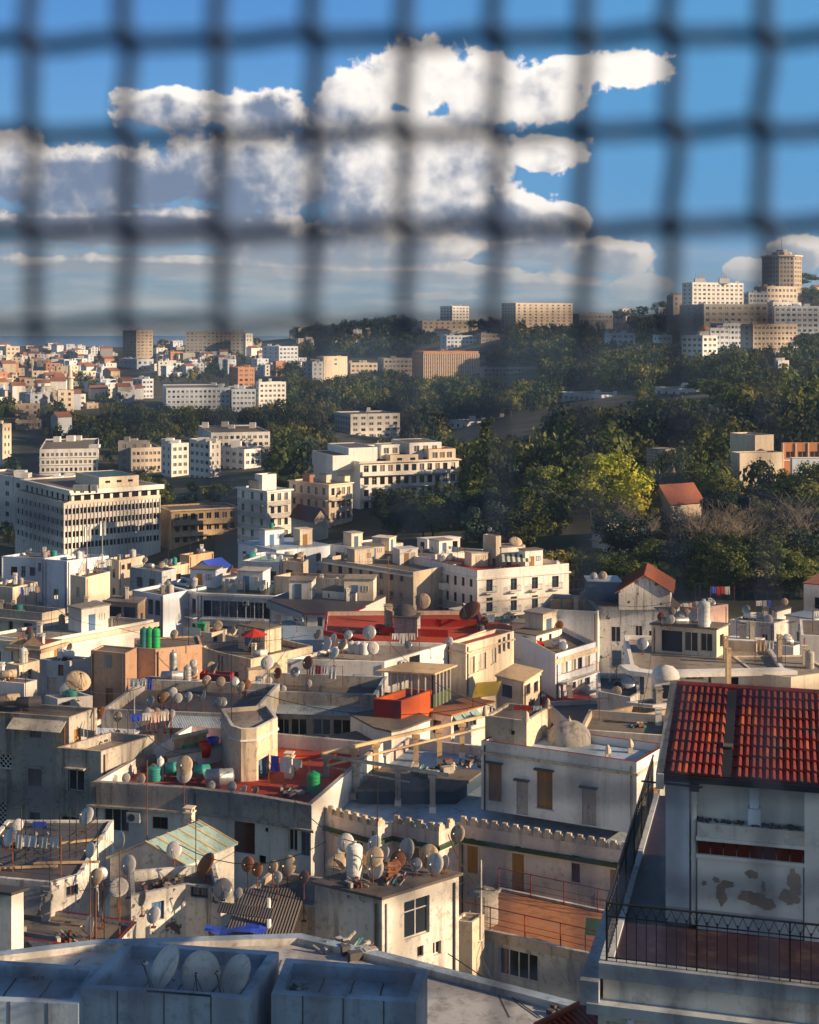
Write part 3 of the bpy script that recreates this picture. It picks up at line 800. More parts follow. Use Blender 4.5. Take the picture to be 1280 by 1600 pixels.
def clutter(b, nd=3, nt=1, na=1, nc=1, nj=1, near=True):
    if b.o[1] > 85 and area(b) > 60: cabins(b, min(3, int(area(b) / 60)))
    for _ in range(nd):
        p = b.rnd_on(.5); dish(p, rnd.choice([.8, .9, .9, 1.1]), rnd.gauss(205, 25), rnd.uniform(18, 42), rnd.choice(['white', 'white', 'cream', 'rusty', 'grey', 'cream']), rnd.choice([.25, .5, .75, 1.0]), b.place, arm=near)
    for _ in range(nt):
        p = b.rnd_on(.9)
        if rnd.random() < .5: upright_tank(p, rnd.choice([.35, .5]), rnd.choice([1.0, 1.25]), rnd.choice(['white', 'teal', 'galvanised', 'white', 'grey']), b.place)
        else: lying_tank(p, .35, 1.25, rnd.choice(['galvanised', 'cream', 'white', 'galvanised']), b.place, rnd.uniform(-.6, .6))
    for _ in range(na): aerial(b.rnd_on(.5), rnd.choice([1.5, 2.5, 3.25]), b.place, rnd.randint(0, 1))
    for _ in range(nc): chimney(b.rnd_on(.5), rnd.choice([.4, .5]), rnd.choice([.8, 1.2]), rnd.choice([white, cream, concrete]), b.place)
    for _ in range(nj): junk(b.rnd_on(.8), b.place, rnd.uniform(.7, 1.2))
def B(name, label, pts, h, wall, roof=None, Y=None, k=0, back=6.0, short=None, cat='building', **kw):
    """pts: picture points of the roof corners, left to right; closed at the back by `back` metres (or by a parallelogram)"""
    g, z = pz(pts, Y, k)
    if len(g) == 3 and back is None:
        L_, C_, R_ = g; g.append((L_[0] + R_[0] - C_[0], L_[1] + R_[1] - C_[1]))
    else:
        a, b = Vector(g[0]), Vector(g[-1]); d = (b - a).normalized(); nrm = Vector((-d.y, d.x)) * (back or 6)
        g += [tuple(b + nrm), tuple(a + nrm)]
    kw.pop('nvis', None); return Bld(name, label, cat, g, z, h, wall, roof, short=short, nvis=len(pts) - 1, **kw)
def shed_roof(b, i, u0, u1, z, dep, drop, m, name='awning', corr=True, t=.03):
    """lean-to sheet fixed along face i"""
    a, d, l = b.fr(i); rz = math.atan2(d.y, d.x); p = b.loc((a[0] + d.x * u0, a[1] + d.y * u0)); w = u1 - u0; mb = MB()
    n = max(1, int(w / .12)) if corr else 1
    for k in range(n * 2):
        x0, x1 = w * k / (2 * n), w * (k + 1) / (2 * n); za, zb = ((0, .03) if k % 2 == 0 else (.03, 0)) if corr else (0, 0)
        mb.face([(x0, -dep, za - drop), (x1, -dep, zb - drop), (x1, -.003, zb), (x0, -.003, za)], m)
        mb.face([(x0, -.003, za - t), (x1, -.003, zb - t), (x1, -dep, zb - t - drop), (x0, -dep, za - t - drop)], m)
        mb.face([(x0, -dep, za - t - drop), (x1, -dep, zb - t - drop), (x1, -dep, zb - drop), (x0, -dep, za - drop)], m)
    return mb.obj(name, b.root, (p[0], p[1], z - (b.ztop - b.h)), rz)
# ================================================================== the wire screen right in front of the lens
def wire_mesh():
    Yw = .40; s = 147 / F * Yw; mb = MB(); n = 1
    xs = [(50,198,342,490,632,775,912,1050,1193)[i] for i in range(9)]
    xs = [xs[0] - 294, xs[0] - 147] + xs + [1340, 1487]
    zs = [-230, -85, 60, 208, 358, 505, 652, 800, 948, 1094, 1240, 1388, 1534, 1680, 1830]
    def W3(px, py, dy=0): return Vector(((px - CX) / F * Yw, Yw + dy, CZ - (py - CY) / F * Yw))
    def run(pts, r):
        k = len(mb.v); m = mb.mi(wire); nn = 8
        for q, p in enumerate(pts):
            a = pts[max(q-1, 0)]; b = pts[min(q+1, len(pts)-1)]; d = (b - a).normalized(); u = d.cross(Vector((0, 1, 0))).normalized(); w = d.cross(u); rr = r[q]
            for j in range(nn): t = 2*math.pi*j/nn; mb.v.append(tuple(p + u * math.cos(t) * rr + w * math.sin(t) * rr))
        for q in range(len(pts) - 1):
            for j in range(nn): mb.f.append((k+q*nn+j, k+q*nn+(j+1)%nn, k+(q+1)*nn+(j+1)%nn, k+(q+1)*nn+j)); mb.m.append(m)
    def rad(py): return float(np.interp(py, [430, 640], [.0025, THIN]))
    for i, x in enumerate(xs):
        pts, rr = [], []
        for j in range(len(zs) - 1):
            for t in range(6):
                f = t / 6; py = zs[j] * (1 - f) + zs[j+1] * f
                wob = (4 * math.sin(2 * math.pi * f) + 3 * math.sin(i * 3 + j * 2.1)) * (1.1 if i > 8 else .8)
                pts.append(W3(x + wob + (py - 300) * .012 * (1 if i < 5 else .2), py, .0022 * math.cos(math.pi * (j + f)) * (1 if i % 2 else -1))); rr.append(rad(py))
        run(pts, rr)
    for j, z in enumerate(zs):
        pts = []
        for i in range(len(xs) - 1):
            for t in range(6):
                f = t / 6; px = xs[i] * (1 - f) + xs[i+1] * f
                pts.append(W3(px, z + 3 * math.sin(2*math.pi*f) + 3 * math.sin(j * 5 + i * 1.7) - (px - 640) * .008, -.0022 * math.cos(math.pi * (i + f)) * (1 if j % 2 else -1)))
        run(pts, [rad(z)] * len(pts))
    o = mb.obj('wire_mesh', smooth=True); tag(o, 'dark woven wire mesh screen hanging close in front of the view, square openings', 'wire mesh')
THIN = .0014
wire_mesh()

tanp = wm('bare_render_patch', (.40, .30, .22), .4, scale=2)
# ================================================================== tiled house with the iron railing
def tiled_house():
    TH = -15.0; O = Vector((3.35, 23.9, CZ - 10.7)); rz = R(TH)
    H = link('tiled_house', None, None, O, rz); tag(H, 'white house with red tile roof and black railed terrace beside the orange tile lean-to', 'house')
    X1 = 8.5
    hx, hy = .83, 2.05     # house corner
    # wall
    mb = MB(); mb.box(hx, X1, hy, 5.2, .004, 2.78, white); mb.obj('wall', H)
    mb = MB(); mb.box(hx + .0, hx + .42, hy - .16, hy - .003, .32, 2.70, bluew); mb.box(hx, hx + .42, hy - .165, hy - .003, .005, .318, greyb); mb.obj('pilaster', H)
    mb = MB(); mb.box(hx + 2.42, X1, hy - .28, hy - .003, .005, 2.70, white); mb.obj('pilaster', H)
    b = MB(); x0, x1 = hx + .57, hx + 2.40
    b.box(x0, x1, hy - .26, hy - .003, .36, 1.48, white); b.box(x0, x1, hy - .265, hy - .003, .006, .357, greyb); b.obj('projecting_bay', H)
    pr_ = random.Random(12)
    for cx_, cz_, rx_, rz_ in ((x0 + .42, .66, .10, .17), (x0 + .52, .86, .14, .06), (x0 + .33, .92, .06, .05), (x0 + .98, .66, .25, .12), (x0 + 1.20, .58, .18, .10), (x0 + 1.60, .74, .16, .15), (x0 + 1.68, 1.0, .11, .24), (x0 + .95, 1.08, .10, .08), (x0 + .12, .84, .04, .05), (x0 + 1.15, .88, .04, .09)):
        pts = []
        for k in range(64): t = k / 64 * 2 * math.pi; q = 1 + .13 * math.sin(2 * t + cx_ * 9) + .10 * math.sin(5 * t + cz_ * 5) + .06 * math.sin(11 * t + cx_ * 3) + pr_.uniform(-.07, .07); pts.append((cx_ + rx_ * q * math.cos(t), hy - .264 - cx_ * .0008, max(.37, cz_ + rz_ * q * math.sin(t))))
        pm = MB(); pm.face(pts, tanp); pm.obj('bare_patch', H)
    b = MB(); b.box(x0 - .02, x1 + .03, hy - .30, hy - .262, 1.30, 1.36, white); b.box(x0 - .02, x1 + .04, hy - .34, hy - .262, 1.62, 1.68, white); b.box(x0, x1 + .02, hy - .30, hy - .003, 1.683, 1.92, whited); b.obj('cornice', H)
    b = MB()
    for k in range(8):
        w = (x1 - x0) / 8; b.box(x0 + w * k + .006, x0 + w * (k+1) - .006, hy - .275, hy - .003, 1.37, 1.61, maroon)
    b.obj('tile_band', H)
    b = MB(); b.box(x0 + .88, x0 + 1.10, hy - .22, hy - .003, 1.93, 2.22, bluew); b.box(x0 + .91, x0 + 1.07, hy - .17, hy - .003, 2.222, 2.74, bluew); b.obj('duct', H)
    # debris on the ledge
    r = random.Random(3); b = MB()
    for k in range(90): x = r.uniform(x0, x1); q = r.uniform(.008, .022); b.box(x - q * 2, x + q, hy - .28 + r.random() * .2, hy - .24 + r.random() * .2, 1.921, 1.921 + q * 1.6, tindark)
    b.obj('grit', H)
    b = MB(); b.bar((hx + .50, hy - .12, .02), (hx + .50, hy - .12, 2.66), .05, white, 10)
    for z in (.15, 1.2, 2.2): b.bar((hx + .50, hy - .12, z), (hx + .50, hy - .12, z + .05), .062, white, 10)
    b.obj('downpipe', H)
    b = MB(); b.bar((hx - .42, hy - .34, 2.60), (hx + .52, hy - .22, 2.54), .018, iron, 6); b.box(hx + .44, hx + .60, hy - .30, hy - .17, 2.47, 2.60, iron); b.bar((hx + .5, hy - .2, 2.5), (hx + .66, hy - .26, 2.56), .02, iron); b.bar((hx + .5, hy - .25, 2.5), (hx + .5, hy - .01, 2.42), .02, iron); b.obj('pole_bracket', H)
    # roof
    ye, yr, ze, zr = hy - .30, hy + 2.95, 2.74, 3.55
    b = MB(); b.face([(hx - .15, ye, ze), (X1, ye, ze), (X1, yr, zr), (hx - .15, yr, zr)], maroon); b.face([(hx - .15, yr, zr), (X1, yr, zr), (X1, yr + .35, ze), (hx - .15, yr + .35, ze)], maroon)
    b.face([(hx - .1, yr, zr - .01), (hx - .1, yr + .3, ze), (hx - .1, ye, ze - .01)], white)
    rf = b.obj('roof', H)
    b = MB(); nrow, tw = 9, .118; n = int((X1 - hx - .05) / tw); rr = random.Random(5)
    sx = (zr - ze) / (yr - ye); seg = 5; kk = 0
    mk = b.mi(tilered); mo = b.mi(tileora)
    for j in range(nrow):
        ya, yb = ye - .02 + (yr - ye) * j / nrow, ye + (yr - ye) * (j + 1.12) / nrow
        for i in range(n):
            xa = hx + .05 + i * tw
            if abs(xa - (hx + 1.07)) < .10: continue          # the gutter between the two halves
            lift = rr.uniform(0, .008); jx = rr.uniform(-.004, .004)
            k = len(b.v); m = mk if rr.random() < .88 else mo
            for (y, rad, dz) in ((ya, .062, .045 + lift), (yb, .048, .012)):
                for s_ in range(seg):
                    t = math.pi * s_ / (seg - 1); b.v.append((xa + tw / 2 + jx - math.cos(t) * rad, y, ze + (y - ye) * sx + dz + math.sin(t) * rad * .8 - .005))
            for s_ in range(seg - 1): b.f.append((k + s_, k + s_ + 1, k + seg + s_ + 1, k + seg + s_)[::-1]); b.m.append(m)
            b.f.append((k, k+1, k+2, k+3, k+4)); b.m.append(m)
    # lower half under each row: slight step
    for j in range(nrow):
        ya, yb = ye + (yr - ye) * j / nrow, ye + (yr - ye) * (j + 1) / nrow
        b.face([(hx - .05, ya, ze + (ya-ye)*sx + .04), (X1, ya, ze + (ya-ye)*sx + .04), (X1, yb, ze + (yb-ye)*sx + .012), (hx - .05, yb, ze + (yb-ye)*sx + .012)], tilered)
        b.face([(hx - .05, ya, ze + (ya-ye)*sx - .0), (X1, ya, ze + (ya-ye)*sx), (X1, ya, ze + (ya-ye)*sx + .04), (hx - .05, ya, ze + (ya-ye)*sx + .04)], maroon)
    b.obj('tile', rf)
    b = MB()
    for k in range(int((X1 - hx) / .3)):
        x = hx - .05 + k * .3; b.bar((x, yr, zr + .02), (x + .31, yr, zr + .03), .085, tilered, 8, .075)
    b.obj('ridge_tile', rf)
    b = MB(); b.box(hx + .98, hx + 1.16, ye + .9, yr - .1, ze + .30, ze + .33, tindark); b.face([(hx + .98, ye, ze + .045), (hx + 1.16, ye, ze + .045), (hx + 1.16, yr - .2, zr + .02), (hx + .98, yr - .2, zr + .02)], iron); b.obj('gutter', rf)
    b = MB()   # verge of rough mortar along the left edge
    b.face([(hx - .16, ye - .06, ze + .02), (hx - .02, ye - .06, ze + .06), (hx - .02, yr, zr + .12), (hx - .16, yr, zr + .1)], concrete); b.box(hx - .16, hx - .02, ye - .06, yr, ze - .25, ze + .02, white); b.face([(hx - .16, yr, ze), (hx - .16, ye, ze), (hx - .16, ye, ze + .02), (hx - .16, yr, zr + .1)], white); b.obj('verge', rf)
    b = MB(); b.box(hx - .1, X1, ye - .05, ye - .008, ze - .10, ze + .01, iron); b.obj('eaves_board', rf)
    # terrace
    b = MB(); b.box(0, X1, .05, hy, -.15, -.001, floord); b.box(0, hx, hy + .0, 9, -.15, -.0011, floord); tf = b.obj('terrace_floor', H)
    b = MB()
    b.box(-.12, X1, -.16, .09, -.20, .06, greyb); b.box(-.12, .10, .0901, 9, -.20, .0599, greyb)
    b.box(-.05, X1, -.10, .05, -.56, -.203, whited); b.box(-.30, X1, -.34, .05, -.74, -.563, greyb); b.box(-.05, X1, -.06, .05, -.95, -.743, whited)
    b.obj('cornice', H)
    b = MB(); b.box(.05, X1, 0.0, 5.2, -9, -.955, whited); b.box(-.0, .3, .06, 5.2, -9, -.21, whited); b.obj('lower_wall', H)
    for k in range(5): bb = MB(); bb.box(.75 + k * 1.2, 1.8 + k * 1.2, -.05, -.003, -1.6, -1.0, concrete); bb.obj('block', H)
    b = MB(); b.bar((.42, -.22, -.78), (.42, -.22, -1.15), .06, bluew, 10); b.bar((.42, -.22, -1.15), (.42, -.22, -1.22), .085, plastict, 10); b.obj('drain', H)
    # railing
    def railing(name, a, b_, h=.98):
        mb = MB(); a, b_ = Vector(a), Vector(b_); d = b_ - a; l = d.length; U = Vector((0, 0, 1)); n = int(l / .165)
        mb.bar(a + U * h, b_ + U * h, .02, iron, 6); mb.bar(a + U * .76, b_ + U * .76, .013, iron); mb.bar(a + U * .06, b_ + U * .06, .014, iron)
        for k in range(n + 1):
            p = a.lerp(b_, k / n)
            big = k % 9 == 0
            mb.bar(p, p + U * (h if big else .78), .02 if big else .0095, iron)
            if not big: mb.bar(p + U * .8, p + U * .84, .018, iron, 6, .004)
            if k < n: q = a.lerp(b_, (k + .5) / n); e = a.lerp(b_, (k + 1) / n); mb.bar(p + U * .77, q + U * .96, .007, iron); mb.bar(q + U * .96, e + U * .77, .007, iron)
        mb.obj(name, H)
    railing('railing', (.0, -.04, .06), (X1, -.04, .06)); railing('railing', (.0, -.02, .06), (.0, 8.6, .06))
    # buttress that flares at the corner
    b = MB(); b.prism([(-.42, -.3), (-.1, -.3), (-.1, 8.8), (-.3, 8.8)], -.62, -.205, greyb); b.prism([(-.15, .0), (-.002, .0), (-.002, 5.2), (-.15, 5.2)], -6, -.63, whited); b.obj('ledge', H)
tiled_house()

# orange ribbed lean-to at the bottom edge
def orange_roof():
    Y = 27.0
    a = Pt(838, 1606, 26.2); b = Pt(945, 1553, 28.6); o = link('tiled_lean_to', None, None, (a.x, a.y, a.z - 2)); tag(o, 'orange ribbed tile lean-to roof against the white corner', 'roof')
    d = Vector((b.x - a.x, b.y - a.y, b.z - a.z)); dn = Vector((1.9, -2.2, -.9)); mb = MB(); z0 = Vector((0, 0, 2))
    mb.face([z0, z0 + dn, z0 + dn + d, z0 + d], redwall); k = 15
    mb.face([z0 - Vector((0,0,.06)), z0 + d - Vector((0,0,.06)), z0 + dn + d - Vector((0,0,.06)), z0 + dn - Vector((0,0,.06))], redwall)
    mb.obj('roof', o); mb = MB()
    for i in range(k + 1): q = z0 + d * (i / k); mb.bar(q + Vector((0,0,.02)), q + dn + Vector((0,0,.02)), .04, tileora, 6)
    mb.obj('tile', o); mb = MB(); mb.bar(z0 + Vector((0,0,.04)), z0 + d + Vector((0,0,.04)), .07, tileora, 8); mb.obj('ridge_tile', o)
    mb = MB(); mb.box(.1, 3.2, -1.6, 1.0, -4, 1.0, white); mb.obj('wall', o)
orange_roof()

# ================================================================== grey blue roofs at the bottom
def W2(px, py, z): Y = (CZ - z) * F / (py - CY); return ((px - CX) / F * Y, Y)
def poly_b(name, label, pts, z, h, wall, roof, short, **kw):
    return Bld(name, label, 'building', [W2(x, y, z) for x, y in pts], z, h, wall, roof, short=short, nvis=1, **kw)
zb = CZ - 14.9
big = poly_b('flat_roof_building', 'large flat building under grey and blue sealed roof sheets at the bottom edge', [(-120, 1740), (1010, 1740), (960, 1590), (905, 1566), (600, 1487), (470, 1458), (150, 1468), (-120, 1500)], zb, 14, whited, decksilver, 'the big grey sheeted roof', par=.16, thick=.28, coping=deckblue)
big.done()
zt = CZ - 13.35
def tray(name, label, pts, z, par, short):
    b = poly_b(name, label, pts, z, z - (zb - .16) + .0, concrete if name == 'roof_upstand' else deckblue, deckblue, short, par=par, thick=.2, coping=deckblue); b.ring('ledge', (z - zb) - .30, .12, .10, deckblue, faces=[0]); b.done()
    x0, x1 = b.loc(b.foot[0]), b.loc(b.foot[1])
    for k in (0.22, .5, .78): 
        mb = MB(); p = (x0[0] + (x1[0]-x0[0]) * k, x0[1] + (x1[1]-x0[1]) * k); mb.box(p[0] - .012, p[0] + .012, p[1] - .012, p[1] - .003, .4, b.h + .004, tindark); mb.obj('seam', b.root)
    return b
t1 = tray('roof_lightwell', 'blue grey walled roof well holding three big dishes', [(127, 1544), (388, 1562), (436, 1487), (199, 1470)], zt, .28, 'the blue roof well')
t2 = tray('roof_lightwell', 'low empty blue grey roof well in the bottom corner', [(-90, 1561), (122, 1569), (160, 1511), (-40, 1498)], zt - .15, .24, 'the corner roof well')
t3 = tray('roof_lightwell', 'empty blue grey roof well next to the sunlit roof sheets', [(424, 1553), (650, 1567), (668, 1514), (447, 1497)], zt - .1, .26, 'the middle roof well')
for (x, y, dp, az_, el_, c) in ((256, 1510, 68, 236, 34, 'white'), (313, 1518, 62, 184, 30, 'grey'), (366, 1524, 66, 230, 36, 'cream')):
    dish_px(t1, x, y, dp, az_, el_, 'white', .35, desc={'white': 'big tilted white satellite dish', 'grey': 'big shaded grey satellite dish', 'cream': 'big white satellite dish with dark rim'}[c])
junk(Vector((*W2(560, 1475, zb), zb - .16)), 'by the box room foot on the grey sheeted roof', .7); junk(Vector((*W2(520, 1472, zb), zb - .16)), 'by the box room foot on the grey sheeted roof', .55); junk(Vector((*W2(880, 1572, zb), zb - .16)), 'near the orange lean-to on the grey sheeted roof', .4)
def seams():
    # welded laps of the roof sheets and grit that gathers in the corners
    r = random.Random(21)
    for b, n in ((big, 9), (t1, 4), (t2, 3), (t3, 4)):
        P0, P1 = Vector(b.foot[0]), Vector(b.foot[1]); z = b.zroof + .004
        for k in range(1, n):
            if b is big: a = Vector(W2(-100 + k * 128, 1590, b.zroof)); c = Vector(W2(20 + k * 105, 1500, b.zroof))
            else:
                A_, B_, C_, D_ = [Vector(p) for p in inset(b.foot, .24)]; a = A_.lerp(B_, k / n); c = D_.lerp(C_, k / n)
            mb = MB(); d = c - a; p = a
            for q in range(6):
                p2 = a + d * ((q + 1) / 6) + Vector((r.uniform(-.015, .015), 0)); w_ = .02
                mb.face([(p.x - b.o[0] - w_, p.y - b.o[1], b.zroof - (b.ztop - b.h) + .004), (p.x - b.o[0] + w_, p.y - b.o[1], b.zroof - (b.ztop - b.h) + .004), (p2.x - b.o[0] + w_, p2.y - b.o[1], b.zroof - (b.ztop - b.h) + .004), (p2.x - b.o[0] - w_, p2.y - b.o[1], b.zroof - (b.ztop - b.h) + .004)], tindark); p = p2
            mb.obj('sheet_lap', b.root)
seams()
for (x, y, zz, s_) in ((150, 1540, t1.zroof, .25), (205, 1490, t1.zroof, .2), (60, 1530, t2.zroof, .22), (120, 1520, t2.zroof, .18), (470, 1545, t3.zroof, .25), (610, 1520, t3.zroof, .2), (770, 1545, big.zroof, .16), (700, 1530, big.zroof, .14)):
    junk(Vector((*W2(x, y, zz), zz)), 'in the corner of the seamed roof' if zz != big.zroof else 'on the sunlit roof sheets', s_)
def cable_run(pts, place, r=.012, sag=.0, label='black cable'):
    mb = MB(); V = [Vector(p) for p in pts]
    for a, b in zip(V, V[1:]):
        prev = a
        for k in range(1, 9):
            f = k / 8; q = a.lerp(b, f) - Vector((0, 0, sag * 4 * f * (1 - f))); mb.bar(prev, q, r, cable, 4); prev = q
    o0 = V[0]; mb.v = [(x - o0.x, y - o0.y, z - o0.z) for x, y, z in mb.v]
    reg(mb.obj('cable', None, o0), label, place, 'cable')
def onz(px, py, z): q = W2(px, py, z); return (q[0], q[1], z)
cable_run([onz(700, 1490, zb - .14), onz(760, 1530, zb - .14), onz(845, 1590, zb - .14)], 'lying across the sunlit grey roof')
cable_run([onz(330, 1556, zt + .02), onz(230, 1548, zt + .02), onz(205, 1590, zb + .1)], 'looped over the blue roof well edge', .02, label='pale hose')

# ================================================================== box room with the crowd of dishes
bx = B('box_room', 'sunlit white box room crowded with dishes on its roof, paned window on the bright side', [(492, 1381), (597, 1405), (717, 1368)], 5.2, whited, deck, Y=64, k=1, back=None, par=0, short='the box room', detail=2)
bx.w(1, 632, 671, 1402, 1463, 'wide', sub=True); bx.w(0, 542, 547, 1398, 1403, 'dark'); bx.w(1, 652, 662, 1477, 1495, 'dark'); bx.w(1, 676, 690, 1473, 1492, 'win')
bx.done()
for (x, y, dp, az_, el_, c, mh) in ((585,1316,24,215,35,'white',1.1),(540,1322,27,190,30,'white',.9),(538,1332,25,170,25,'white',.5),(600,1332,22,230,30,'white',.6),(525,1350,34,190,62,'cream',.3),(586,1357,32,215,20,'white',.55),(585,1345,30,200,35,'cream',.9),(635,1328,32,225,20,'white',.8),(670,1336,32,195,25,'cream',.6),(680,1352,30,215,22,'white',.5),(650,1356,20,200,35,'grey',.4),(617,1358,20,180,40,'rusty',.4),(622,1342,26,200,40,'rusty',.6),(560,1352,26,200,35,'rusty',.4),(695,1352,20,235,20,'white',.4),(713,1375,26,215,25,'cream',.3)):
    if x < 712: dish_px(bx, x, y, dp, az_, el_, c, mh)
upright_tank(bx.on(554, 1372), .38, 1.45, 'white', bx.place, 'tall white cylinder water tank'); junk(bx.on(620, 1378), bx.place, .9); junk(bx.on(560, 1382), bx.place, .8); chimney(bx.on(614, 1374), .4, .4, brick, bx.place, 'small red brick chimney')
aerial(bx.on(590, 1370), 4.75, bx.place)
# ladder-like iron bracket pole on its wall
pp = bx.fr(0); 
pole(Vector((*W2(583, 1500, CZ - 25.7 - 3.4), CZ - 25.7 - 3.6)), 4.5, 'in front of the box room wall', desc='tall rusty pole')

# ================================================================== shed with the pale green roof
zs_ = CZ - (1350 - CY) / F * 70
FL, FR, BR_ = W2(172, 1341, zs_), W2(290, 1351, zs_), W2(366, 1319, zs_)
BL_ = (FL[0] + BR_[0] - FR[0], FL[1] + BR_[1] - FR[1])
g1 = gabled('gabled_shed', 'white gabled shed with pale green sheet roof and bright sunlit side wall', 'shed', FL, FR, BR_, BL_, zs_, .95, 3.4, whited, tingrn, .12, ribs=5, ribm=canvas)
pole(Vector((*W2(230, 1400, zs_ - 2.6), zs_ - 2.6)), 7.0, 'standing before the gabled shed', desc='very tall rusty pole')
dish((*W2(272, 1352, zs_), zs_ - .3), .8, 190, 30, 'white', 1.0, 'at the eave of the gabled shed', desc='small white satellite dish')
chimney(Vector((*W2(296, 1292, zs_ + .4), zs_ + .35)), .45, .8, cream, 'at the ridge end of the gabled shed')
dish((*W2(288, 1285, zs_ + .4), zs_ + .35), .95, 195, 25, 'cream', 3.0, 'on the tall pipe above the gabled shed', desc='round white satellite dish')

# ================================================================== house with ochre shutters, dome and stepped parapet
zh = CZ - (1190 - CY) / F * 80
hs = B('courtyard_house', 'white rooftop house with ochre shutters and two worn white doors behind the crenellated parapet', [(752, 1157), (995, 1191), (1043, 1163)], 4.1, white, deckblue, Y=80, k=1, back=None, par=.45, short='the ochre shuttered house', coping=tilered)
hs.w(0, 763, 784, 1194, 1252, 'louv', hood=tindark); hs.w(0, 806, 826, 1220, 1273, 'doorw', hood=tindark); hs.w(0, 839, 863, 1204, 1264, 'louv', hood=tindark, sill=white); hs.w(0, 909, 932, 1233, 1289, 'doorw', hood=tindark)
hs.w(1, 1010, 1031, 1235, 1275, 'louvw', hood=wood)
hs.ring('cornice', .62, .16, .10, creamd); hs.done()
sb = B('stair_hut', 'small plaster stair head with corner horns beside the grey dome', [(758, 1118), (823, 1127), (856, 1106)], 2.3, creamd, deck, Y=84, k=1, back=None, par=.15, short='the horned stair head'); sb.w(0, 798, 804, 1142, 1148, 'dark'); sb.done()
for i in range(3):
    p = sb.loc(sb.foot[i]); mb = MB(); mb.lathe([(.22, 0), (.16, .25), (.12, .5), (.0, .62)], creamd, 8, (p[0], p[1], sb.h + .003)); mb.obj('corner_horn', sb.root, smooth=True)
dm = MB(); dm.lathe([(1.35, -.2), (1.35, .15), (1.3, .38), (1.17, .68), (.95, .93), (.65, 1.12), (.3, 1.22), (0.001, 1.24)], concrete, 28)
q = hs.on(890, 1158); o = link('dome', None, None, q); tag(o, 'grey plastered dome on the roof of the ochre shuttered house', 'dome'); dm.obj('shell', o, smooth=True)
mb = MB(); mb.lathe([(.06, 1.18), (.1, 1.28), (.03, 1.43), (.001, 1.58)], creamd, 8); mb.obj('finial', o)
for (x0, x1, py, l) in ((955, 1040, 1150, 'long low tiled parapet wall on the far roof edge'),):
    pass
for i, (x, y) in enumerate(((985, 1168), (950, 1178))):
    q = hs.on(x, y + 8); mb = MB(); mb.box(-.14, .14, -.14, .14, 0, .35, creamd); mb.lathe([(.18, .353), (.2, .5), (.1, .75), (.001, .85)], creamd, 8); o = mb.obj('roof_finial', None, q); reg(o, 'plaster horn finial', 'on the edge of the ochre shuttered house', 'finial')
# lower storey with arches, merlons
lw = B('arched_building', 'pinkish white building with arched brown shutters below a crenellated parapet', [(484, 1264), (590, 1293), (613, 1286), (686, 1301), (717, 1288), (1022, 1337)], 8.5, pinkw, deckblue, Y=76.5, k=5, back=None if False else 16.0, par=.7, short='the arched building', thick=.25)
lw.ring('cornice', .74, .2, .22, tilegrn, faces=[0,1,2,3,4]); lw.ring('moulding', .95, .14, .1, cream, faces=[0,1,2,3,4])
def arch_shutter(b, i, x0, x1, y0, y1, m=wood):
    u0, u1 = b.u(i, x0), b.u(i, x1); um = (u0+u1)/2; zt_, zb_ = b.zat(i, um, y0), b.zat(i, um, y1); a, d, l = b.fr(i); rz = math.atan2(d.y, d.x)
    w, h = u1 - u0, zt_ - zb_; p = b.loc((a[0] + d.x * u0, a[1] + d.y * u0)); mb = MB(); r = w / 2; k = 10
    out = [(0, 0), (w, 0)] + [(r + r * math.cos(math.pi * j / k), h - r + r * math.sin(math.pi * j / k)) for j in range(k + 1)]
    mb.face([(x, -.03, z) for x, z in out], m)
    for j in range(len(out)): (ax, az_), (bx_, bz) = out[j], out[(j+1) % len(out)]; mb.face([(ax, -.03, az_), (ax, -.002, az_), (bx_, -.002, bz), (bx_, -.03, bz)], m)
    z = .1
    while z < h - r * .6: mb.box(.06, w/2 - .03, -.045, -.031, z, z + .05, m); mb.box(w/2 + .03, w - .06, -.045, -.031, z, z + .05, m); z += .11
    o = mb.obj('shutter', b.root, (p[0], p[1], zb_ - (b.ztop - b.h)), rz)
    fb = MB()
    for j in range(1, len(out)): (ax, az_), (bx_, bz) = out[j], out[(j+1) % len(out)]; fb.bar((ax, -.03, az_), (bx_, -.03, bz), .04, cream, 4)
    fb.obj('frame', o)
arch_shutter(lw, 4, 730, 748, 1308, 1364); arch_shutter(lw, 4, 800, 820, 1320, 1392); arch_shutter(lw, 4, 953, 973, 1345, 1395)
lw.w(4, 893, 906, 1336, 1379, 'louvg'); arch_shutter(lw, 2, 638, 656, 1309, 1345)
lw.w(0, 541, 567, 1308, 1328, 'louvg'); lw.w(0, 498, 508, 1330, 1372, 'dark')
lw.balcony(4, lw.u(4, 779), lw.u(4, 832), lw.zat(4, lw.u(4, 800), 1406), .7); lw.balcony(4, lw.u(4, 930), lw.u(4, 985), lw.zat(4, lw.u(4, 955), 1428), .7)
lw.done()
for i in range(5):
    a, d, l = lw.fr(i); n = max(1, int(l / .62)); rz = math.atan2(d.y, d.x)
    for k in range(n):
        key = 'merlon'
        if key not in PROTO:
            mb = MB(); mb.box(0, .42, 0, .2, 0, .30, creamd); mb.box(.07, .35, .002, .198, .302, .46, creamd); mb.box(.47, .53, .05, .15, 0, .30, creamd); mb.box(.423, .465, .06, .14, 0, .2, creamd); mb.box(.535, .58, .06, .14, 0, .2, creamd); PROTO[key] = mb.mesh('merlon')
        u = (l / n) * k + .04; p = lw.loc((a[0] + d.x * u - d.y * .02, a[1] + d.y * u + d.x * .02)); link('merlon', PROTO[key], lw.root, (p[0], p[1], lw.h + .002), rz)
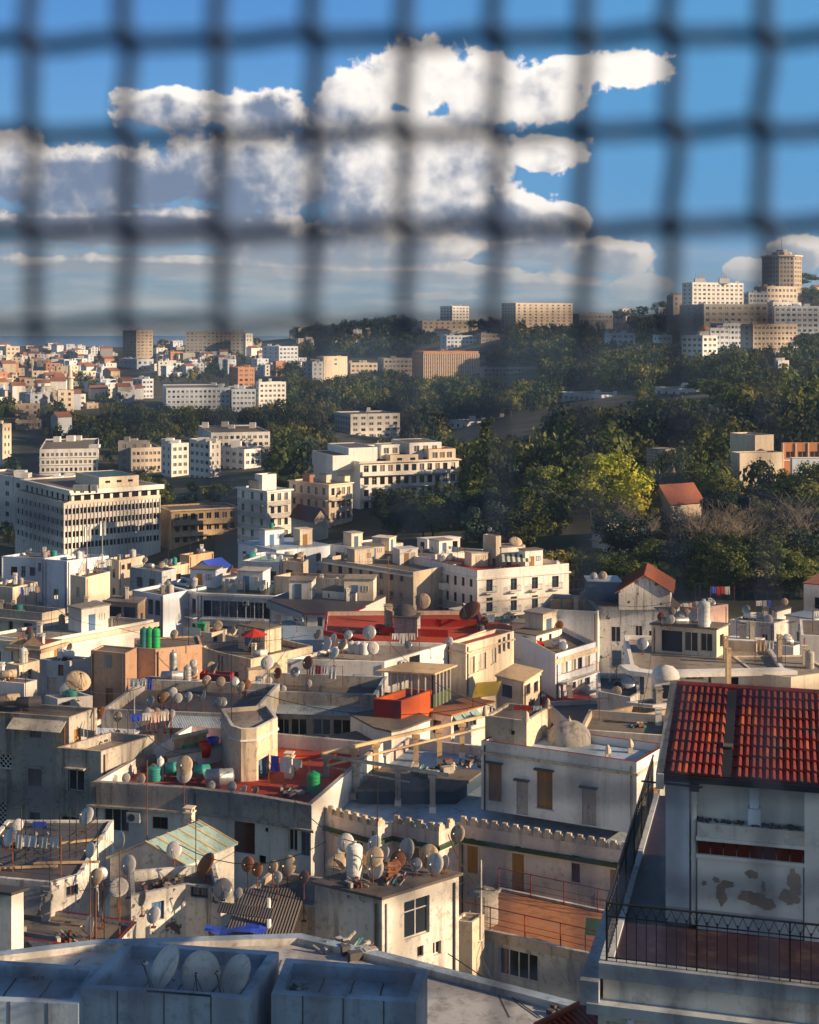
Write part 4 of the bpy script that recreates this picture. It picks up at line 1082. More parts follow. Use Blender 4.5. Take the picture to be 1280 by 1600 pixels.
# upper lit terrace and the frame of the pergola
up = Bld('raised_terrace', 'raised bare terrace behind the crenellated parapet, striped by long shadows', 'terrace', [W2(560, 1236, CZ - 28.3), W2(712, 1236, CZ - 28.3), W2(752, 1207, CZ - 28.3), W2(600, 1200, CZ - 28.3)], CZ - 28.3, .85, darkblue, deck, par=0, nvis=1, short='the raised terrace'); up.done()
def pergola():
    z1 = CZ - 26.7
    o = link('pergola', None, None, (*W2(600, 1250, z1 - 2.4), z1 - 2.4)); tag(o, 'bare timber and concrete pergola frame standing over the blue terrace', 'pergola'); base = Vector(o.location)
    def p3(px, py, z): q = W2(px, py, z); return Vector((q[0], q[1], z)) - base
    def beam(a, b, m=concrete, r=.13, z=z1):
        mb = MB(); A_, B_ = p3(*a, z), p3(*b, z); mb.bar(A_, B_, r, m, 4); mb.obj('beam', o)
    beam((503, 1178), (760, 1118), canvas); beam((503, 1180), (700, 1211), concrete); beam((512, 1196), (760, 1136), canvas, .08, z1 - .55); beam((512, 1198), (640, 1222), concrete, .06, z1 - .75)
    for (x, yt, m) in ((510, 1177, concrete), (553, 1168, canvas), (588, 1160, canvas), (650, 1146, canvas), (687, 1137, canvas), (722, 1128, canvas), (558, 1188, concrete), (622, 1197, concrete), (676, 1207, concrete)):
        A_ = p3(x, yt, z1); mb = MB(); mb.box(A_.x - .17, A_.x + .17, A_.y - .17, A_.y + .17, A_.z - 2.4, A_.z - .1, m); mb.box(A_.x - .28, A_.x + .28, A_.y - .22, A_.y + .22, A_.z - .3, A_.z - .12, m); mb.box(A_.x - .20, A_.x + .20, A_.y - .20, A_.y + .20, A_.z - 2.41, A_.z - 2.05, white); mb.obj('column', o)
pergola()
junk(Vector((*W2(545, 1245, CZ - 29.1), CZ - 29.1)), 'below the pergola', 1.6); junk(Vector((*W2(700, 1205, CZ - 28.3), CZ - 28.3)), 'on the raised terrace', 1.8); junk(Vector((*W2(660, 1210, CZ - 28.3), CZ - 28.3)), 'on the raised terrace', 1.5); junk(Vector((*W2(740, 1195, CZ - 28.3), CZ - 28.3)), 'on the raised terrace', 1.6)
junk(Vector((*W2(520, 1250, CZ - 29.1), CZ - 29.1)), 'below the pergola', 1.8)
upright_tank(Vector((*W2(497, 1235, CZ - 29.1), CZ - 29.1)), .45, .9, 'green', 'in the dark corner by the pergola')

# ================================================================== terrace with red railings
tr = B('railed_terrace_house', 'low house with a wired red railing round its brown terrace below the arched building', [(712, 1441), (932, 1492)], 6, whited, terra, Y=71.5, back=5.2, par=.12, short='the red railed terrace', thick=.15)
tr.w(0, 779, 840, 1485, 1530, 'curt'); tr.ring('cornice', .0, .5, .07, creamd, faces=[0]); tr.done()
def wired_rail(b, i0, off, n, place, lab):
    a, d, l = b.fr(0); o = link('wire_railing', None, None, (a[0] - d.y * off, a[1] + d.x * off, b.zroof)); mb = MB()
    for k in range(n + 1): u = l * k / n; pb = MB(); pb.bar((d.x*u, d.y*u, 0), (d.x*u, d.y*u, 1.25), .035, redirn, 5); pb.obj('post', o)
    for z in (.08, .4, .7, 1.22): mb.bar((0, 0, z), (d.x*l, d.y*l, z), .014 if z < 1 else .028, redirn)
    mb.obj('rail', o); reg(o, lab, place, 'railing')
wired_rail(tr, 0, .1, 4, 'along the near edge of the brown terrace', 'rusty red wire railing'); wired_rail(tr, 0, 5.0, 4, 'along the wall side of the brown terrace', 'rusty red wire railing')
sq = B('plaster_chimney_block', 'tall square plaster pier in front of the red railed terrace', [(706, 1438), (738, 1441), (757, 1428)], 6, creamd, decklit, Y=69, k=1, back=None, par=.12, short='the plaster pier', thick=.12); sq.done()
upright_tank(Vector((*W2(757, 1440, tr.zroof), tr.zroof)), .7, 1.5, 'grey', 'on the red railed terrace', 'hooded grey water tank'); dish((*W2(715, 1376, tr.zroof), tr.zroof), .9, 215, 25, 'cream', 2.5, 'at the box room corner above the brown terrace')
pole(tr.on(752, 1470), 4.0, tr.place, white, .05, 'white pipe')
# small dark green awning beside the white corner
o = link('canopy', None, None, onz(914, 1488, tr.zroof)); mb = MB(); mb.face([(0,0,.9), (1.6,-.3,.8), (1.7,.5,1.3), (.15,.7,1.4)], tilegrn); mb.face([(0,0,.87), (.15,.7,1.37), (1.7,.5,1.27), (1.6,-.3,.77)], tilegrn); mb.obj('cover', o); mb = MB(); mb.bar((.02,0,0),(.02,0,.86),.03,iron); mb.bar((1.55,-.28,0),(1.55,-.28,.76),.03,iron); mb.obj('post', o); tag(o, 'dark green canopy sheet between the brown terrace and the white corner', 'canopy')

# ================================================================== huts on the left
zl = CZ - 27.2
ht = Bld('patched_terrace', 'patched grey terrace with small square holes in its stained wall', 'terrace', [W2(-60, 1455, zl), W2(172, 1486, zl), W2(215, 1440, zl), W2(-60, 1400, zl)], zl, 6, peelw, deck, par=.18, nvis=2, short='the patched terrace', coping=tilered)
for k in range(4): ht.w(0, 104 + k * 12, 107.5 + k * 12, 1466 + k * 1.6, 1471 + k * 1.6, 'dark')
ht.done()
h1 = B('stained_hut', 'flat roofed white hut with black stains and torn roof boards', [(-60, 1366), (80, 1379), (126, 1366)], 3.4, peelw, tindark, Y=66, k=1, back=7.5, par=.1, short='the stained hut'); h1.w(0, 63, 80, 1398, 1448, 'dark'); h1.w(1, 104, 122, 1383, 1400, 'brown'); h1.done()
h2 = B('white_shed', 'small white lean-to shed with one sunlit side', [(-40, 1392), (18, 1398), (37, 1392)], 2.6, white, tindark, Y=62.5, k=1, back=None, par=0, short='the white lean-to shed'); h2.done()
h3 = B('rubble_roofed_house', 'low house with a dark torn roof and a blue door sheet', [(-40, 1345), (52, 1352), (66, 1335)], 2.5, tan, tindark, Y=71, k=1, back=None, par=.1, short='the torn dark roof'); h3.done()
for k in range(3):
    q = h1.rnd_on(.6); mb = MB(); mb.bar((-1.6, 0, .1), (1.6, .8 * k - .8, .16), .07, canvas, 4); o = mb.obj('plank', None, q, rnd.uniform(-.3, .5)); reg(o, 'loose sunlit plank', h1.place, 'plank')
mb = MB(); mb.box(-.35, .35, -.05, .05, 0, 2.2, plasticb); o = mb.obj('blue_sheet', None, onz(62, 1350, h3.zroof - .8)); tag(o, 'bright blue upright panel among the clothes lines', 'panel')
upright_tank(Vector((*W2(78, 1352, h3.zroof), h3.zroof - 1.4)), .45, 1.5, 'grey', 'beside the bright blue panel')
h4 = B('yard_house', 'white yard house with barred lit window between the shed and the dark corrugated roof', [(205, 1400), (290, 1382), (345, 1388)], 5, peelw, deck, Y=66.5, k=1, back=3.2, par=.5, short='the yard house'); h4.w(1, 297, 325, 1387, 1403, 'bars'); h4.w(0, 238, 256, 1408, 1438, 'doorb'); h4.done()
h5 = Bld('corrugated_lean_to', 'dark corrugated lean-to roof with a white post', 'lean-to', [W2(345, 1468, zl - .3), W2(420, 1478, zl - .3), W2(432, 1440, zl - .3), W2(372, 1432, zl - .3)], zl - .3, 2.0, grey, tindark, par=0, short='the corrugated lean-to')
shed_roof(h5, 0, 0, h5.fr(0)[2] + .3, zl + 1.4, .4, .3, tindark, 'roof_sheet'); h5.done()
o = link('corrugated_sheet', None, None, onz(350, 1466, zl - .15)); mb = MB()
for k in range(22):
    x = k * .14; mb.face([(x, 0, .15), (x + .07, 0, .2), (x + .5 + .07, 2.4, 1.35), (x + .5, 2.4, 1.3)], tindark); mb.face([(x + .07, 0, .2), (x + .14, 0, .15), (x + .64, 2.4, 1.3), (x + .57, 2.4, 1.35)], tindark)
mb.obj('sheet', o); tag(o, 'sloping dark corrugated sheet over the yard beside the white post', 'roof sheet')
pole(Vector(onz(420, 1455, zl)), 1.5, 'beside the sloping corrugated sheet', white, .12, 'thick white post')
o = link('tarpaulin', None, None, onz(318, 1470, zl - .1)); mb = MB(); rr = random.Random(2)
G = [[(x * .35, y * .3, .25 + rr.random() * .18) for x in range(9)] for y in range(4)]
for y in range(3):
    for x in range(8): mb.face([G[y][x], G[y][x+1], G[y+1][x+1], G[y+1][x]], plasticb)
mb.obj('sheet', o, smooth=True); tag(o, 'crumpled bright blue tarpaulin in the yard behind the blue roof well', 'tarpaulin')
for (b, x, y, dp, az_, el_, c, mh) in ((h4, 200, 1350, 28, 200, 20, 'white', 1.6), (h4, 185, 1392, 32, 170, 55, 'white', .9), (h4, 240, 1428, 24, 205, 35, 'white', .6), (h4, 222, 1404, 22, 235, 20, 'cream', .8), (ht, 140, 1446, 28, 235, 15, 'white', .8), (ht, 150, 1372, 24, 200, 30, 'cream', 3), (ht, 141, 1330, 22, 220, 20, 'white', 5), (h4, 348, 1387, 30, 180, 40, 'grey', .6), (h4, 372, 1400, 16, 200, 30, 'white', .4), (ht, 187, 1319, 26, 225, 15, 'white', 4.4), (h3, 28, 1292, 18, 180, 30, 'white', 1.2), (ht, 160, 1366, 18, 150, 20, 'grey', 2.5)):
    dish_px(b, x, y, dp, az_, el_, c, mh)
clutter(ht, 1, 0, 3, 1, 2); clutter(h1, 2, 0, 1, 0, 2); clutter(h4, 1, 0, 1, 0, 2)
# scaffold of poles and lines
for k in range(9):
    x = 38 + k * 14; pole(Vector(onz(x + rnd.uniform(-3, 3), 1362 - k * 2, zl + 1.0)), rnd.choice([2.5, 3.0, 3.5]), 'in the thicket of clothes poles', iron, .03, 'dark thin clothes pole')
for (a, b_) in (((40, 1332), (155, 1275)), ((50, 1338), (150, 1288)), ((30, 1345), (130, 1300)), ((75, 1340), (165, 1298))):
    cable_run([onz(*a, CZ - 25.2), onz(*b_, CZ - 24.6)], 'strung between the clothes poles', .03, .25, 'slack clothes line')

# a house fronting the low yard with a row of dishes (right of shed)
h6 = B('terrace_strip', 'narrow terrace strip with a row of rusty dishes before the brown roller shutter', [(375, 1400), (420, 1408), (492, 1418)], 4, creamd, deck, Y=67.5, k=0, back=3.5, par=.3, short='the rusty dish terrace'); h6.done()
for (x, y, dp, c) in ((426, 1356, 19, 'cream'), (449, 1355, 30, 'cream'), (387, 1352, 22, 'rusty'), (402, 1360, 20, 'rusty'), (434, 1372, 16, 'white'), (475, 1372, 18, 'rusty')): dish_px(h6, x, y, dp, 205, 25, c, 2.0)
for x in (395, 430, 460): junk(h6.on(x, 1404), h6.place, .7)
# ================================================================== old grey house on the left
o1 = B('grey_house', 'tall grey stained rendered house with lattice openings and a lit ochre gable', [(-60, 1109), (108, 1121), (152, 1106)], 16, grey, deck, Y=92, k=1, back=None, par=.25, short='the tall grey house', coping=tan)
o1.w(0, -3, 18, 1179, 1202, 'lattice'); o1.w(0, -3, 9, 1254, 1297, 'lattice'); o1.w(0, 44, 65, 1200, 1229, 'brown', sill=grey, hood=grey, sub=True); o1.w(0, 46, 64, 1141, 1153, 'brown', sub=True); o1.w(0, 47, 62, 1268, 1290, 'blue', sub=True)
o1.w(1, 116, 126, 1139, 1165, 'door'); o1.done(); shed_roof(o1, 0, o1.u(0, 20), o1.u(0, 104), o1.zat(0, o1.u(0, 60), 1124), .9, .5, concrete)
o2 = B('grey_house_wing', 'stepped grey wing with a white framed window and long sunlit ochre side wall', [(88, 1168), (158, 1174), (241, 1149)], 14, grey, decklit, Y=88, k=1, back=None, par=.55, short='the stepped grey wing', coping=tan)
o2.w(0, 107, 131, 1203, 1236, 'win', sill=grey, hood=grey, sub=True); o2.w(0, 98, 134, 1274, 1312, 'blue', hood=grey, sub=True); o2.done()
for (x, y, l, c) in ((12, 1108, 1.5, 'cream'), (45, 1112, 1.5, 'dark')): lying_tank(o1.on(x, y), .38, l, c, o1.place, .25, desc='cream lying cylinder water tank' if c == 'cream' else 'dark lying cylinder water tank with a cream end')
dish_px(o1, 122, 1068, 40, 150, 55, 'cream', 1.2, desc='very large cream parabolic dish'); dish_px(o2, 158, 1112, 14, 190, 30, 'rusty', 1.5); dish_px(o2, 184, 1121, 15, 200, 25, 'cream', 1.5); aerial(o1.on(40, 1112), 2.5, o1.place)
junk(o2.on(150, 1160), o2.place, 1.0); junk(o2.on(185, 1152), o2.place, 1.2); pole(o2.on(210, 1150), 3, o2.place, white, .05, 'white pipe')
for (x, y, dp, c) in ((229, 1126, 18, 'white'), (235, 1122, 14, 'white'), (243, 1126, 18, 'cream'), (258, 1127, 14, 'white'), (268, 1130, 13, 'white')): dish_px(o2, x, y, dp, 195, 25, c, 2.0, place=None) if False else dish((*W2(x, 1145, o2.zroof - .3), o2.zroof - .3), dp / F * 92, 195, 25, c, 1.2, 'in the huddle behind the stepped grey wing')

# ================================================================== long low house with the stained rim
o3 = B('rim_house', 'long low white house with stained concrete rim and brown roller shutter', [(146, 1221), (300, 1231), (400, 1243), (486, 1258)], 9, white, deckred, Y=83, k=2, back=13, par=.9, short='the long rimmed terrace', thick=.3, coping=concrete, nvis=3)
o3.w(2, 413, 420, 1292, 1300, 'dark'); o3.w(1, 366, 398, 1283, 1334, 'roller'); o3.w(0, 162, 201, 1257, 1300, 'curt'); o3.w(0, 238, 262, 1276, 1296, 'brown'); o3.w(2, 450, 465, 1286, 1330, 'win', sub=True); o3.w(2, 470, 484, 1288, 1338, 'blue', sub=True); o3.w(2, 404, 416, 1336, 1350, 'dark')
o3.ring('rim', .0, 1.35, .08, grey, faces=[0, 1, 2]); o3.ring('ledge', 1.36, .12, .3, concrete, faces=[0, 1, 2]); o3.done(); ac_on(o3, 0, 211, 1283)
for (x, y, dp, c, az_) in ((179,1215,12,'white',200),(197,1214,14,'white',190),(220,1216,16,'cream',200),(330,1226,14,'white',195),(312,1214,14,'rusty',195),(303,1196,14,'rusty',200),(381,1232,13,'white',230),(399,1234,14,'cream',230),(362,1228,16,'grey',200),(288,1209,26,'white',195),(462,1197,12,'white',190),(239,1199,14,'rusty',190)): dish_px(o3, x, y, dp, az_, 28, c, .6 if x != 288 else 1.6)
for (x, y, r, h, c) in ((242, 1205, .45, .8, 'teal'),): upright_tank(o3.on(x, y + 14), r, h, c, o3.place)
lying_tank(o3.on(271, 1218), .42, .9, 'teal', o3.place, .2); lying_tank(o3.on(316, 1222), .42, .9, 'teal', o3.place, .2); lying_tank(o3.on(343, 1233), .5, 1.6, 'galvanised', o3.place, .15); lying_tank(o3.on(228, 1205), .4, 1.2, 'dark', o3.place, .2)
upright_tank(o3.on(251, 1218), .22, 1.25, 'white', o3.place, 'slim white upright water tank'); upright_tank(o3.on(490, 1238), .4, 1.1, 'green', o3.place); junk(o3.on(455, 1240), o3.place, 1.1); junk(o3.on(480, 1238), o3.place, .9)
chimney(o3.on(452, 1215), .5, 1.3, cream, o3.place)
# second red level behind with orange walls
w1 = B('orange_wall', 'bright orange low wall round the sunken red terrace', [(433, 1182), (524, 1178)], 1.5, orange, deckred, Y=93, k=0, back=.3, par=0, short='the orange wall'); w1.done()
w2 = B('pink_wall', 'pink and maroon parapet band behind the orange wall', [(433, 1168), (583, 1164)], 1.3, pink, maroon, Y=97, k=0, back=.3, par=0, short='the pink wall'); w2.done()
o4 = B('stair_tower', 'round cornered plaster stair tower with a dark door and sunlit side', [(357, 1127), (361, 1134), (377, 1139), (401, 1138), (434, 1121)], 5.0, creamd, decklit, Y=88.5, k=3, back=None if False else 3.2, par=.25, short='the round cornered stair tower', coping=white)
o4.w(3, 404, 419, 1184, 1224, 'doord'); o4.ring('band', .7, .1, .08, white); o4.done(); pole(o4.on(362, 1128), 4.5, o4.place, iron, .03); aerial(o4.on(405, 1125), 1.5, o4.place, 1)
pl = MB(); pl.box(-1, 1, -.05, .05, 0, .9, creamd)
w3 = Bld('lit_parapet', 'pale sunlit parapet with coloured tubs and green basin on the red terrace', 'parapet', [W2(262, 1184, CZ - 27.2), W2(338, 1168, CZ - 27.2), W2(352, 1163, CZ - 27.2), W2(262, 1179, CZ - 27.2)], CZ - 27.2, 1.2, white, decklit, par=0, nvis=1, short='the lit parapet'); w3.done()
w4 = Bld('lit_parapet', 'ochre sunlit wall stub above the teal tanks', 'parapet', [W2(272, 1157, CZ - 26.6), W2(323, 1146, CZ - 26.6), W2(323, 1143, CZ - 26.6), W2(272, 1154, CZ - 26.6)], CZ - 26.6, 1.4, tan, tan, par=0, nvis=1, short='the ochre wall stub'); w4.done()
def tub(px, py, z, r, h, m, lab):
    q = onz(px, py, z); mb = MB(); mb.lathe([(0.001, 0), (r * .8, 0), (r, h), (r * .93, h), (r * .75, .05), (.001, .05)], m, 16); o = link('tub', None, None, q); mb.obj('body', o, smooth=True); mb = MB(); mb.lathe([(r, h), (r * 1.07, h + .01), (r * 1.07, h + .05), (r * .94, h + .05)], m, 16); mb.obj('rim', o); tag(o, lab, 'tub')
tub(298, 1178, o3.zroof + .5, .55, .6, plasticg, 'wide bright green plastic basin on the red terrace'); tub(321, 1182, o3.zroof + .5, .42, .9, plasticr, 'bright red plastic bin beside the green basin'); tub(333, 1166, o3.zroof + 1.0, .4, .5, plasticb, 'dark blue round bowl behind the red bin'); tub(309, 1180, o3.zroof + .4, .3, .5, plasticr, 'small red pot between the green basin and red bin')

# ================================================================== long wall with dishes, corrugated strip and glazed gallery
v1 = B('gallery_house', 'low white house with a glazed gallery under a grey blue sheet roof', [(386, 1079), (588, 1086)], 8, grey, deck, Y=108, k=1, back=6, par=.9, short='the glazed gallery house', thick=.3, coping=greyb)
for k, (x0, x1) in enumerate(((434, 452), (454, 480), (489, 517), (520, 548), (552, 581))): v1.w(0, x0, x1, 1123, 1149, 'wide', sub=True)
v1.ring('ledge', 4.1, .14, .2, white, faces=[0]); v1.done(); shed_roof(v1, 0, 0, v1.fr(0)[2], v1.zat(0, 5, 1102), 1.0, .45, tinblue); v1.ring('band', 1.5, .5, .04, greyb, faces=[0])
v2 = B('blue_door_house', 'white rooftop house with a double blue door and many dishes', [(449, 1030), (601, 1034), (703, 1005)], 4.0, white, decklit, Y=121, k=1, back=None, par=.3, short='the blue door house', thick=.25)
v2.w(0, 530, 549, 1055, 1086, 'doorb'); v2.w(0, 551, 571, 1055, 1086, 'doorb'); v2.w(1, 640, 656, 1024, 1040, 'dark', sub=False); v2.done(); ac_on(v2, 1, 627, 1042)
for (x, y, dp, c, az_, el_) in ((511,1009,19,'white',225,30),(522,1022,18,'white',220,40),(535,1008,18,'cream',225,35),(577,990,21,'grey',190,20),(583,1014,19,'white',180,20),(544,993,14,'grey',190,30),(497,992,16,'cream',220,40),(638,1008,12,'grey',190,30),(521,998,14,'white',230,20),(702,1003,13,'white',200,20)): dish_px(v2, x, y, dp, az_, el_, c, 1.0)
upright_tank(v2.on(550, 1020), .38, .9, 'white', v2.place); upright_tank(v2.on(560, 1021), .38, .9, 'white', v2.place); upright_tank(v2.on(569, 1022), .38, .9, 'white', v2.place); junk(v2.on(515, 1025), v2.place, 1.0)
for (x, y) in ((393, 1107), (404, 1100), (421, 1098), (434, 1101), (474, 1092), (412, 1088)): dish_px(v1, x + 8, y - 25, 12, 195, 25, rnd.choice(['white', 'white', 'cream']), .6)
dish_px(v1, 434, 1051, 16, 215, 20, 'rusty', 1.6); dish_px(v1, 418, 1039, 22, 190, 40, 'white', 2.4); dish_px(v1, 481, 1038, 20, 215, 20, 'rusty', 2.2); dish_px(v1, 461, 1053, 15, 190, 30, 'grey', 1.4); aerial(v1.on(421, 1078), 5.5, v1.place)
# tank farm on long dark wall left of it
v3 = B('dark_wall_house', 'low dark stained house with dishes in a row along its parapet', [(160, 1108), (392, 1117)], 6, grey, tindark, Y=102, k=0, back=9, par=.8, short='the dark walled house', thick=.25, coping=greyb); v3.done(); shed_roof(v3, 0, v3.u(0, 268), v3.fr(0)[2], v3.ztop - .25, 1.0, .6, tinblue, 'sheet')
for (x, y, c) in ((270,1083,'white'),(278,1092,'white'),(258,1090,'cream'),(294,1090,'white'),(317,1090,'white'),(340,1098,'grey'),(348,1098,'grey'),(235,1096,'grey'),(252,1092,'rusty'),(323,1064,'cream'),(345,1066,'cream'),(367,1066,'grey'),(376,1074,'cream'),(385,1070,'rusty')): dish_px(v3, x, y, 15, rnd.gauss(195, 15), 28, c, 1.0)

# ================================================================== peach tower and its neighbours
q1 = B('peach_tower', 'peach plaster tower block with a white lattice opening and arched door', [(142, 1016), (196, 1021), (214, 1012)], 7.0, peach, deck, Y=124, k=1, back=None, par=.1, short='the peach tower'); q1.w(0, 162, 176, 1022, 1046, 'lattice'); q1.w(0, 165, 177, 1076, 1104, 'louv', sub=False); q1.done()
q2 = B('peach_annex', 'peach annex with green tanks and sunlit ochre wall behind the peach tower', [(212, 1012), (243, 1014), (316, 1007)], 5.5, peach, deck, Y=126, k=1, back=4, par=.12, short='the peach annex'); q2.done()
for i, x in enumerate((225, 234, 244)): upright_tank(Vector(q2.on(x, 1012)), .36, 1.6, 'teal' if i == 0 else 'green', q2.place, 'dark teal upright barrel tank' if i == 0 else ('bright green upright barrel tank' if i == 1 else 'lit green upright barrel tank'))
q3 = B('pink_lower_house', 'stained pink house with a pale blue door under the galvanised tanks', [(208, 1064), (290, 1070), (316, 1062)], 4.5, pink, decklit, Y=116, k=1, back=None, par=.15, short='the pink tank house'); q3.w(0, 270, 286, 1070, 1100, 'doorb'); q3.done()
upright_tank(q3.on(271, 1064), .33, 2.2, 'galvanised', q3.place, 'tall galvanised boiler cylinder'); lying_tank(q3.on(269, 1068), .40, 1.7, 'galvanised', q3.place, .1); upright_tank(q3.on(293, 1066), .32, 1.25, 'galvanised', q3.place, 'short galvanised boiler cylinder'); dish_px(q3, 302, 1048, 15, 190, 30, 'grey', .6); dish_px(q3, 302, 1038, 12, 190, 30, 'white', 1.2)
dish((*W2(272, 1000, q2.zroof), q2.zroof), .8, 200, 30, 'cream', .5, q2.place); pole(q2.on(295, 1008), 4, q2.place, iron, .03)

# ================================================================== orange veranda house and its long lit wing
e1 = B('orange_balcony', 'orange and dark red rounded balcony block with green net screens', [(584, 1092), (627, 1095), (677, 1078)], 2.7, orange, deckred, Y=104, k=1, back=None, par=.9, short='the orange balcony'); e1.done()
mb = MB(); a, d, l = e1.fr(0); mb.box(.01, l - .01, -.02, -.004, 0, e1.h - .01, redwall); mb.obj('red_panel', e1.root, (0, 0, 0), math.atan2(d.y, d.x))
vr = Bld('veranda', 'veranda with green netting, thin posts and a sunlit tan flat roof over the orange balcony', 'veranda', *( [W2(600, 1049, CZ - 25.9), W2(676, 1053, CZ - 25.9), W2(704, 1042, CZ - 25.9), W2(640, 1038, CZ - 25.9)], CZ - 25.9, 2.6, cream), roof=canvas, par=0, nvis=2, short='the veranda')
def veranda_posts():
    z = vr.zroof; o = vr.root; A_, B_, C_, D_ = [Vector((*vr.loc(p), 0)) for p in vr.foot]
    mb = MB(); out = [vr.loc(p) for p in inset(vr.foot, -.35)]; mb.prism(out, vr.h, vr.h + .12, canvas); mb.obj('roof', o)
    for a, b, n in ((A_, B_, 7), (B_, C_, 5)):
        for k in range(n + 1): p = a.lerp(b, k / n); mb = MB(); mb.box(p.x - .05, p.x + .05, p.y - .05, p.y + .05, 0, vr.h - .003, white); mb.obj('post', o)
        mb = MB(); q0, q1 = a, b; mb.face([(q0.x, q0.y, .0), (q1.x, q1.y, 0), (q1.x, q1.y, 1.0), (q0.x, q0.y, 1.0)], olive); mb.obj('net_screen', o)
    mb = MB(); mb.face([(D_.x, D_.y, 0), (C_.x, C_.y, 0), (C_.x, C_.y, vr.h), (D_.x, D_.y, vr.h)], cream); mb.face([(A_.x + .3, A_.y + 1.5, 0), (D_.x, D_.y, 0), (D_.x, D_.y, vr.h), (A_.x + .3, A_.y + 1.5, vr.h)], white); mb.obj('wall', o)
veranda_posts()
e2 = B('white_drum_house', 'rounded white wall section below the orange balcony with a lit window strip', [(586, 1138), (612, 1144), (628, 1141), (672, 1125)], 5, white, deck, Y=101, k=1, back=4, par=0, short='the rounded white wall'); e2.w(2, 640, 668, 1128, 1140, 'far', sub=False); e2.done()
e3 = B('cream_wing', 'long weathered cream wing with tall windows lit by low sun', [(699, 1003), (728, 1007), (803, 986)], 9, cream, deckred, Y=127, k=1, back=None, par=.3, short='the long cream wing', coping=creamd)
for (x0, x1, y0, y1) in ((733, 742, 1027, 1052), (747, 760, 1020, 1046), (768, 776, 1012, 1036)): e3.w(1, x0, x1, y0, y1, 'louvw', sill=cream)
for x in (778, 785, 792): e3.w(1, x, x + 5, 998 - (x - 778) * .5, 1022 - (x - 778) * .5, 'wide')
e3.ring('cornice', .7, .15, .1, creamd); e3.ring('moulding', 4.6, .2, .15, cream, faces=[0, 1]); e3.done()
e4 = B('pale_awning_house', 'low house with rusty red roof and pale blue awnings under the cream wing', [(664, 1112), (705, 1119), (770, 1098)], 7, whited, terra, Y=106, k=1, back=None, par=0, short='the awning house')
for x in (709, 722, 735): e4.w(1, x, x + 10, 1126 - (x - 709) * .3, 1142 - (x - 709) * .3, 'blue')
e4.w(0, 676, 690, 1125, 1146, 'brown'); e4.done()
for k in range(3): u = e4.u(1, 708 + 13 * k); shed_roof(e4, 1, u, u + .85, e4.zat(1, u, 1119 - 4 * k), .6, .45, tingrn, corr=False)
e5 = B('tan_roof_box', 'cream roof room with sunlit tan slab roof beside the blue walled house', [(776, 1057), (818, 1067), (846, 1049)], 6.5, cream, canvas, Y=110, k=1, back=None, par=0, short='the tan roofed room'); e5.w(1, 822, 829, 1068, 1086, 'brown'); e5.w(1, 834, 841, 1064, 1082, 'brown'); e5.w(0, 784, 800, 1070, 1090, 'dark'); e5.w(1, 826, 836, 1094, 1106, 'far', sub=False); e5.done()
o = link('awning', None, None, onz(738, 1090, CZ - 28.0)); mb = MB(); mb.face([(0,0,0),(1.9,.4,.1),(2.4,2.0,.8),(.4,1.8,.7)], yellowc); mb.face([(0,0,-.04),(.4,1.8,.66),(2.4,2.0,.76),(1.9,.4,.06)], yellowc); mb.obj('canvas', o); mb = MB(); mb.bar((.05,.02,-1.6),(.05,.02,-.05),.03,iron); mb.bar((1.85,.38,-1.6),(1.85,.38,.05),.03,iron); mb.obj('post', o); tag(o, 'yellow canvas awning stretched between the cream wing and tan roofed room', 'awning')
# red roof terrace
r1 = B('red_terrace_house', 'house topped by a bright red walled roof terrace in the middle of town', [(506, 985), (600, 1006), (690, 1009), (762, 983)], 7, cream, deckred, Y=137, k=2, back=10, par=.45, short='the red roof terrace', coping=redwall, thick=.25); r1.done()
r1.ring('red_band', 0, .5, .03, redwall, faces=[0, 1])
for (x0, y0, x1, y1) in ((595, 992, 700, 996), (630, 978, 745, 980)):
    z = r1.zroof; a = Vector((*W2(x0, y0, z), z)); b_ = Vector((*W2(x1, y1, z), z)); d = b_ - a; mb = MB(); mb.prism([(0, 0), (d.x, d.y), (d.x, d.y + .25), (0, .25)], 0, .75, redwall); o = mb.obj('terrace_wall', None, a); tag(o, 'bright red dividing wall across the red roof terrace' + (', the nearer one' if y0 == 992 else ', the farther one'), 'wall')
rt = Bld('roof_room', 'small round topped roof room rising from the red roof terrace', 'roof room', [W2(616, 994, r1.zroof), W2(652, 996, r1.zroof), W2(657, 988, r1.zroof), W2(622, 986, r1.zroof)], r1.zroof + 1.9, 1.9, concrete, deck, par=0, nvis=2, short='the round topped roof room'); rt.done()
mb = MB(); mb.lathe([(1.15, 0), (1.1, .4), (.8, .8), (.4, 1.0), (0.001, 1.05)], deck, 18, (rt.loc(rt.foot[0])[0] + 1.1, 1.1, rt.h + .13)); mb.obj('dome', rt.root, smooth=True)
dish_px(r1, 661, 942, 24, 190, 30, 'cream', 2.2); dish_px(r1, 734, 958, 36, 225, 50, 'rusty', 1.4, desc='wide tilted rusty parabolic dish'); dish_px(r1, 757, 971, 13, 200, 20, 'rusty', 1.0); chimney(r1.on(607, 985), .7, 2.4, creamd, r1.place, 'tall cream chimney'); pole(r1.on(607, 983), 7.5, r1.place, rust, .06, 'very tall thin rusty mast'); junk(r1.on(590, 990), r1.place, 1.2); junk(r1.on(545, 988), r1.place, 1); upright_tank(r1.on(752, 990), .35, .8, 'dark', r1.place)
tub(593, 985, r1.zroof, .5, .5, plasticr, 'orange red tub at the corner of the red roof terrace')

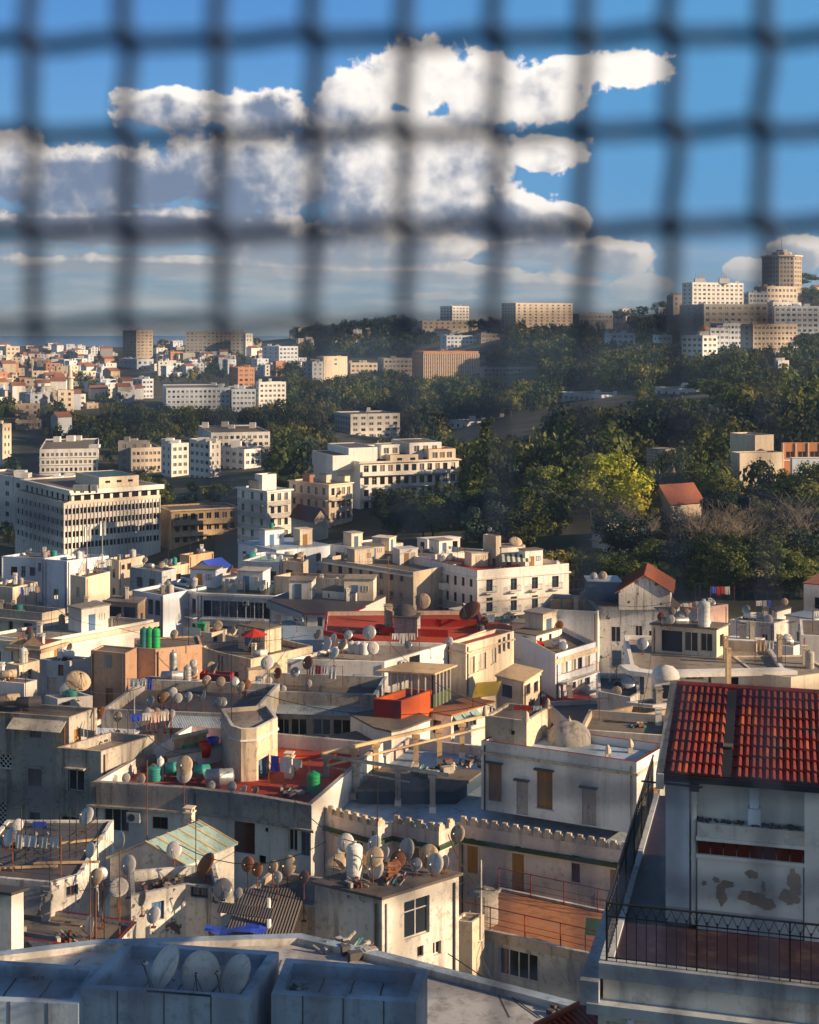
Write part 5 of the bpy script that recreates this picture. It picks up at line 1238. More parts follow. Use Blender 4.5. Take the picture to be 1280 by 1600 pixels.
# ================================================================== white stepped modern house
m1 = B('white_modern_house', 'white house with curved end, red eave and blue edged flat roof', [(421, 938), (476, 959), (528, 960), (552, 955), (566, 949)], 9, white, tindark, Y=165, k=1, back=7.5, par=0, short='the curved white house', nvis=4)
for (x0, x1, y0, y1) in ((427, 432, 942, 956), (445, 452, 949, 964), (459, 466, 954, 971)): m1.w(0, x0, x1, y0, y1, 'win')
m1.w(1, 496, 504, 965, 986, 'brown'); m1.w(1, 515, 525, 963, 985, 'louvw'); m1.w(2, 529, 532, 963, 980, 'dark'); m1.w(2, 543, 550, 962, 984, 'louvw'); m1.w(3, 559, 564, 957, 973, 'louv'); m1.ring('eave', -.14, .14, .5, tilered, faces=[1, 2, 3]); m1.ring('blue_edge', .0, .9, .35, tinblue, faces=[0]); m1.done()
m2 = B('white_lower_house', 'long white lower house stepping down with ribbon windows and grey roofs', [(396, 978), (446, 1000), (492, 1018)], 9, white, tinblue, Y=158, k=1, back=8, par=0, short='the ribbon window house', nvis=2)
m2.row(0, 5, .35, 1.1, 1.1, 'wide', m0=.2); m2.w(1, 453, 465, 1000, 1017, 'blue'); m2.row(0, 3, 3.1, .8, 1.2, 'win'); m2.row(1, 3, 4.1, .9, 1.3, 'win'); m2.done()
m3 = B('stained_white_block', 'square cream block with brown stained parapet behind the curved white house', [(428, 900), (541, 905), (565, 899)], 12, creamd, deckred, Y=186, k=1, back=None, par=1.2, short='the stained cream block', coping=tan); m3.w(1, 545, 563, 916, 930, 'louv') ; m3.done()
m4 = B('roof_cabin', 'small white roof cabin with slab roof on the curved white house', [(504, 922), (556, 927), (573, 921)], 6, white, deck, Y=172, k=1, back=None, par=0, short='the white roof cabin'); m4.w(1, 560, 571, 949, 972, 'louv'); m4.w(0, 512, 515, 928, 934, 'dark'); m4.done()
clutter(m1, 1, 0, 1, 1, 0, False); clutter(m3, 2, 1, 1, 1, 1, False); dish_px(m3, 525, 905, 9, 200, 30, 'white', .6)

# ================================================================== white corner block and its beige neighbour
c1 = B('corner_block', 'large white corner apartment block with three lit floors of balcony windows', [(645, 869), (746, 891), (889, 880)], 14, white, deckred, Y=222, k=1, back=None, par=1.0, short='the white corner block', coping=tilered)
for r, (yb_, hgt) in enumerate(((910, 14), (938, 18), (968, 19))):
    for (x, yo) in ((765, 0), (803, -2), (836, -4), (868, -6)):
        c1.w(1, x - 5, x + 5, yb_ - 4 + yo, yb_ + hgt + yo, 'blue'); 
        if r < 2: c1.bpx(1, x - 8, x + 8, yb_ + hgt + yo + 1, dep=.8)
for r in range(3):
    for k in range(7):
        x = 660 + k * 12.3; y = 893 + k * 1.5 + r * (23 + k * .7); c1.w(0, x, x + 4.5, y, y + 15, 'blue' if k % 2 else 'brown')
c1.balcony(0, c1.u(0, 646), c1.u(0, 700), c1.zat(0, c1.u(0, 660), 910), 1.0, 'solid'); c1.balcony(0, c1.u(0, 664), c1.u(0, 735), c1.zat(0, c1.u(0, 700), 946), 1.0, 'iron')
c1.ring('cornice', 1.3, .25, .25, white, faces=[0, 1]); c1.ring('band', 5.0, .2, .15, cream, faces=[1]); c1.done()
s1 = Bld('stair_tower', 'square cream stair tower on the red roof of the white corner block', 'roof tower', *rect(755, 775, 783, 838, 232, 40), 6.5, cream, deck, par=.2, nvis=2, short='the cream roof tower'); s1.w(0, 769, 775, 872, 890, 'brown'); s1.done()
s2 = Bld('roof_room', 'low cream roof room behind the striped awning', 'roof room', *rect(775, 781, 821, 853, 234, 10), 4.5, cream, decklit, par=.1, nvis=2, short='the low cream roof room'); s2.done()
aw = MB(); 
for k in range(12): aw.face([(k*.42, -2.2, -.9), (k*.42+.42, -2.2, -.9), (k*.42+.42, 0, 0), (k*.42, 0, 0)], white if k % 2 else olive)
a_ = Pt(780, 866, 231); o = link('striped_awning', None, None, (a_.x, a_.y, a_.z)); aw.obj('canvas', o); aw = MB(); aw.bar((.1,-2.15,-.92),(.1,-2.15,-3.2),.04,wood); aw.bar((4.9,-2.15,-.92),(4.9,-2.15,-3.2),.04,wood); aw.bar((2.5,-2.15,-.92),(2.5,-2.15,-3.2),.04,wood); aw.obj('post', o); tag(o, 'green and white striped awning on the roof of the white corner block', 'awning')
dish((a_.x + 3, a_.y + 4, s2.zroof), 2.2, 170, 55, 'cream', .5, 'on the low cream roof room'); clutter(c1, 5, 1, 3, 3, 3, False); clutter(s1, 1, 0, 1, 0, 0, False)
c2 = B('beige_block', 'long beige apartment block with rows of blue shuttered windows', [(503, 872), (646, 894)], 15, beige, deck, Y=224, k=1, back=12, par=.6, short='the long beige block', coping=white)
for r in range(3):
    for k in range(8): x = 513 + k * 16; y = 881 + k * 2.1 + r * (28 + k * .4); c2.w(0, x, x + 5.5, y, y + 13, 'blue' if r != 1 else 'win')
c2.ring('cornice', .5, .3, .3, white, faces=[0]); c2.ring('band', 4.4, .2, .2, beige, faces=[0]); c2.done(); clutter(c2, 3, 1, 2, 2, 1, False)
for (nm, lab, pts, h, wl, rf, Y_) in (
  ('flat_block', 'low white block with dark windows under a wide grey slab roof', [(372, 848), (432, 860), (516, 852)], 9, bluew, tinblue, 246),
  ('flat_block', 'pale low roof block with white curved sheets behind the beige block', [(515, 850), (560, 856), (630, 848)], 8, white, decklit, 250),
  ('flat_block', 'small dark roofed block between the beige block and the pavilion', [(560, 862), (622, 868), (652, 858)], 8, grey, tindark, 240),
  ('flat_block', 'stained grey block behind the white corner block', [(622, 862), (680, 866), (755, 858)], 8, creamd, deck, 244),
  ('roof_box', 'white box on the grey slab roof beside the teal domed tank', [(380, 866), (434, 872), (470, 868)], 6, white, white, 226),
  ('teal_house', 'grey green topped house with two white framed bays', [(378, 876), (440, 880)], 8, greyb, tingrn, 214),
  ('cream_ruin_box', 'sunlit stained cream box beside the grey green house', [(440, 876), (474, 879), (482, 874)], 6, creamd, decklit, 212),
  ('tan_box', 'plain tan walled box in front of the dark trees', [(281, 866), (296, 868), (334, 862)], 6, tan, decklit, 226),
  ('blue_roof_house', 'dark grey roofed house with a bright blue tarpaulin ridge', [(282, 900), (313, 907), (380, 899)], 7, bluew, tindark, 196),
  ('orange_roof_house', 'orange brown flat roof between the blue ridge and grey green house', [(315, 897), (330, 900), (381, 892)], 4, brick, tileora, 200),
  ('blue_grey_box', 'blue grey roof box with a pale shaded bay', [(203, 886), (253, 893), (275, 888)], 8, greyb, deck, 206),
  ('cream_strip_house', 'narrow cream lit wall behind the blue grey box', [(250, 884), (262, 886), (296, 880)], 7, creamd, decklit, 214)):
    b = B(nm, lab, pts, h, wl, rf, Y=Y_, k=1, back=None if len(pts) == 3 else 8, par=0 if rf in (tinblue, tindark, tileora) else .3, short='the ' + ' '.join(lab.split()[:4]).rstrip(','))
    n0 = max(2, int(b.fr(0)[2] / 2.6)); b.row(0, n0, 1.3, 1.2 if nm != 'teal_house' else 2.4, 1.5, 'blue'); b.row(0, n0, 4.3, 1.0, 1.6, 'brown', skip=.2)
    if b.nvis > 1 and b.fr(1)[2] > 2.5 and nm not in ('tan_box', 'cream_ruin_box'): b.row(1, max(1, int(b.fr(1)[2] / 3)), 1.3, 1.0, 1.4, 'brown'); b.row(1, max(1, int(b.fr(1)[2] / 3)), 4.2, 1.0, 1.4, 'brown')
    b.done(); clutter(b, rnd.randint(0, 2), rnd.randint(0, 1), 1, rnd.randint(0, 1), 0, False)
    if nm == 'roof_box': upright_tank(b.on(392, 872), .9, .8, 'teal', b.place)
pv = B('pavilion', 'small white pavilion with three dark openings at the edge of the trees', [(652, 841), (668, 843), (719, 840)], 4.2, white, white, Y=262, k=1, back=None, par=0, short='the white pavilion'); pv.row(1, 3, .6, 1.5, 1.6, 'dark', m0=.3); pv.row(0, 1, .6, 1.0, 1.6, 'dark', m0=.2); pv.done()
# blue ridge tarpaulin
a_ = Pt(330, 888, 198); gabled('tarp_roof', 'small bright blue ridge tent roof among the grey roofs', 'roof', (a_.x - 2.5, a_.y), (a_.x + .3, a_.y - .6), (a_.x + 2.5, a_.y + 2), (a_.x - .5, a_.y + 2.6), a_.z, 1.1, 1.2, white, plasticb, .2)
# facade row in shade
d1 = B('long_shaded_block', 'long shaded bluish apartment block with balconies and green roof strip', [(252, 912), (312, 926), (430, 931)], 16, bluew, tilegrn, Y=188, k=1, back=9, par=.3, short='the long shaded block', nvis=2)
for r in range(4):
    d1.row(0, 5, 1.0 + r * 3.3, .9, 2.0, 'blue', m0=.5); d1.row(1, 8, 1.0 + r * 3.3, 1.1, 2.1, ['blue', 'brown', 'curt', 'dark'], m0=.5)
    if r: d1.balcony(1, .3, d1.fr(1)[2] - .3, d1.ztop - 3.3 * r + .0, 1.0, 'iron' if r % 2 else 'solid')
d1.balcony(0, .2, d1.fr(0)[2] - .2, d1.ztop - 3.3, .9, 'iron'); d1.ring('cornice', 0, .3, .35, white, faces=[0, 1]); d1.done()
for x, y in ((262, 935), (282, 940)): ac_on(d1, 0, x, y)
ac_on(d1, 1, 385, 945); ac_on(d1, 1, 410, 975)
d2 = B('shaded_block', 'lower bluish shaded block with dark balcony doors behind the vaulted terrace', [(205, 922), (255, 930)], 14, bluew, deck, Y=186, k=1, back=8, par=.4, short='the lower shaded block')
for r in range(4): d2.row(0, 4, .8 + r * 3.3, 1.0, 2.0, ['blue', 'brown'], m0=.4)
d2.balcony(0, .2, d2.fr(0)[2] - .3, d2.ztop - 6.4, 1.0, 'iron'); d2.done(); clutter(d1, 3, 1, 2, 2, 1, False); clutter(d2, 2, 1, 1, 1, 1, False)

# ================================================================== left terraces
def simple(nm, lab, pts, h, wl, rf, Y_, k=1, par=.35, back=None, short=None, wins=(), cl=(1, 0, 1, 1, 0), **kw):
    b = B(nm, lab, pts, h, wl, rf, Y=Y_, k=k, back=back, par=par, short=short or 'the ' + ' '.join(lab.split()[:4]).rstrip(','), **kw)
    for wi in wins: b.w(*wi)
    for f in range(b.nvis):
        l_ = b.fr(f)[2]
        if l_ > 2.2 and b.h > 3.5: b.row(f, max(1, int(l_ / 2.8)), 1.5, rnd.choice([.8, 1.0]), 1.4, ['blue', 'brown', 'louvw', 'dark'], m0=.5, skip=.3); b.row(f, max(1, int(l_ / 2.8)), 4.5, .9, 1.6, ['blue', 'brown', 'curt'], m0=.5, skip=.2)
    b.done(); clutter(b, *cl, False); return b
l1 = simple('tall_roof_house', 'cream lit roof house with brown roof rim at the left edge', [(-20, 914), (20, 918), (59, 909)], 8, cream, deck, 192, cl=(1, 1, 2, 1, 0))
l2 = simple('curved_block', 'cream block with a flaring curved corner and dark blue windows', [(-40, 947), (66, 958), (102, 951)], 10, cream, deck, 170, short='the flaring cream block', wins=((0, 14, 20, 966, 990, 'blue'), (0, 37, 50, 968, 990, 'blue')), cl=(2, 2, 2, 3, 2), par=.7)
l2.ring('eave', .9, .3, .7, cream, faces=[0, 1])
simple('white_blue_terrace', 'long bluish white house with small windows below the green tanks', [(2, 869), (70, 872), (108, 866)], 9, bluew, decklit, 222, wins=((0, 17, 27, 886, 899, 'louvg'), (0, 33, 40, 885, 902, 'win'), (0, 89 - 30, 95 - 30, 880, 893, 'win'), (1, 88, 96, 882, 894, 'blue')), cl=(3, 2, 2, 1, 1))
simple('white_round_house', 'bluish white rounded house with a hooded window', [(70, 874), (105, 876), (170, 868)], 8, bluew, deck, 216, wins=((1, 128, 136, 880, 893, 'louvw'),), cl=(2, 1, 2, 1, 1))
simple('cream_long_roof', 'cream sunlit long wall behind the telecom masts', [(170, 872), (186, 876), (226, 868)], 7, cream, decklit, 218, wins=((1, 190, 195, 882, 890, 'brown'), (1, 199, 205, 880, 890, 'brown')), cl=(1, 1, 2, 1, 1))
t0 = simple('mast_tower', 'cream square tower room carrying the white telecom masts', [(110, 898), (134, 902), (172, 893)], 9, cream, deck, 190, short='the mast tower room', cl=(1, 0, 1, 1, 0))
def telecom(px, py, h, lab):
    q = t0.on(px, py); o = link('telecom_mast', None, None, q); tag(o, lab, 'telecom mast'); mb = MB(); mb.bar((0,0,0),(0,0,h),.07,galv,6); mb.bar((0,0,h*.45),(1.6,.4,0),.03,galv); mb.bar((0,0,h*.45),(-1.5,.5,0),.03,galv); mb.bar((0,0,h*.45),(.1,-1.5,0),.03,galv); mb.obj('mast', o)
    for k in range(3): t = k * 2.1; mb = MB(); mb.box(-.14, .14, -.08, .08, h - 2.3, h - .3, plasticw); p = mb.obj('panel_antenna', o, (math.cos(t)*.35, math.sin(t)*.35, 0), t); 
telecom(136, 899, 7, 'white telecom mast with panel antennas, nearer the office block edge, on the tower room'); telecom(160, 895, 7.5, 'white telecom mast on the sunlit end of the tower room')
l3 = simple('small_plaster_tower', 'small cream plaster box with side window and air units', [(119, 950), (154, 953), (170, 947)], 7, cream, decklit, 176, short='the small plaster box', wins=((0, 142, 147, 957, 963, 'brown'),), cl=(0, 1, 0, 1, 0), par=.1); ac_on(l3, 0, 145, 975); ac_on(l3, 0, 136, 970)
l4 = simple('vaulted_terrace', 'open roofed veranda with dark interior and a tan slab canopy', [(165, 940), (215, 944), (228, 935)], 7, tan, decklit, 180, short='the dark veranda', wins=((0, 170, 190, 947, 975, 'dark'), (0, 193, 212, 948, 976, 'dark')), cl=(1, 1, 1, 1, 0), par=0)
l5 = simple('long_lit_cornice_block', 'long block whose bright cornice slants down towards the tan towers', [(-30, 992), (66, 1000), (240, 968)], 9, white, decklit, 150, short='the long lit cornice block', cl=(2, 1, 2, 2, 1), par=.3); l5.ring('cornice', .3, .5, .35, cream, faces=[0, 1]); l5.ring('moulding', 1.3, .3, .15, white, faces=[0, 1])
l6 = simple('bay_house', 'tan house with small gabled horns and arched bays at the left', [(16, 1006), (63, 1010), (101, 999)], 7, cream, deckred, 143, short='the tan bay house', wins=((1, 85, 91, 1012, 1028, 'louv'),), cl=(1, 1, 1, 1, 0), par=.25); l6.ring('cornice', .3, .35, .4, tan, faces=[0, 1])
for i, t in enumerate((.3, .75)):
    a, d, l = l6.fr(0); q = l6.loc((a[0] + d.x * l * t, a[1] + d.y * l * t + .2)); mb = MB(); mb.face([(q[0] - 1.1, q[1], l6.h), (q[0] + 1.1, q[1], l6.h), (q[0], q[1], l6.h + .9)], tan); mb.face([(q[0] - 1.1, q[1] + .3, l6.h), (q[0], q[1] + .3, l6.h + .9), (q[0] + 1.1, q[1] + .3, l6.h)], tan); mb.face([(q[0] - 1.1, q[1], l6.h), (q[0], q[1], l6.h + .9), (q[0], q[1] + .3, l6.h + .9), (q[0] - 1.1, q[1] + .3, l6.h)], tilered); mb.face([(q[0] + 1.1, q[1], l6.h), (q[0] + 1.1, q[1] + .3, l6.h), (q[0], q[1] + .3, l6.h + .9), (q[0], q[1], l6.h + .9)], tilered); mb.obj('gablet', l6.root)
l7 = simple('lit_cabin', 'cream cabin with sunlit gable side and dark red doorway', [(10, 1036), (30, 1040), (63, 1031)], 4.5, cream, canvas, 132, short='the sunlit cabin', wins=((1, 32, 35, 1050, 1058, 'louvg'), (1, 44, 50, 1045, 1060, 'louvg')), cl=(0, 1, 1, 1, 0), par=.1)
l8 = simple('low_white_house', 'low white house with plank roof at the left edge', [(-30, 1062), (38, 1068), (58, 1062)], 6, white, deck, 120, short='the plank roofed house', cl=(1, 1, 1, 1, 2), par=.1)
l9 = simple('grey_middle_house', 'grey house with slatted ledge left of the peach tower', [(62, 1030), (100, 1034), (142, 1027)], 9, greyb, tindark, 128, short='the slatted ledge house', wins=((0, 91, 101, 1038, 1056, 'brown'),), cl=(2, 1, 1, 1, 1), par=.2)
l10 = simple('round_terrace', 'white rounded terrace with the giant cream dish in front', [(70, 1086), (90, 1092), (145, 1087)], 6, white, deck, 112, short='the rounded white terrace', cl=(2, 1, 1, 0, 1), par=.6)
shed = simple('roof_shed', 'small cream shed with a green tank between the peach annex and shaded block', [(306, 986), (331, 989), (355, 983)], 6, cream, deck, 150, short='the green tank shed', wins=((0, 310, 312, 992, 996, 'dark'), (0, 315, 317, 992, 996, 'dark'), (1, 334, 340, 993, 1003, 'dark')), cl=(1, 0, 1, 1, 1), par=.15)
upright_tank(shed.on(316, 985), .7, .8, 'green', shed.place)
simple('curved_terrace', 'cream curved terrace with dark doorways behind the red umbrella', [(352, 992), (384, 998), (402, 988)], 9, creamd, deck, 146, short='the curved cream terrace', wins=((0, 359, 363, 1002, 1018, 'dark'), (1, 386, 390, 1004, 1020, 'dark')), cl=(1, 0, 1, 0, 1), par=.4)
simple('tan_terrace', 'stained tan terrace below the green tank shed', [(312, 1010), (345, 1020), (392, 1030)], 6, creamd, deck, 138, short='the stained tan terrace', back=8, cl=(3, 1, 2, 1, 3), par=.5)
simple('red_court', 'red curved parapet court packed with dishes', [(312, 1052), (360, 1056), (366, 1050)], 4, redwall, tileora, 121, short='the red parapet court', cl=(3, 0, 0, 0, 1), par=.6)
o = link('sun_umbrella', None, None, onz(397, 1025, CZ - 30.4)); mb = MB()
for k in range(8): t0_, t1_ = k*math.pi/4, (k+1)*math.pi/4; mb.face([(1.3*math.cos(t0_), 1.3*math.sin(t0_), 2.0), (1.3*math.cos(t1_), 1.3*math.sin(t1_), 2.0), (0, 0, 2.6)], redwall)
mb.obj('canopy', o); mb = MB(); mb.bar((0,0,0),(0,0,2.6),.03,iron,6); mb.obj('pole', o); tag(o, 'dark red sun umbrella on a small terrace beside the ribbon window house', 'umbrella')

# ================================================================== right side
k1 = B('blank_wall_house', 'house with a big blank white side wall and brown roof terrace', [(841, 951), (934, 956)], 14, white, tan, Y=150, k=1, back=9, par=.35, short='the blank walled house'); k1.done()
for t in range(3):
    a, d, l = k1.fr(0); q = k1.loc((a[0] + d.x * (1.5 + 1.4 * t), a[1] + 1.2)); mb = MB(); mb.box(q[0], q[0] + 1.1, q[1], q[1] + .15, k1.h - .3, k1.h + .8, tan); mb.obj('balustrade', k1.root)
clutter(k1, 1, 0, 3, 1, 0, False)
k2 = B('peeling_house', 'tall white house with black peeling patches below a red tiled gable', [(935, 947), (1058, 951), (1062, 946)], 15, peelw, deck, Y=150, k=1, back=9, par=0, short='the peeling house')
for a in ((0, 955, 970, 979, 1003, 'win'), (0, 993, 1004, 978, 996, 'win'), (0, 957, 971, 1016, 1040, 'louvb'), (0, 996, 1004, 1018, 1030, 'blue'), (0, 957, 968, 1054, 1070, 'blue'), (0, 1014, 1026, 985, 1006, 'brown')): k2.w(*a)
k2.bpx(0, 953, 973, 1042, dep=.5); k2.done()
z_ = CZ - (945 - CY) / F * 151; fl_, fr2, br2 = W2(967, 947, z_), W2(1047, 947, z_), W2(1057, 941, z_)
gabled('gabled_top_storey', 'white peeling gable storey with red tiled roof above the peeling house', 'roof storey', fl_, fr2, (fr2[0] + 1.5, fr2[1] + 7), (fl_[0] + 1.5, fl_[1] + 7), z_ + 1.6, 1.7, 2.0, peelw, browntile, .4, ribs=14)
q = W2(950, 940, z_); x = Bld('roof_shelter', 'pale blue sheet roofed shelter beside the red tiled gable', 'shelter', [(q[0] - 2, q[1] + 1), (q[0] + 1.5, q[1] + .5), (q[0] + 1.5, q[1] + 4), (q[0] - 2, q[1] + 4)], z_ + 2.0, 2.0, frameb, tinblue, par=0, nvis=2, short='the blue sheet shelter'); x.done(); dish((q[0] - .3, q[1] + 2, x.zroof), 1, 200, 30, 'cream', .25, x.place); dish((q[0] - 1.3, q[1] + 2, x.zroof), .8, 200, 30, 'white', .25, x.place)
k3 = simple('pink_roof_terrace', 'low house with orange and pink walled roof terrace behind the gable', [(1045, 946), (1090, 950), (1138, 944)], 9, pink, deckred, 165, short='the orange roof terrace', cl=(5, 1, 4, 2, 1), par=.9)
k3.row(1, 3, 2, 1, 1.3, 'blue')
k4 = B('boat_shaped_house', 'white house with a long curved overhanging slab roof', [(985, 1038), (996, 1045), (1020, 1048), (1226, 1044)], 9, white, decklit, Y=112, k=3, back=11, par=.3, short='the curved slab house', nvis=3, thick=.3)
k4.ring('eave', .0, .35, .9, white, faces=[0, 1, 2]); k4.w(2, 1072, 1100, 1052, 1062, 'curt'); k4.w(2, 1107, 1112, 1057, 1072, 'louvb'); k4.w(2, 1135, 1155, 1058, 1078, 'dark'); k4.w(1, 1000, 1006, 1050, 1085, 'louvb'); k4.done(); ac_on(k4, 2, 1046, 1066)
k5 = B('roof_apartment', 'dark shuttered roof apartment with big cylinder tanks on the curved slab roof', [(1018, 976), (1120, 984), (1138, 976)], 4.4, cream, deck, Y=117, k=1, back=None, par=0, short='the dark roof apartment')
k5.w(0, 1034, 1066, 985, 1018, 'dark'); k5.w(0, 1070, 1090, 988, 1018, 'curt'); k5.w(0, 1094, 1114, 990, 1018, 'curt'); k5.w(1, 1125, 1131, 990, 1012, 'far', sub=False); k5.done()
upright_tank(k5.on(1100, 978), .5, 1.9, 'white', k5.place, 'tall ribbed white water tank'); upright_tank(k4.on(1104, 1018), .38, 2.6, 'white', 'before the dark roof apartment', 'tall bluish white tank column')
for (x, y, dp, c) in ((1034, 964, 14, 'rusty'), (1048, 968, 14, 'white'), (1062, 963, 16, 'white'), (1072, 958, 14, 'cream'), (1083, 962, 14, 'white'), (1004, 1006, 18, 'grey'), (1050, 955, 12, 'cream')): dish_px(k5, x, y, dp, 195, 28, c, .8)
lying_tank(k5.on(1055, 980), .3, 2.2, 'galvanised', k5.place, .05)
k6 = simple('roof_box', 'small cream roof box with tall vent pipe right of the dark roof apartment', [(1133, 1001), (1182, 1004), (1192, 999)], 2.6, cream, white, 119, short='the cream roof box', cl=(0, 0, 1, 2, 0), par=0)
for x, y, h in ((1134, 1020, 1.6), (1218, 1030, 2.2), (1138, 1062, 2.6)): chimney(Vector(onz(x, y + 10, k4.zroof)), .35, h, tan, k4.place, 'tan vent pipe stack')
k7 = simple('tan_roofed_house', 'flat tan roofed low house at the far right edge', [(1180, 1052), (1236, 1058), (1300, 1050)], 6, cream, decklit, 110, short='the flat tan roof', cl=(0, 1, 1, 1, 0), par=.1, back=6)
k8 = simple('edge_white_house', 'white cube house with rusty roof rim at the edge', [(1252, 992), (1330, 996)], 7, white, deck, 122, k=0, short='the white cube house', back=7, cl=(0, 0, 1, 0, 0), par=.1)
k9 = simple('blue_roof_cottage', 'white cottage with a blue corrugated roof near the dark trees', [(1228, 962), (1272, 968), (1300, 962)], 5, white, tinblue, 150, short='the blue roofed cottage', wins=((0, 1247, 1258, 975, 986, 'blue'),), cl=(0, 0, 0, 0, 0), par=0)
k10 = simple('white_cottage', 'white cottage with a brown tiled lean-to beside the blue roofed cottage', [(1206, 952), (1214, 956), (1236, 950)], 6, white, tindark, 156, short='the brown roofed cottage', cl=(1, 0, 1, 0, 0), par=0)
k11 = simple('far_edge_house', 'tall white house corner with red roof line at the edge', [(1256, 912), (1300, 916)], 14, white, browntile, 172, k=0, short='the edge house', back=8, cl=(0, 0, 0, 0, 0), par=0)
k12 = simple('long_blue_roof_house', 'long low house with blue grey roof and white pinnacles', [(1140, 968), (1210, 974), (1232, 968)], 8, whited, tinblue, 146, short='the pinnacled blue roof', wins=((0, 1190, 1200, 990, 1004, 'win'),), cl=(2, 2, 1, 2, 1), par=.2)
k13 = simple('arched_parapet_house', 'white house with scalloped parapet arches', [(1196, 1006), (1240, 1010), (1262, 1004)], 7, white, deck, 130, short='the scalloped parapet house', cl=(1, 1, 1, 1, 1), par=.5)
k14 = B('blue_walled_house', 'house with a smooth sky-lit blue side wall and sunlit stained balconies', [(799, 985), (868, 1022), (931, 1003)], 13, bluew, deck, Y=134, k=1, back=None, par=.5, short='the blue walled house', coping=tan)  # sky light on the side wall is put into its blue tone
for r in range(3):
    for (x0, x1) in ((877, 887), (893, 900), (903, 910), (914, 922)): k14.w(1, x0, x1, 1034 + r * 28 - (x0 - 877) * .25, 1052 + r * 28 - (x0 - 877) * .25, 'louvw' if (x0 + r) % 3 else 'brown')
    k14.bpx(1, 873, 928, 1057 + r * 28, dep=.7, rm=wood)
k14.ring('cornice', .5, .5, .12, creamd, faces=[1]); k14.done()
# the sunlit side of that house is bare cream render: a skin proud of the wall would hide the windows, so a band per storey
k15 = B('roof_room', 'white roof room with a small red cloth on the blue walled house', [(802, 988), (838, 994), (878, 982)], 2.6, white, deck, Y=141, k=1, back=None, par=0, short='the red cloth roof room'); k15.w(1, 843, 847, 997, 1006, 'louvg'); k15.w(1, 858, 862, 990, 1002, 'dark'); k15.done(); mb = MB(); mb.face([(0,0,0),(.7,.1,-.2),(1.0,.2,-1.3),(.3,0,-1.0)], plasticr); mb.face([(0,.02,0),(.3,.02,-1.0),(1.0,.22,-1.3),(.7,.12,-.2)], plasticr); a_ = Pt(838, 1000, 139); o = mb.obj('hanging_cloth', None, a_); tag(o, 'red cloth hanging at the white roof room', 'cloth')
dish_px(k14, 874, 1006, 12, 190, 30, 'grey', .5); clutter(k14, 2, 1, 1, 1, 1, False)
k16 = simple('tan_corner_wall_house', 'roofless looking tan walled house below the kiosk', [(951, 1110), (1009, 1116), (1046, 1108)], 6, tan, deck, 99, short='the tan walled court', cl=(0, 0, 1, 0, 2), par=.9)
k17 = simple('white_kiosk_house', 'white rounded platform with an arched niche kiosk', [(978, 1097), (1020, 1102), (1060, 1096)], 4, white, decklit, 101, short='the kiosk platform', cl=(0, 0, 0, 1, 0), par=.1)
q = k17.on(1040, 1092); o = link('kiosk', None, None, q); mb = MB(); mb.box(-.9, .9, -.7, .7, 0, 1.6, white); mb.obj('wall', o); mb = MB(); mb.lathe([(1.05, 1.6), (.95, 2.0), (.6, 2.35), (0.001, 2.5)], white, 16); mb.obj('dome', o, smooth=True); mb = MB(); mb.box(-.35, .35, -.72, -.703, .2, 1.2, dark); mb.obj('niche', o); tag(o, 'small white domed kiosk beside the red tile roof verge', 'kiosk')
k18 = simple('dark_court_house', 'low dark court house with plants between the peeling house and the dome', [(935, 1080), (985, 1090), (1000, 1082)], 6, whited, tindark, 107, short='the planted court', cl=(2, 0, 1, 0, 2), par=.4, back=6)
k19 = simple('far_low_roofs', 'long low wall with brown coping behind the stepped parapet house', [(905, 1140), (1045, 1150)], 5, cream, deck, 90, k=0, short='the brown coped wall', back=5, cl=(0, 0, 1, 1, 1), par=.5)

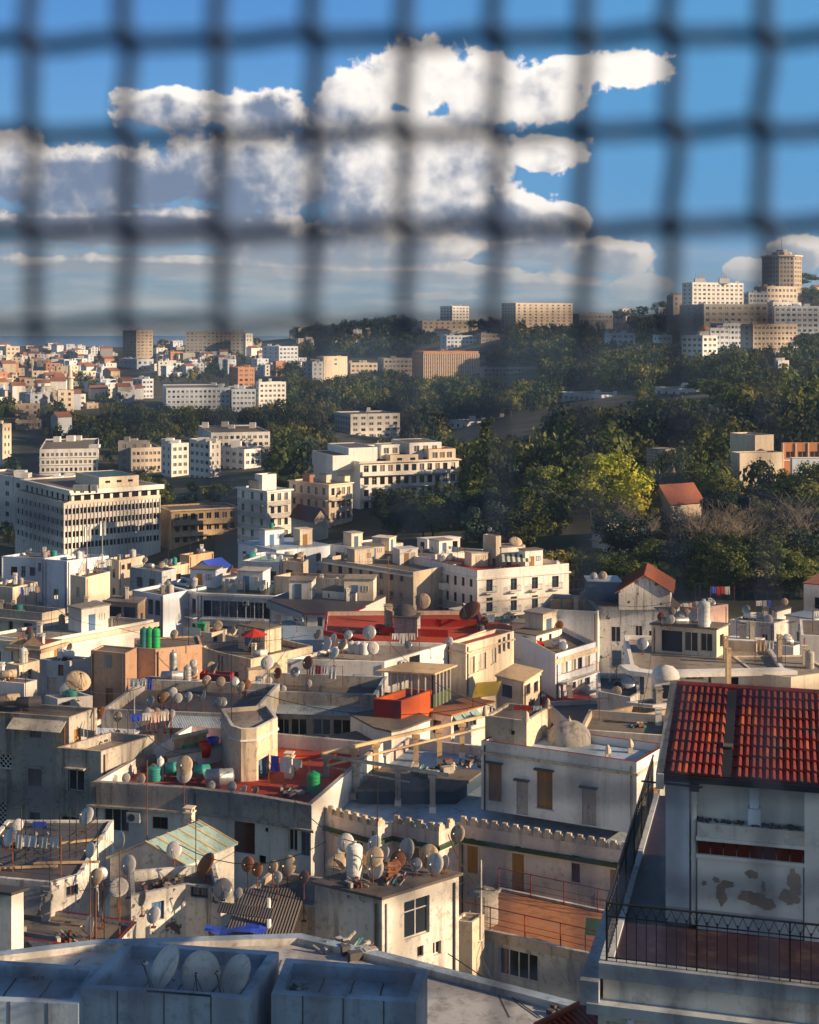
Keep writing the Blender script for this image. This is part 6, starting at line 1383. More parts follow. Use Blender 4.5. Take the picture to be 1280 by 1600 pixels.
# ================================================================== infill: lower houses that close the lanes between the named ones
used = []
def infill():
    n = 0; kinds = [(white, 'white'), (cream, 'cream'), (creamd, 'stained cream'), (bluew, 'bluish white'), (tan, 'tan'), (whited, 'stained white'), (grey, 'grey')]
    for y in np.arange(101, 250, 8.5):
        w_ = y * .31 + 6
        x = -w_ - 4
        while x < w_ + 4:
            s_ = rnd.uniform(6.5, 9.5); px = CX + x / y * F
            zr = -float(np.interp(y, [70, 80, 98, 126, 165, 200, 225, 250], [26.5, 25.5, 28.0, 31, 35, 36.6, 37.8, 38.8])) - (rnd.uniform(7, 10) if y > 145 else rnd.choice([rnd.uniform(3, 4), rnd.uniform(4.5, 7)]))
            if y < 110 and px > 1010: x += s_; continue
            if y > 168 and px > 905: x += s_; continue
            if y > 235 and px > 520: x += s_; continue
            wl, cn = rnd.choice(kinds); a = rnd.uniform(-.5, .6); ca, sa = math.cos(a), math.sin(a); hw = s_ * .55; cx_, cy_ = x, y + rnd.uniform(-1, 1)
            ft = [(cx_ + ca * u - sa * v, cy_ + sa * u + ca * v) for u, v in ((-hw, -hw), (hw, -hw), (hw, hw), (-hw, hw))]
            if a > 0: ft = [ft[3], ft[0], ft[1], ft[2]]
            b = Bld('town_house', '', 'house', ft, CZ + zr, 9, wl, rnd.choice([deck, deck, decklit, tindark, deckred, decklit, tinblue]), par=rnd.choice([0, .4, .7]), nvis=2, short='x')
            st = rnd.choice(['blue', 'brown', 'win'])
            for f in (0, 1): b.row(f, max(1, int(b.fr(f)[2] / 2.6)), 1.4, .9, 1.4, [st, 'louvw', 'louvg'], skip=.3); b.row(f, max(1, int(b.fr(f)[2] / 2.6)), 4.4, .9, 1.6, st, skip=.25)
            b.done(); REG.append((b.root, f'plain {cn} flat roofed town house', near_lm(px, CY - zr / y * F))); b.root['group'] = 'plain town houses filling the lanes'; b.place = 'on a roof ' + near_lm(px, CY - zr / y * F)
            if rnd.random() < .55: cabins(b, 1)
            r = rnd.random()
            if r < .3: dish(b.rnd_on(.6), rnd.choice([.8, .9, 1.0]), rnd.gauss(205, 25), rnd.uniform(18, 42), rnd.choice(['white', 'cream', 'white', 'grey']), .75, b.place, arm=False)
            if r > .85: dish(b.rnd_on(.6), rnd.choice([.8, .9, 1.0]), rnd.gauss(205, 25), rnd.uniform(18, 42), rnd.choice(['white', 'cream', 'rusty']), .5, b.place, arm=False)
            if r < .3: upright_tank(b.rnd_on(.8), .45, 1.1, rnd.choice(['white', 'teal', 'green', 'galvanised']), b.place)
            elif r < .5: lying_tank(b.rnd_on(.9), .35, 1.25, 'galvanised', b.place, rnd.uniform(-.5, .5))
            if .3 < r < .7: chimney(b.rnd_on(.6), .5, 1.2, rnd.choice([white, cream]), b.place)
            if r > .6: aerial(b.rnd_on(.6), rnd.choice([2.5, 3.25]), b.place, rnd.randint(0, 1))
            n += 1; x += s_
    print('infill', n)
LMK = [(140, 1040, 'the peach tower'), (700, 925, 'the white corner block'), (570, 890, 'the long beige block'), (500, 960, 'the curved white house'), (340, 960, 'the long shaded block'), (1000, 1000, 'the peeling house'), (890, 990, 'the blank walled house'), (1120, 1040, 'the curved slab house'), (640, 990, 'the red roof terrace'), (40, 970, 'the flaring cream block'), (150, 910, 'the mast tower room'), (130, 1190, 'the tall grey house'), (400, 1170, 'the round cornered stair tower'), (880, 1220, 'the ochre shuttered house'), (500, 1130, 'the glazed gallery house'), (760, 1060, 'the long cream wing'), (1230, 970, 'the blue roofed cottage'), (860, 1060, 'the blue walled house'), (240, 1110, 'the dark walled house')]
def near_lm(px, py, L=None):
    x, y, nm = min(L or LMK, key=lambda q: (q[0] - px) ** 2 + ((q[1] - py) * 1.6) ** 2)
    if abs(px - x) > abs(py - y) * 1.2: rel = 'left of' if px < x else 'right of'
    else: rel = 'above' if py < y else 'below'
    return f'{rel} {nm}'
infill()
# ================================================================== buildings beyond the old town
def cols_rows(b, i, n, nr, first, step, w, h, style='far', m0=.6, **k): b.rows(i, nr, n, first, step, w, h, style, m0=m0, **k)
def mid(nm, lab, r, h, wl, rf=None, short=None, par=.4, **kw):
    ft, z = rect(*r); return Bld(nm, lab, 'building', ft, z, h, wl, rf or deck, par=par, short=short or 'the ' + ' '.join(lab.split()[:4]), nvis=2, **kw)
# office block with fins
of = mid('office_block', 'big white office block with rows of dark windows between upright fins', (25, 100, 250, 784, 360, 36), 19, white, deck, 'the white office block', par=.3)
for f, n in ((0, 11), (1, 13)):
    a, d, l = of.fr(f); w_ = l / n
    of.rows(f, 4, n, 1.9, 2.95, w_ * .78, 1.45, 'dark', m0=.1)
of.ring('band', 0, .9, .12, cream, faces=[0, 1]); of.done()
for f, n in ((0, 22), (1, 26)):
    a, d, l = of.fr(f); mb = MB(); rz = math.atan2(d.y, d.x); p = of.loc(a)
    for k in range(n + 1): x = l * k / n; mb.box(x - .08, x + .08, -.22, -.01, 1.0, of.h - .95, white)
    mb.obj('fin', of.root, (p[0], p[1], 0), rz)
of2 = mid('attic_storey', 'set back attic storey with overhanging white slab on the office block', (38, 112, 249, 766, 362, 36), 4.0, white, deck, 'the attic of the office block', par=.2)
of2.row(0, 9, 1.4, 1.5, 1.6, 'dark', m0=.3); of2.row(1, 9, 1.4, 1.9, 1.6, 'dark', m0=.3); of2.ring('slab', -.02, 1.2, 1.0, white, faces=[0, 1]); of2.done()
of3 = mid('lift_house', 'tan roof plant room on top of the office block', (118, 155, 217, 746, 368, 34), 3.4, cream, tilegrn, 'the tan plant room', par=.1); of3.row(1, 3, 1.0, 1.4, .6, 'dark'); of3.done()
for x in (122, 135, 146): p = of2.on(x, 770); mb = MB(); mb.box(-1.1, 1.1, -.8, .8, .5, 2.0, galv); mb.box(-.9, -.7, -.6, .6, 0, .5, iron); mb.box(.7, .9, -.6, .6, 0, .5, iron); o = mb.obj('cooling_unit', None, p); reg(o, 'grey cooling plant box', 'on the attic slab of the office block', 'cooling unit', 'cooling units')
# neighbours
n1 = mid('tan_apartment_block', 'tan apartment block with long balconies beside the office block', (251, 268, 372, 797, 374, 24), 19, tan, deck, 'the tan apartment block'); n1.rows(1, 4, 8, 1.2, 3.0, 1.2, 1.6, ['brown', 'far', 'curt'], m0=.5); n1.balcony(1, .5, 15, n1.ztop - 4.0, 1.0, 'solid'); n1.balcony(1, .5, 17, n1.ztop - 7.0, 1.0, 'solid'); n1.ring('cornice', .1, .3, .4, cream, faces=[0, 1]); n1.done()
n2 = mid('tall_white_apartments', 'tall ornate white apartment house with a cream roof cabin', (371, 418, 455, 767, 348, 42), 24, white, deck, 'the tall ornate apartment house')
for f, n in ((0, 3), (1, 3)): n2.rows(f, 6, n, .8, 3.1, 1.1, 1.9, 'far', m0=.5)
for r in (1, 2, 3, 4): n2.balcony(0, 1.0, n2.fr(0)[2] - 1, n2.ztop - .6 - 3.1 * r, .8, 'iron'); n2.balcony(1, .8, n2.fr(1)[2] - .8, n2.ztop - .6 - 3.1 * r, .8, 'iron')
n2.ring('cornice', 0, .4, .5, white, faces=[0, 1]); n2.done()
n2b = mid('roof_cabin', 'white stepped roof cabin on the tall ornate apartment house', (398, 410, 432, 742, 352, 40), 5.5, white, deck, 'its roof cabin'); n2b.done()
n3 = mid('pale_apartment_house', 'pale apartment house with brick roof cabins and a corner balcony', (452, 514, 551, 757, 352, 45), 20, farcream, deck, 'the brick cabin apartment house')
for f, n in ((0, 5), (1, 4)): n3.rows(f, 4, n, 1.0, 3.1, 1.1, 1.9, 'far', m0=.5)
n3.balcony(0, .3, n3.fr(0)[2] - .2, n3.ztop - 4.0, 1.0, 'iron'); n3.balcony(1, .2, n3.fr(1)[2] - .3, n3.ztop - 4.0, 1.0, 'iron'); n3.ring('cornice', 0, .3, .3, cream, faces=[0, 1]); n3.done()
for i, (x, y) in enumerate(((482, 742), (508, 742), (537, 744))): bb = mid('roof_cabin', ('brick red roof cabin with brown lid', 'brown slab roof cabin, the middle one', 'small dark lidded roof cabin at the corner')[i] + ' on the pale apartment house', (x - 9, x + 2, x + 10, y, 360, 45), 5, farbrick if i == 0 else cream, tindark, 'a cabin', par=0); bb.done()
rr_ = rect(455, 490, 513, 806, 336, 35); gabled('red_roof_hall', 'low hall with a bright red roof below the pale apartment house', 'hall', rr_[0][0], rr_[0][1], rr_[0][2], rr_[0][3], rr_[1] - 1, 2.6, 5, cream, browntile, .4, ridge='lr')
n4 = mid('large_white_apartments', 'large white apartment block with a blank stepped side wall and long balconies', (490, 563, 717, 722, 378, 22), 26, white, deck, 'the stepped white apartments')
for r in range(5):
    n4.row(1, 12, 1.0 + 3.25 * r, 1.4, 2.0, ['far', 'brown', 'far', 'curt'], m0=.6)
    if r: n4.balcony(1, (0.3, 12, 0.8, 5)[r - 1], (26, 23, 20, 24)[r - 1], n4.ztop - .7 - 3.25 * r + .35, 1.1, 'solid' if r % 2 else 'iron')
n4.ring('cornice', .1, .3, .6, cream, faces=[1]); n4.ring('band', 3.6, .3, .3, tan, faces=[1]); n4.done()
for i, (r, h, wl) in enumerate((((512, 545, 590, 700, 382, 22), 6, white), ((488, 520, 548, 712, 379, 22), 4, white), ((578, 610, 700, 711, 384, 20), 4.5, cream), ((612, 640, 690, 692, 388, 20), 5, white), ((585, 596, 625, 695, 387, 20), 4, white), ((655, 670, 712, 702, 386, 20), 5, farcream))):
    bb = mid('penthouse', ('upper blank step of the side wall', 'lower blank step of the side wall', 'long penthouse with brown awning', 'topmost penthouse with stained walls', 'small square penthouse near the steps', 'penthouse with a red tiled rim')[i] + ' on the stepped white apartments', r, h, wl, tindark if i in (0,) else (tilered if i == 5 else deck), 'a penthouse', par=.15)
    if i > 1: bb.row(1, 4 if i == 2 else 3, .9, 1.5, 1.6, 'far')
    bb.done()
clutter(n4, 3, 0, 2, 3, 0, False); clutter(n2, 1, 0, 1, 0, 0, False)
# left and centre mid distance; (name, label, rect args, height, wall, rows, cols left, cols right, storey)
FARS = [
 ('ornate_white_block', 'bluish white ornate block with arched roofline behind the office block', (-30, 38, 82, 748, 430, 40), 24, farwhite, 6, 4, 5, 3.2),
 ('ornate_white_wing', 'ornate white wing stepping back beside the office block roof', (75, 85, 130, 752, 445, 30), 16, farwhite, 4, 1, 6, 3.2),
 ('long_white_slab', 'long white slab with four rows of square windows', (33, 62, 153, 702, 600, 12), 20, farwhite, 4, 3, 12, 3.2),
 ('cream_slab', 'cream slab with striped bands of windows below the dark wood', (188, 205, 253, 700, 600, 20), 17, farcream, 4, 2, 7, 3.1),
 ('white_cluster_block', 'bluish white block with blank end wall, first of the white cluster', (252, 268, 295, 693, 580, 35), 22, farwhite, 5, 2, 3, 3.2),
 ('white_cluster_block', 'tall bluish white block in the middle of the white cluster', (296, 328, 345, 689, 560, 40), 26, farwhite, 6, 4, 2, 3.2),
 ('white_cluster_block', 'lower white block with small windows at the tree side of the cluster', (340, 382, 408, 702, 590, 40), 20, farwhite, 4, 4, 3, 3.2),
 ('white_cluster_block', 'long white block standing behind the white cluster', (310, 330, 422, 676, 660, 15), 16, farwhite, 3, 2, 10, 3.2),
 ('beige_edge_block', 'blank beige block at the edge above the white slab', (-30, 4, 18, 662, 620, 40), 22, farcream, 5, 2, 2, 3.4),
 ('brown_office', 'low brown office in the dark wood at the edge', (18, 24, 64, 656, 760, 10), 12, fartan, 2, 1, 8, 3.6),
 ('grey_slab', 'long grey blue slab with light balconies above the dark wood', (236, 260, 360, 606, 900, 12), 20, farblue, 5, 3, 14, 3.3),
 ('grey_slab', 'paler grey slab with a sunlit right end above the dark wood', (356, 362, 400, 608, 905, 10), 18, farblue, 5, 1, 6, 3.3),
 ('white_slab', 'white sunlit slab with crowded balconies joining the grey slab', (400, 405, 447, 597, 930, 22), 17, farwhite, 4, 1, 6, 3.3),
 ('orange_corner_block', 'block with a bright orange brick corner in the hill town', (200, 222, 240, 592, 1000, 42), 20, farblue, 5, 3, 3, 3.3),
 ('brown_framed_block', 'unfinished brown framed block over the grey slab', (358, 372, 398, 574, 1150, 30), 22, farbrick, 4, 2, 3, 3.8),
 ('minaret_house', 'cream house with arched veranda in the hill town', (97, 110, 134, 616, 900, 30), 15, farwhite, 3, 2, 3, 3.4),
 ('tan_cube_block', 'plain tan cube block below the cream veranda house', (130, 136, 154, 630, 880, 30), 12, fartan, 2, 1, 2, 3.4),
 ('round_tower_block', 'dark tan tower block with rounded balconies on the left ridge', (192, 213, 239, 516, 1600, 40), 62, fartan, 12, 4, 4, 3.6),
 ('tower_podium', 'grey blue podium building at the foot of the tan tower block', (166, 214, 240, 561, 1500, 30), 26, farblue, 3, 4, 3, 6),
 ('grid_slab', 'wide shaded slab with a grid of white frames on the ridge', (278, 290, 382, 517, 1650, 8), 30, fargrey, 6, 2, 17, 4.0),
 ('grid_slab_end', 'bright white end building beside the grid slab', (380, 384, 395, 521, 1640, 30), 14, farwhite, 2, 1, 2, 4.5),
 ('orange_ridge_house', 'orange and cream ridge house left of the tan tower', (0, 10, 31, 541, 1700, 30), 16, farcream, 2, 1, 3, 5),
 ('white_edge_terrace', 'stepped white block on the shaded slope under the ridge trees', (410, 436, 466, 541, 1450, 35), 26, farblue, 5, 3, 5, 4.2),
 ('lit_gable_wall_block', 'block with a large blank sunlit cream wall above the wood', (494, 506, 543, 557, 1250, 35), 28, farcream, 2, 1, 1, 4),
 ('lit_gable_neighbour', 'lower grey block leaning on the sunlit blank wall', (472, 488, 505, 565, 1240, 35), 22, farblue, 4, 2, 2, 4),
 ('yellow_row_house', 'low yellow row house right of the sunlit blank wall', (544, 548, 590, 567, 1290, 10), 12, farcream, 2, 1, 6, 4.2),
 ('grey_villa', 'grey hipped roof villa joining the brick office', (590, 600, 645, 560, 1300, 12), 16, fargrey, 3, 1, 7, 4.2),
 ('brick_office', 'wide orange brick office with rows of white upright fins', (644, 662, 748, 549, 1240, 18), 34, farbrick, 7, 3, 20, 3.9),
 ('white_hill_block', 'white balcony block above the brick office', (688, 698, 745, 524, 1500, 20), 22, farblue, 4, 1, 8, 4.2),
 ('brown_hill_block', 'dark brown block right of the white balcony block', (744, 752, 781, 521, 1500, 15), 28, fargrey, 5, 1, 5, 4.5),
 ('white_tower_block', 'small bright white tower block on the ridge', (688, 707, 733, 478, 1650, 40), 24, farwhite, 6, 4, 5, 3.6),
 ('pink_ridge_terrace', 'pink and red roofed terrace on the ridge under the white tower block', (652, 660, 732, 501, 1640, 8), 12, farcream, 2, 1, 8, 4.5),
 ('ridge_slab', 'wide cream slab of flats crowning the middle ridge', (784, 806, 895, 473, 1560, 25), 34, farcream, 9, 5, 10, 3.5),
 ('long_low_ridge_house', 'long low shaded block on the ridge among the trees', (895, 905, 958, 490, 1420, 10), 12, fargrey, 2, 1, 9, 4.4),
 ('terrace_wall_block', 'long stepped terrace wall in the wood right of the brick office', (750, 756, 838, 574, 1180, 8), 16, fargrey, 4, 1, 16, 3.6),
 ('hotel_slab', 'white hotel slab with dark balcony bands and roof aerials', (1066, 1082, 1162, 441, 1120, 22), 28, farwhite, 7, 2, 11, 3.4),
 ('round_hill_tower', 'tall grey and tan round tower with a needle mast on the right hilltop', (1190, 1221, 1253, 398, 1250, 45), 40, fartan, 9, 6, 6, 3.5),
 ('tower_base_block', 'cream base building with large square windows under the hilltop tower', (1178, 1198, 1246, 447, 1200, 22), 14, farcream, 2, 2, 8, 5),
 ('low_hill_block', 'bluish low block stepping down from the hotel slab', (1162, 1170, 1200, 457, 1180, 15), 16, farblue, 3, 1, 5, 4),
 ('long_hospital_wing', 'long bluish wing with many small windows below the hilltop tower', (1200, 1210, 1330, 478, 1080, 8), 34, farblue, 7, 1, 16, 4),
 ('white_stair_block', 'white stepped block under the hilltop tower', (1198, 1208, 1252, 472, 1100, 20), 20, farwhite, 3, 1, 6, 4.2),
 ('plain_end_slab', 'cream slab with blank end wall and square windows over the pine wood', (1157, 1177, 1246, 506, 950, 20), 26, farcream, 5, 1, 11, 3.6),
 ('bluish_terrace_block', 'bluish stepped block between the hotel and the cream slab', (1110, 1130, 1160, 505, 1000, 25), 22, farblue, 5, 4, 5, 3.8),
 ('grey_hill_terrace', 'grey terrace houses under the hotel slab', (1062, 1100, 1200, 475, 1060, 12), 20, fargrey, 3, 4, 10, 4.4),
 ('brown_hill_house', 'brown shaded house row left under the hotel slab', (1042, 1052, 1070, 461, 1200, 20), 18, fargrey, 3, 1, 2, 4.4),
 ('white_villa', 'ornate white villa with a red roofed turret in the pine wood', (1065, 1098, 1121, 524, 860, 38), 17, farwhite, 4, 4, 3, 3.5),
 ('small_white_villa', 'bluish white small villa behind the ornate white villa', (1095, 1110, 1140, 512, 900, 30), 16, farblue, 3, 3, 4, 3.6),
 ('flat_white_house', 'white flat roofed house among the upper pines', (945, 955, 992, 520, 1150, 10), 10, farblue, 2, 1, 4, 4.2),
 ('flat_white_house', 'long flat bluish house on the slope below the ridge trees', (1020, 1028, 1050, 523, 1080, 12), 9, farblue, 2, 1, 3, 4.2),
 ('school_block', 'white school block with five storeys rising from the wood', (523, 548, 625, 647, 820, 22), 20, farwhite, 5, 6, 6, 3.4),
 ('low_white_wing', 'low white ruin-like wing at the wood behind the cypress', (702, 730, 770, 659, 760, 25), 14, farwhite, 3, 3, 4, 3.8),
 ('low_white_wing', 'low white building with awnings beside the ruin-like wing', (776, 800, 852, 655, 740, 20), 12, farwhite, 2, 2, 5, 3.8),
 ('long_low_block', 'long low white block half sunk in the pine wood', (872, 940, 993, 617, 760, 25), 12, farblue, 2, 8, 6, 4),
 ('long_low_block', 'low cream roofs showing over the dark pines', (1023, 1060, 1120, 607, 720, 18), 9, farwhite, 2, 3, 5, 4),
 ('tiny_blue_house', 'little bluish white cube house among the pines on the right', (1210, 1216, 1233, 563, 760, 20), 8, farwhite, 2, 1, 3, 3.6),
]
FL = []
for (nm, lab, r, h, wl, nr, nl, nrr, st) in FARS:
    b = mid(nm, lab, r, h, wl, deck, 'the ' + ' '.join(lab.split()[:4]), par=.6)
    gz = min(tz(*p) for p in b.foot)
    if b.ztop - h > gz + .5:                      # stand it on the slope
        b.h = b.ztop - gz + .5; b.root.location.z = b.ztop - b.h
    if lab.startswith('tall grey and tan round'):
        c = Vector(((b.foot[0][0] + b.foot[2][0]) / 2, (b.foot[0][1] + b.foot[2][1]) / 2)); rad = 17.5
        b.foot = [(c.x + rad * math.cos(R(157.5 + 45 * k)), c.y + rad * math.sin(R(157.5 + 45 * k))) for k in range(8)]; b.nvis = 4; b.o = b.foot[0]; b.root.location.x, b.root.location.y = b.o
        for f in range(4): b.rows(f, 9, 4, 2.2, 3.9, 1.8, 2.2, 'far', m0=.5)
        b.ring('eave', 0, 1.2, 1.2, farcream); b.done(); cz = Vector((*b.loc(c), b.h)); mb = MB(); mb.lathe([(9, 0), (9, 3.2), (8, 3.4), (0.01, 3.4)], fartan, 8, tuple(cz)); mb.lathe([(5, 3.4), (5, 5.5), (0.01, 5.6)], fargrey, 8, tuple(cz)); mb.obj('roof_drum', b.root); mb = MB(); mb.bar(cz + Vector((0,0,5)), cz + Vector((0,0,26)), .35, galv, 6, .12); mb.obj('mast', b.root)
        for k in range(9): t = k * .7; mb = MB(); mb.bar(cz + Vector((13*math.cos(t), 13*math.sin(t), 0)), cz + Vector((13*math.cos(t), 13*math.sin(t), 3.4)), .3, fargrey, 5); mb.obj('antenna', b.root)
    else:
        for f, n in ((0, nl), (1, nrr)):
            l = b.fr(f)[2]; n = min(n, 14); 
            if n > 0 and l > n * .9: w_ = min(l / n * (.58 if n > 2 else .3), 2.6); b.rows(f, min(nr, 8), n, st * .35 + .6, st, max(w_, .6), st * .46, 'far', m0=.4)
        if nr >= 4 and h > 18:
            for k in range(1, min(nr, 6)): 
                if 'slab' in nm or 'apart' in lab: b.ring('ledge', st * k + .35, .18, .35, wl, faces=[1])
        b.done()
    import re as _re; FL.append((r[1], r[3], ' '.join(_re.split(' with | beside| on the| in the| above| right of| under| leaning| joining| among| below| stepping| behind| at the| crowning| standing| over the| left | half | rising| showing| far| first', lab)[0].rstrip(',').split()[-5:])))
    for _ in range(rnd.randint(1, 4)):
        p = b.rnd_on(1.2); s_ = rnd.uniform(.8, 2.2); mb = MB(); mb.box(-s_, s_, -s_, s_, 0, rnd.uniform(1.2, 2.8), wl); o = mb.obj('roof_cabin', b.root, (p.x - b.o[0], p.y - b.o[1], p.z - (b.ztop - b.h)))
    if nm == 'hotel_slab':
        for x in (1093, 1131):
            p = b.on(x, 443); mb = MB(); mb.box(-4, 4, -3, 3, 0, 4, farwhite); mb.obj('lift_house', b.root, (p.x - b.o[0], p.y - b.o[1], p.z - (b.ztop - b.h)))
            for k in range(5): mb = MB(); mb.bar((k * 1.4 - 3, 0, 4), (k * 1.4 - 3, 0, 4 + rnd.uniform(2.5, 6)), .28, fargrey, 5); mb.obj('antenna', b.root, (p.x - b.o[0], p.y - b.o[1], p.z - (b.ztop - b.h)))
    if nm == 'brick_office':
        a, d, l = b.fr(1); rz = math.atan2(d.y, d.x); p = b.loc(a); mb = MB()
        for k in range(31): x = l * k / 30; mb.box(x - .3, x + .3, -.9, -.01, 4, b.h - 2.0, farcream)
        mb.obj('fin', b.root, (p[0], p[1], 0), rz)
    if nm == 'white_villa':
        c = b.rnd_on(4); mb = MB(); mb.box(-3, 3, -3, 3, 0, 4, farwhite); mb.obj('turret', b.root, (c.x - b.o[0], c.y - b.o[1], c.z - (b.ztop - b.h))); mb = MB(); mb.lathe([(4.4, 4.01), (2.5, 6), (0.01, 7)], farbrick, 8); mb.obj('turret_roof', b.root, (c.x - b.o[0], c.y - b.o[1], c.z - (b.ztop - b.h)))
# the concrete institute among the trees
i1 = mid('louvred_block', 'small block with a louvred side among the dark trees', (1010, 1030, 1056, 703, 352, 38), 12, grey, decklit, 'the louvred block', par=0); i1.done()
mb = MB(); a, d, l = i1.fr(0); p = i1.loc(a)
for k in range(14): z = .8 + k * .75; mb.box(.2, l - .2, -.12, -.005, z, z + .12, cream)
mb.obj('louvre', i1.root, (p[0], p[1], 0), math.atan2(d.y, d.x))
i2 = mid('concrete_stage_block', 'tall pale concrete stage block with plain weathered walls', (1141, 1180, 1209, 680, 352, 25), 18, cream, deck, 'the concrete stage block', par=.3); i2.done()
i2b = mid('concrete_wing', 'lower pale concrete wing in front of the stage block', (1142, 1156, 1223, 708, 344, 14), 12, cream, deck, 'the pale concrete wing', par=.3); i2b.done()
i3 = mid('brick_wing', 'orange brick wing with white framed ribbon windows at the edge', (1221, 1224, 1340, 692, 350, 4), 10, brick, tindark, 'the brick ribbon wing', par=.2); i3.rows(1, 1, 6, 2.2, 3, 2.2, 1.6, 'wide', m0=.3); i3.ring('band', 4.2, .3, .12, white, faces=[1]); i3.done()
mb = MB(); a, d, l = i3.fr(1); p = i3.loc(a)
for k in range(7): mb.box(l * k / 6 - .12, l * k / 6 + .12, -.25, -.005, 0, i3.h, cream)
mb.obj('rib', i3.root, (p[0], p[1], 0), math.atan2(d.y, d.x))
i4 = mid('low_blue_house', 'low bluish flat house before the brick ribbon wing', (1235, 1238, 1330, 716, 330, 4), 6, bluew, white, 'the low bluish house', par=0); i4.done()
i5 = mid('low_grey_link', 'low grey link building left of the stage block', (1116, 1120, 1145, 722, 350, 8), 5, greyb, deck, 'the grey link', par=0); i5.done()
hp = rect(1018, 1048, 1096, 784, 292, 30); gabled('hipped_house', 'old house with a brown pitched roof half hidden by bare trees', 'house', hp[0][0], hp[0][1], hp[0][2], hp[0][3], hp[1], 3.2, 9, cream, browntile, .6)
ov = mid('old_white_villa', 'old white villa walls showing behind the bare shrubs', (925, 950, 1010, 818, 285, 20), 10, white, deck, 'the old white villa', par=.4); ov.rows(1, 2, 4, 1.5, 3.4, 1.1, 1.8, 'brown'); ov.ring('band', 4, .3, .4, cream, faces=[0, 1]); ov.done()
ov2 = mid('old_villa_wing', 'bluish lower wing of the old villa beside a white post', (1045, 1060, 1096, 812, 280, 25), 9, bluew, deck, 'the old villa wing', par=.2); ov2.rows(1, 2, 2, 1.4, 3.2, 1, 1.6, 'blue'); ov2.done()

# ================================================================== small houses of the far hill town: every one on its own
FLM = FL + [(140, 850, 'white office block')]
def near_far(px, py):
    x, y, nm = min(FLM, key=lambda q: (q[0] - px) ** 2 + ((q[1] - py) * 1.5) ** 2)
    rel = ('left of' if px < x else 'right of') if abs(px - x) > abs(py - y) * 1.2 else ('above' if py < y else 'below')
    return f'{rel} the {nm}'
ZONES = [((-30, 175), (553, 560), 42), ((-30, 190), (562, 580), 73), ((-30, 240), (582, 605), 70), ((-30, 235), (607, 632), 59), ((-30, 120), (634, 652), 17),
 ((235, 410), (540, 556), 35), ((235, 470), (560, 590), 73), ((400, 480), (560, 600), 24), ((400, 560), (528, 548), 21), ((495, 640), (518, 540), 13), ((30, 130), (690, 760), 10), ((150, 420), (720, 760), 8), ((600, 780), (512, 535), 15), ((895, 1060), (500, 520), 13), ((1060, 1290), (470, 500), 23), ((1080, 1290), (500, 545), 15), ((1200, 1290), (455, 475), 7), ((560, 1020), (565, 600), 5)]
nh = 0
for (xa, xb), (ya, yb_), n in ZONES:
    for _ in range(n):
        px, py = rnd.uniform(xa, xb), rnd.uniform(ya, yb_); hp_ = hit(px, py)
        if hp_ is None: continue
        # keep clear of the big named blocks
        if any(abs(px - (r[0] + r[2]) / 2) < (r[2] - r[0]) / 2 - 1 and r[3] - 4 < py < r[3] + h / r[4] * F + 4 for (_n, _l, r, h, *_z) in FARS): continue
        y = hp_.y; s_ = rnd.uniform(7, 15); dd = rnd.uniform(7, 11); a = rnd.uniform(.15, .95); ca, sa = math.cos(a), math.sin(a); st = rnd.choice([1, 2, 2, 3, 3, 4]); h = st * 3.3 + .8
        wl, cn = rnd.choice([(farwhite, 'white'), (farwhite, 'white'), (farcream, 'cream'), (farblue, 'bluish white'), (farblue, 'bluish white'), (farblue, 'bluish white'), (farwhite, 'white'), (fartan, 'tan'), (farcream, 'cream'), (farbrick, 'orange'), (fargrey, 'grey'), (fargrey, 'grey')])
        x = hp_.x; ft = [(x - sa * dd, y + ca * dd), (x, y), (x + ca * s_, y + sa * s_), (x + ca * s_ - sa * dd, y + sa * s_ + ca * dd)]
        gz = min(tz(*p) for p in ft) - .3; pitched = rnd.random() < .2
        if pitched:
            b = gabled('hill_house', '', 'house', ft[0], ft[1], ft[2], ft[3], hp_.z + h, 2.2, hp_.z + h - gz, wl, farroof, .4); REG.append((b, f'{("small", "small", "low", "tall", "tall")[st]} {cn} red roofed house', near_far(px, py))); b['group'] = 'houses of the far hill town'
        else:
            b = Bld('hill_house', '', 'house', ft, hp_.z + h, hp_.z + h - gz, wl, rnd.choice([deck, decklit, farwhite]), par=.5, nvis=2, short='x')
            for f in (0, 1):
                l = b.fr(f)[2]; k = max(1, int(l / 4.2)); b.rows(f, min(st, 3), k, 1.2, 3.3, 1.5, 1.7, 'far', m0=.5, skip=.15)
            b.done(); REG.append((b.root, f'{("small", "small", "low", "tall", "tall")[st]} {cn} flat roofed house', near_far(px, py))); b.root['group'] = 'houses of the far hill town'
            if rnd.random() < .5: p = b.rnd_on(1.5); mb = MB(); q = rnd.uniform(.9, 1.6); mb.box(-q, q, -q, q, 0, 2.3, wl); mb.obj('roof_cabin', b.root, (p.x - b.o[0], p.y - b.o[1], p.z - (b.ztop - b.h)))
        nh += 1
print('hill houses', nh)
a_ = hit(110, 640); o = link('minaret', None, None, (a_.x, a_.y, a_.z - 1)); mb = MB(); mb.lathe([(1.9, 0), (1.8, 20), (2.6, 20.5), (2.6, 21.5), (1.3, 21.6), (1.2, 26)], farcream, 10); mb.obj('shaft', o); mb = MB(); mb.lathe([(1.3, 26.01), (1.0, 27.4), (.3, 28.4), (.01, 30)], farwhite, 10); mb.obj('cap', o); tag(o, 'slender cream minaret standing in the hill town', 'minaret')
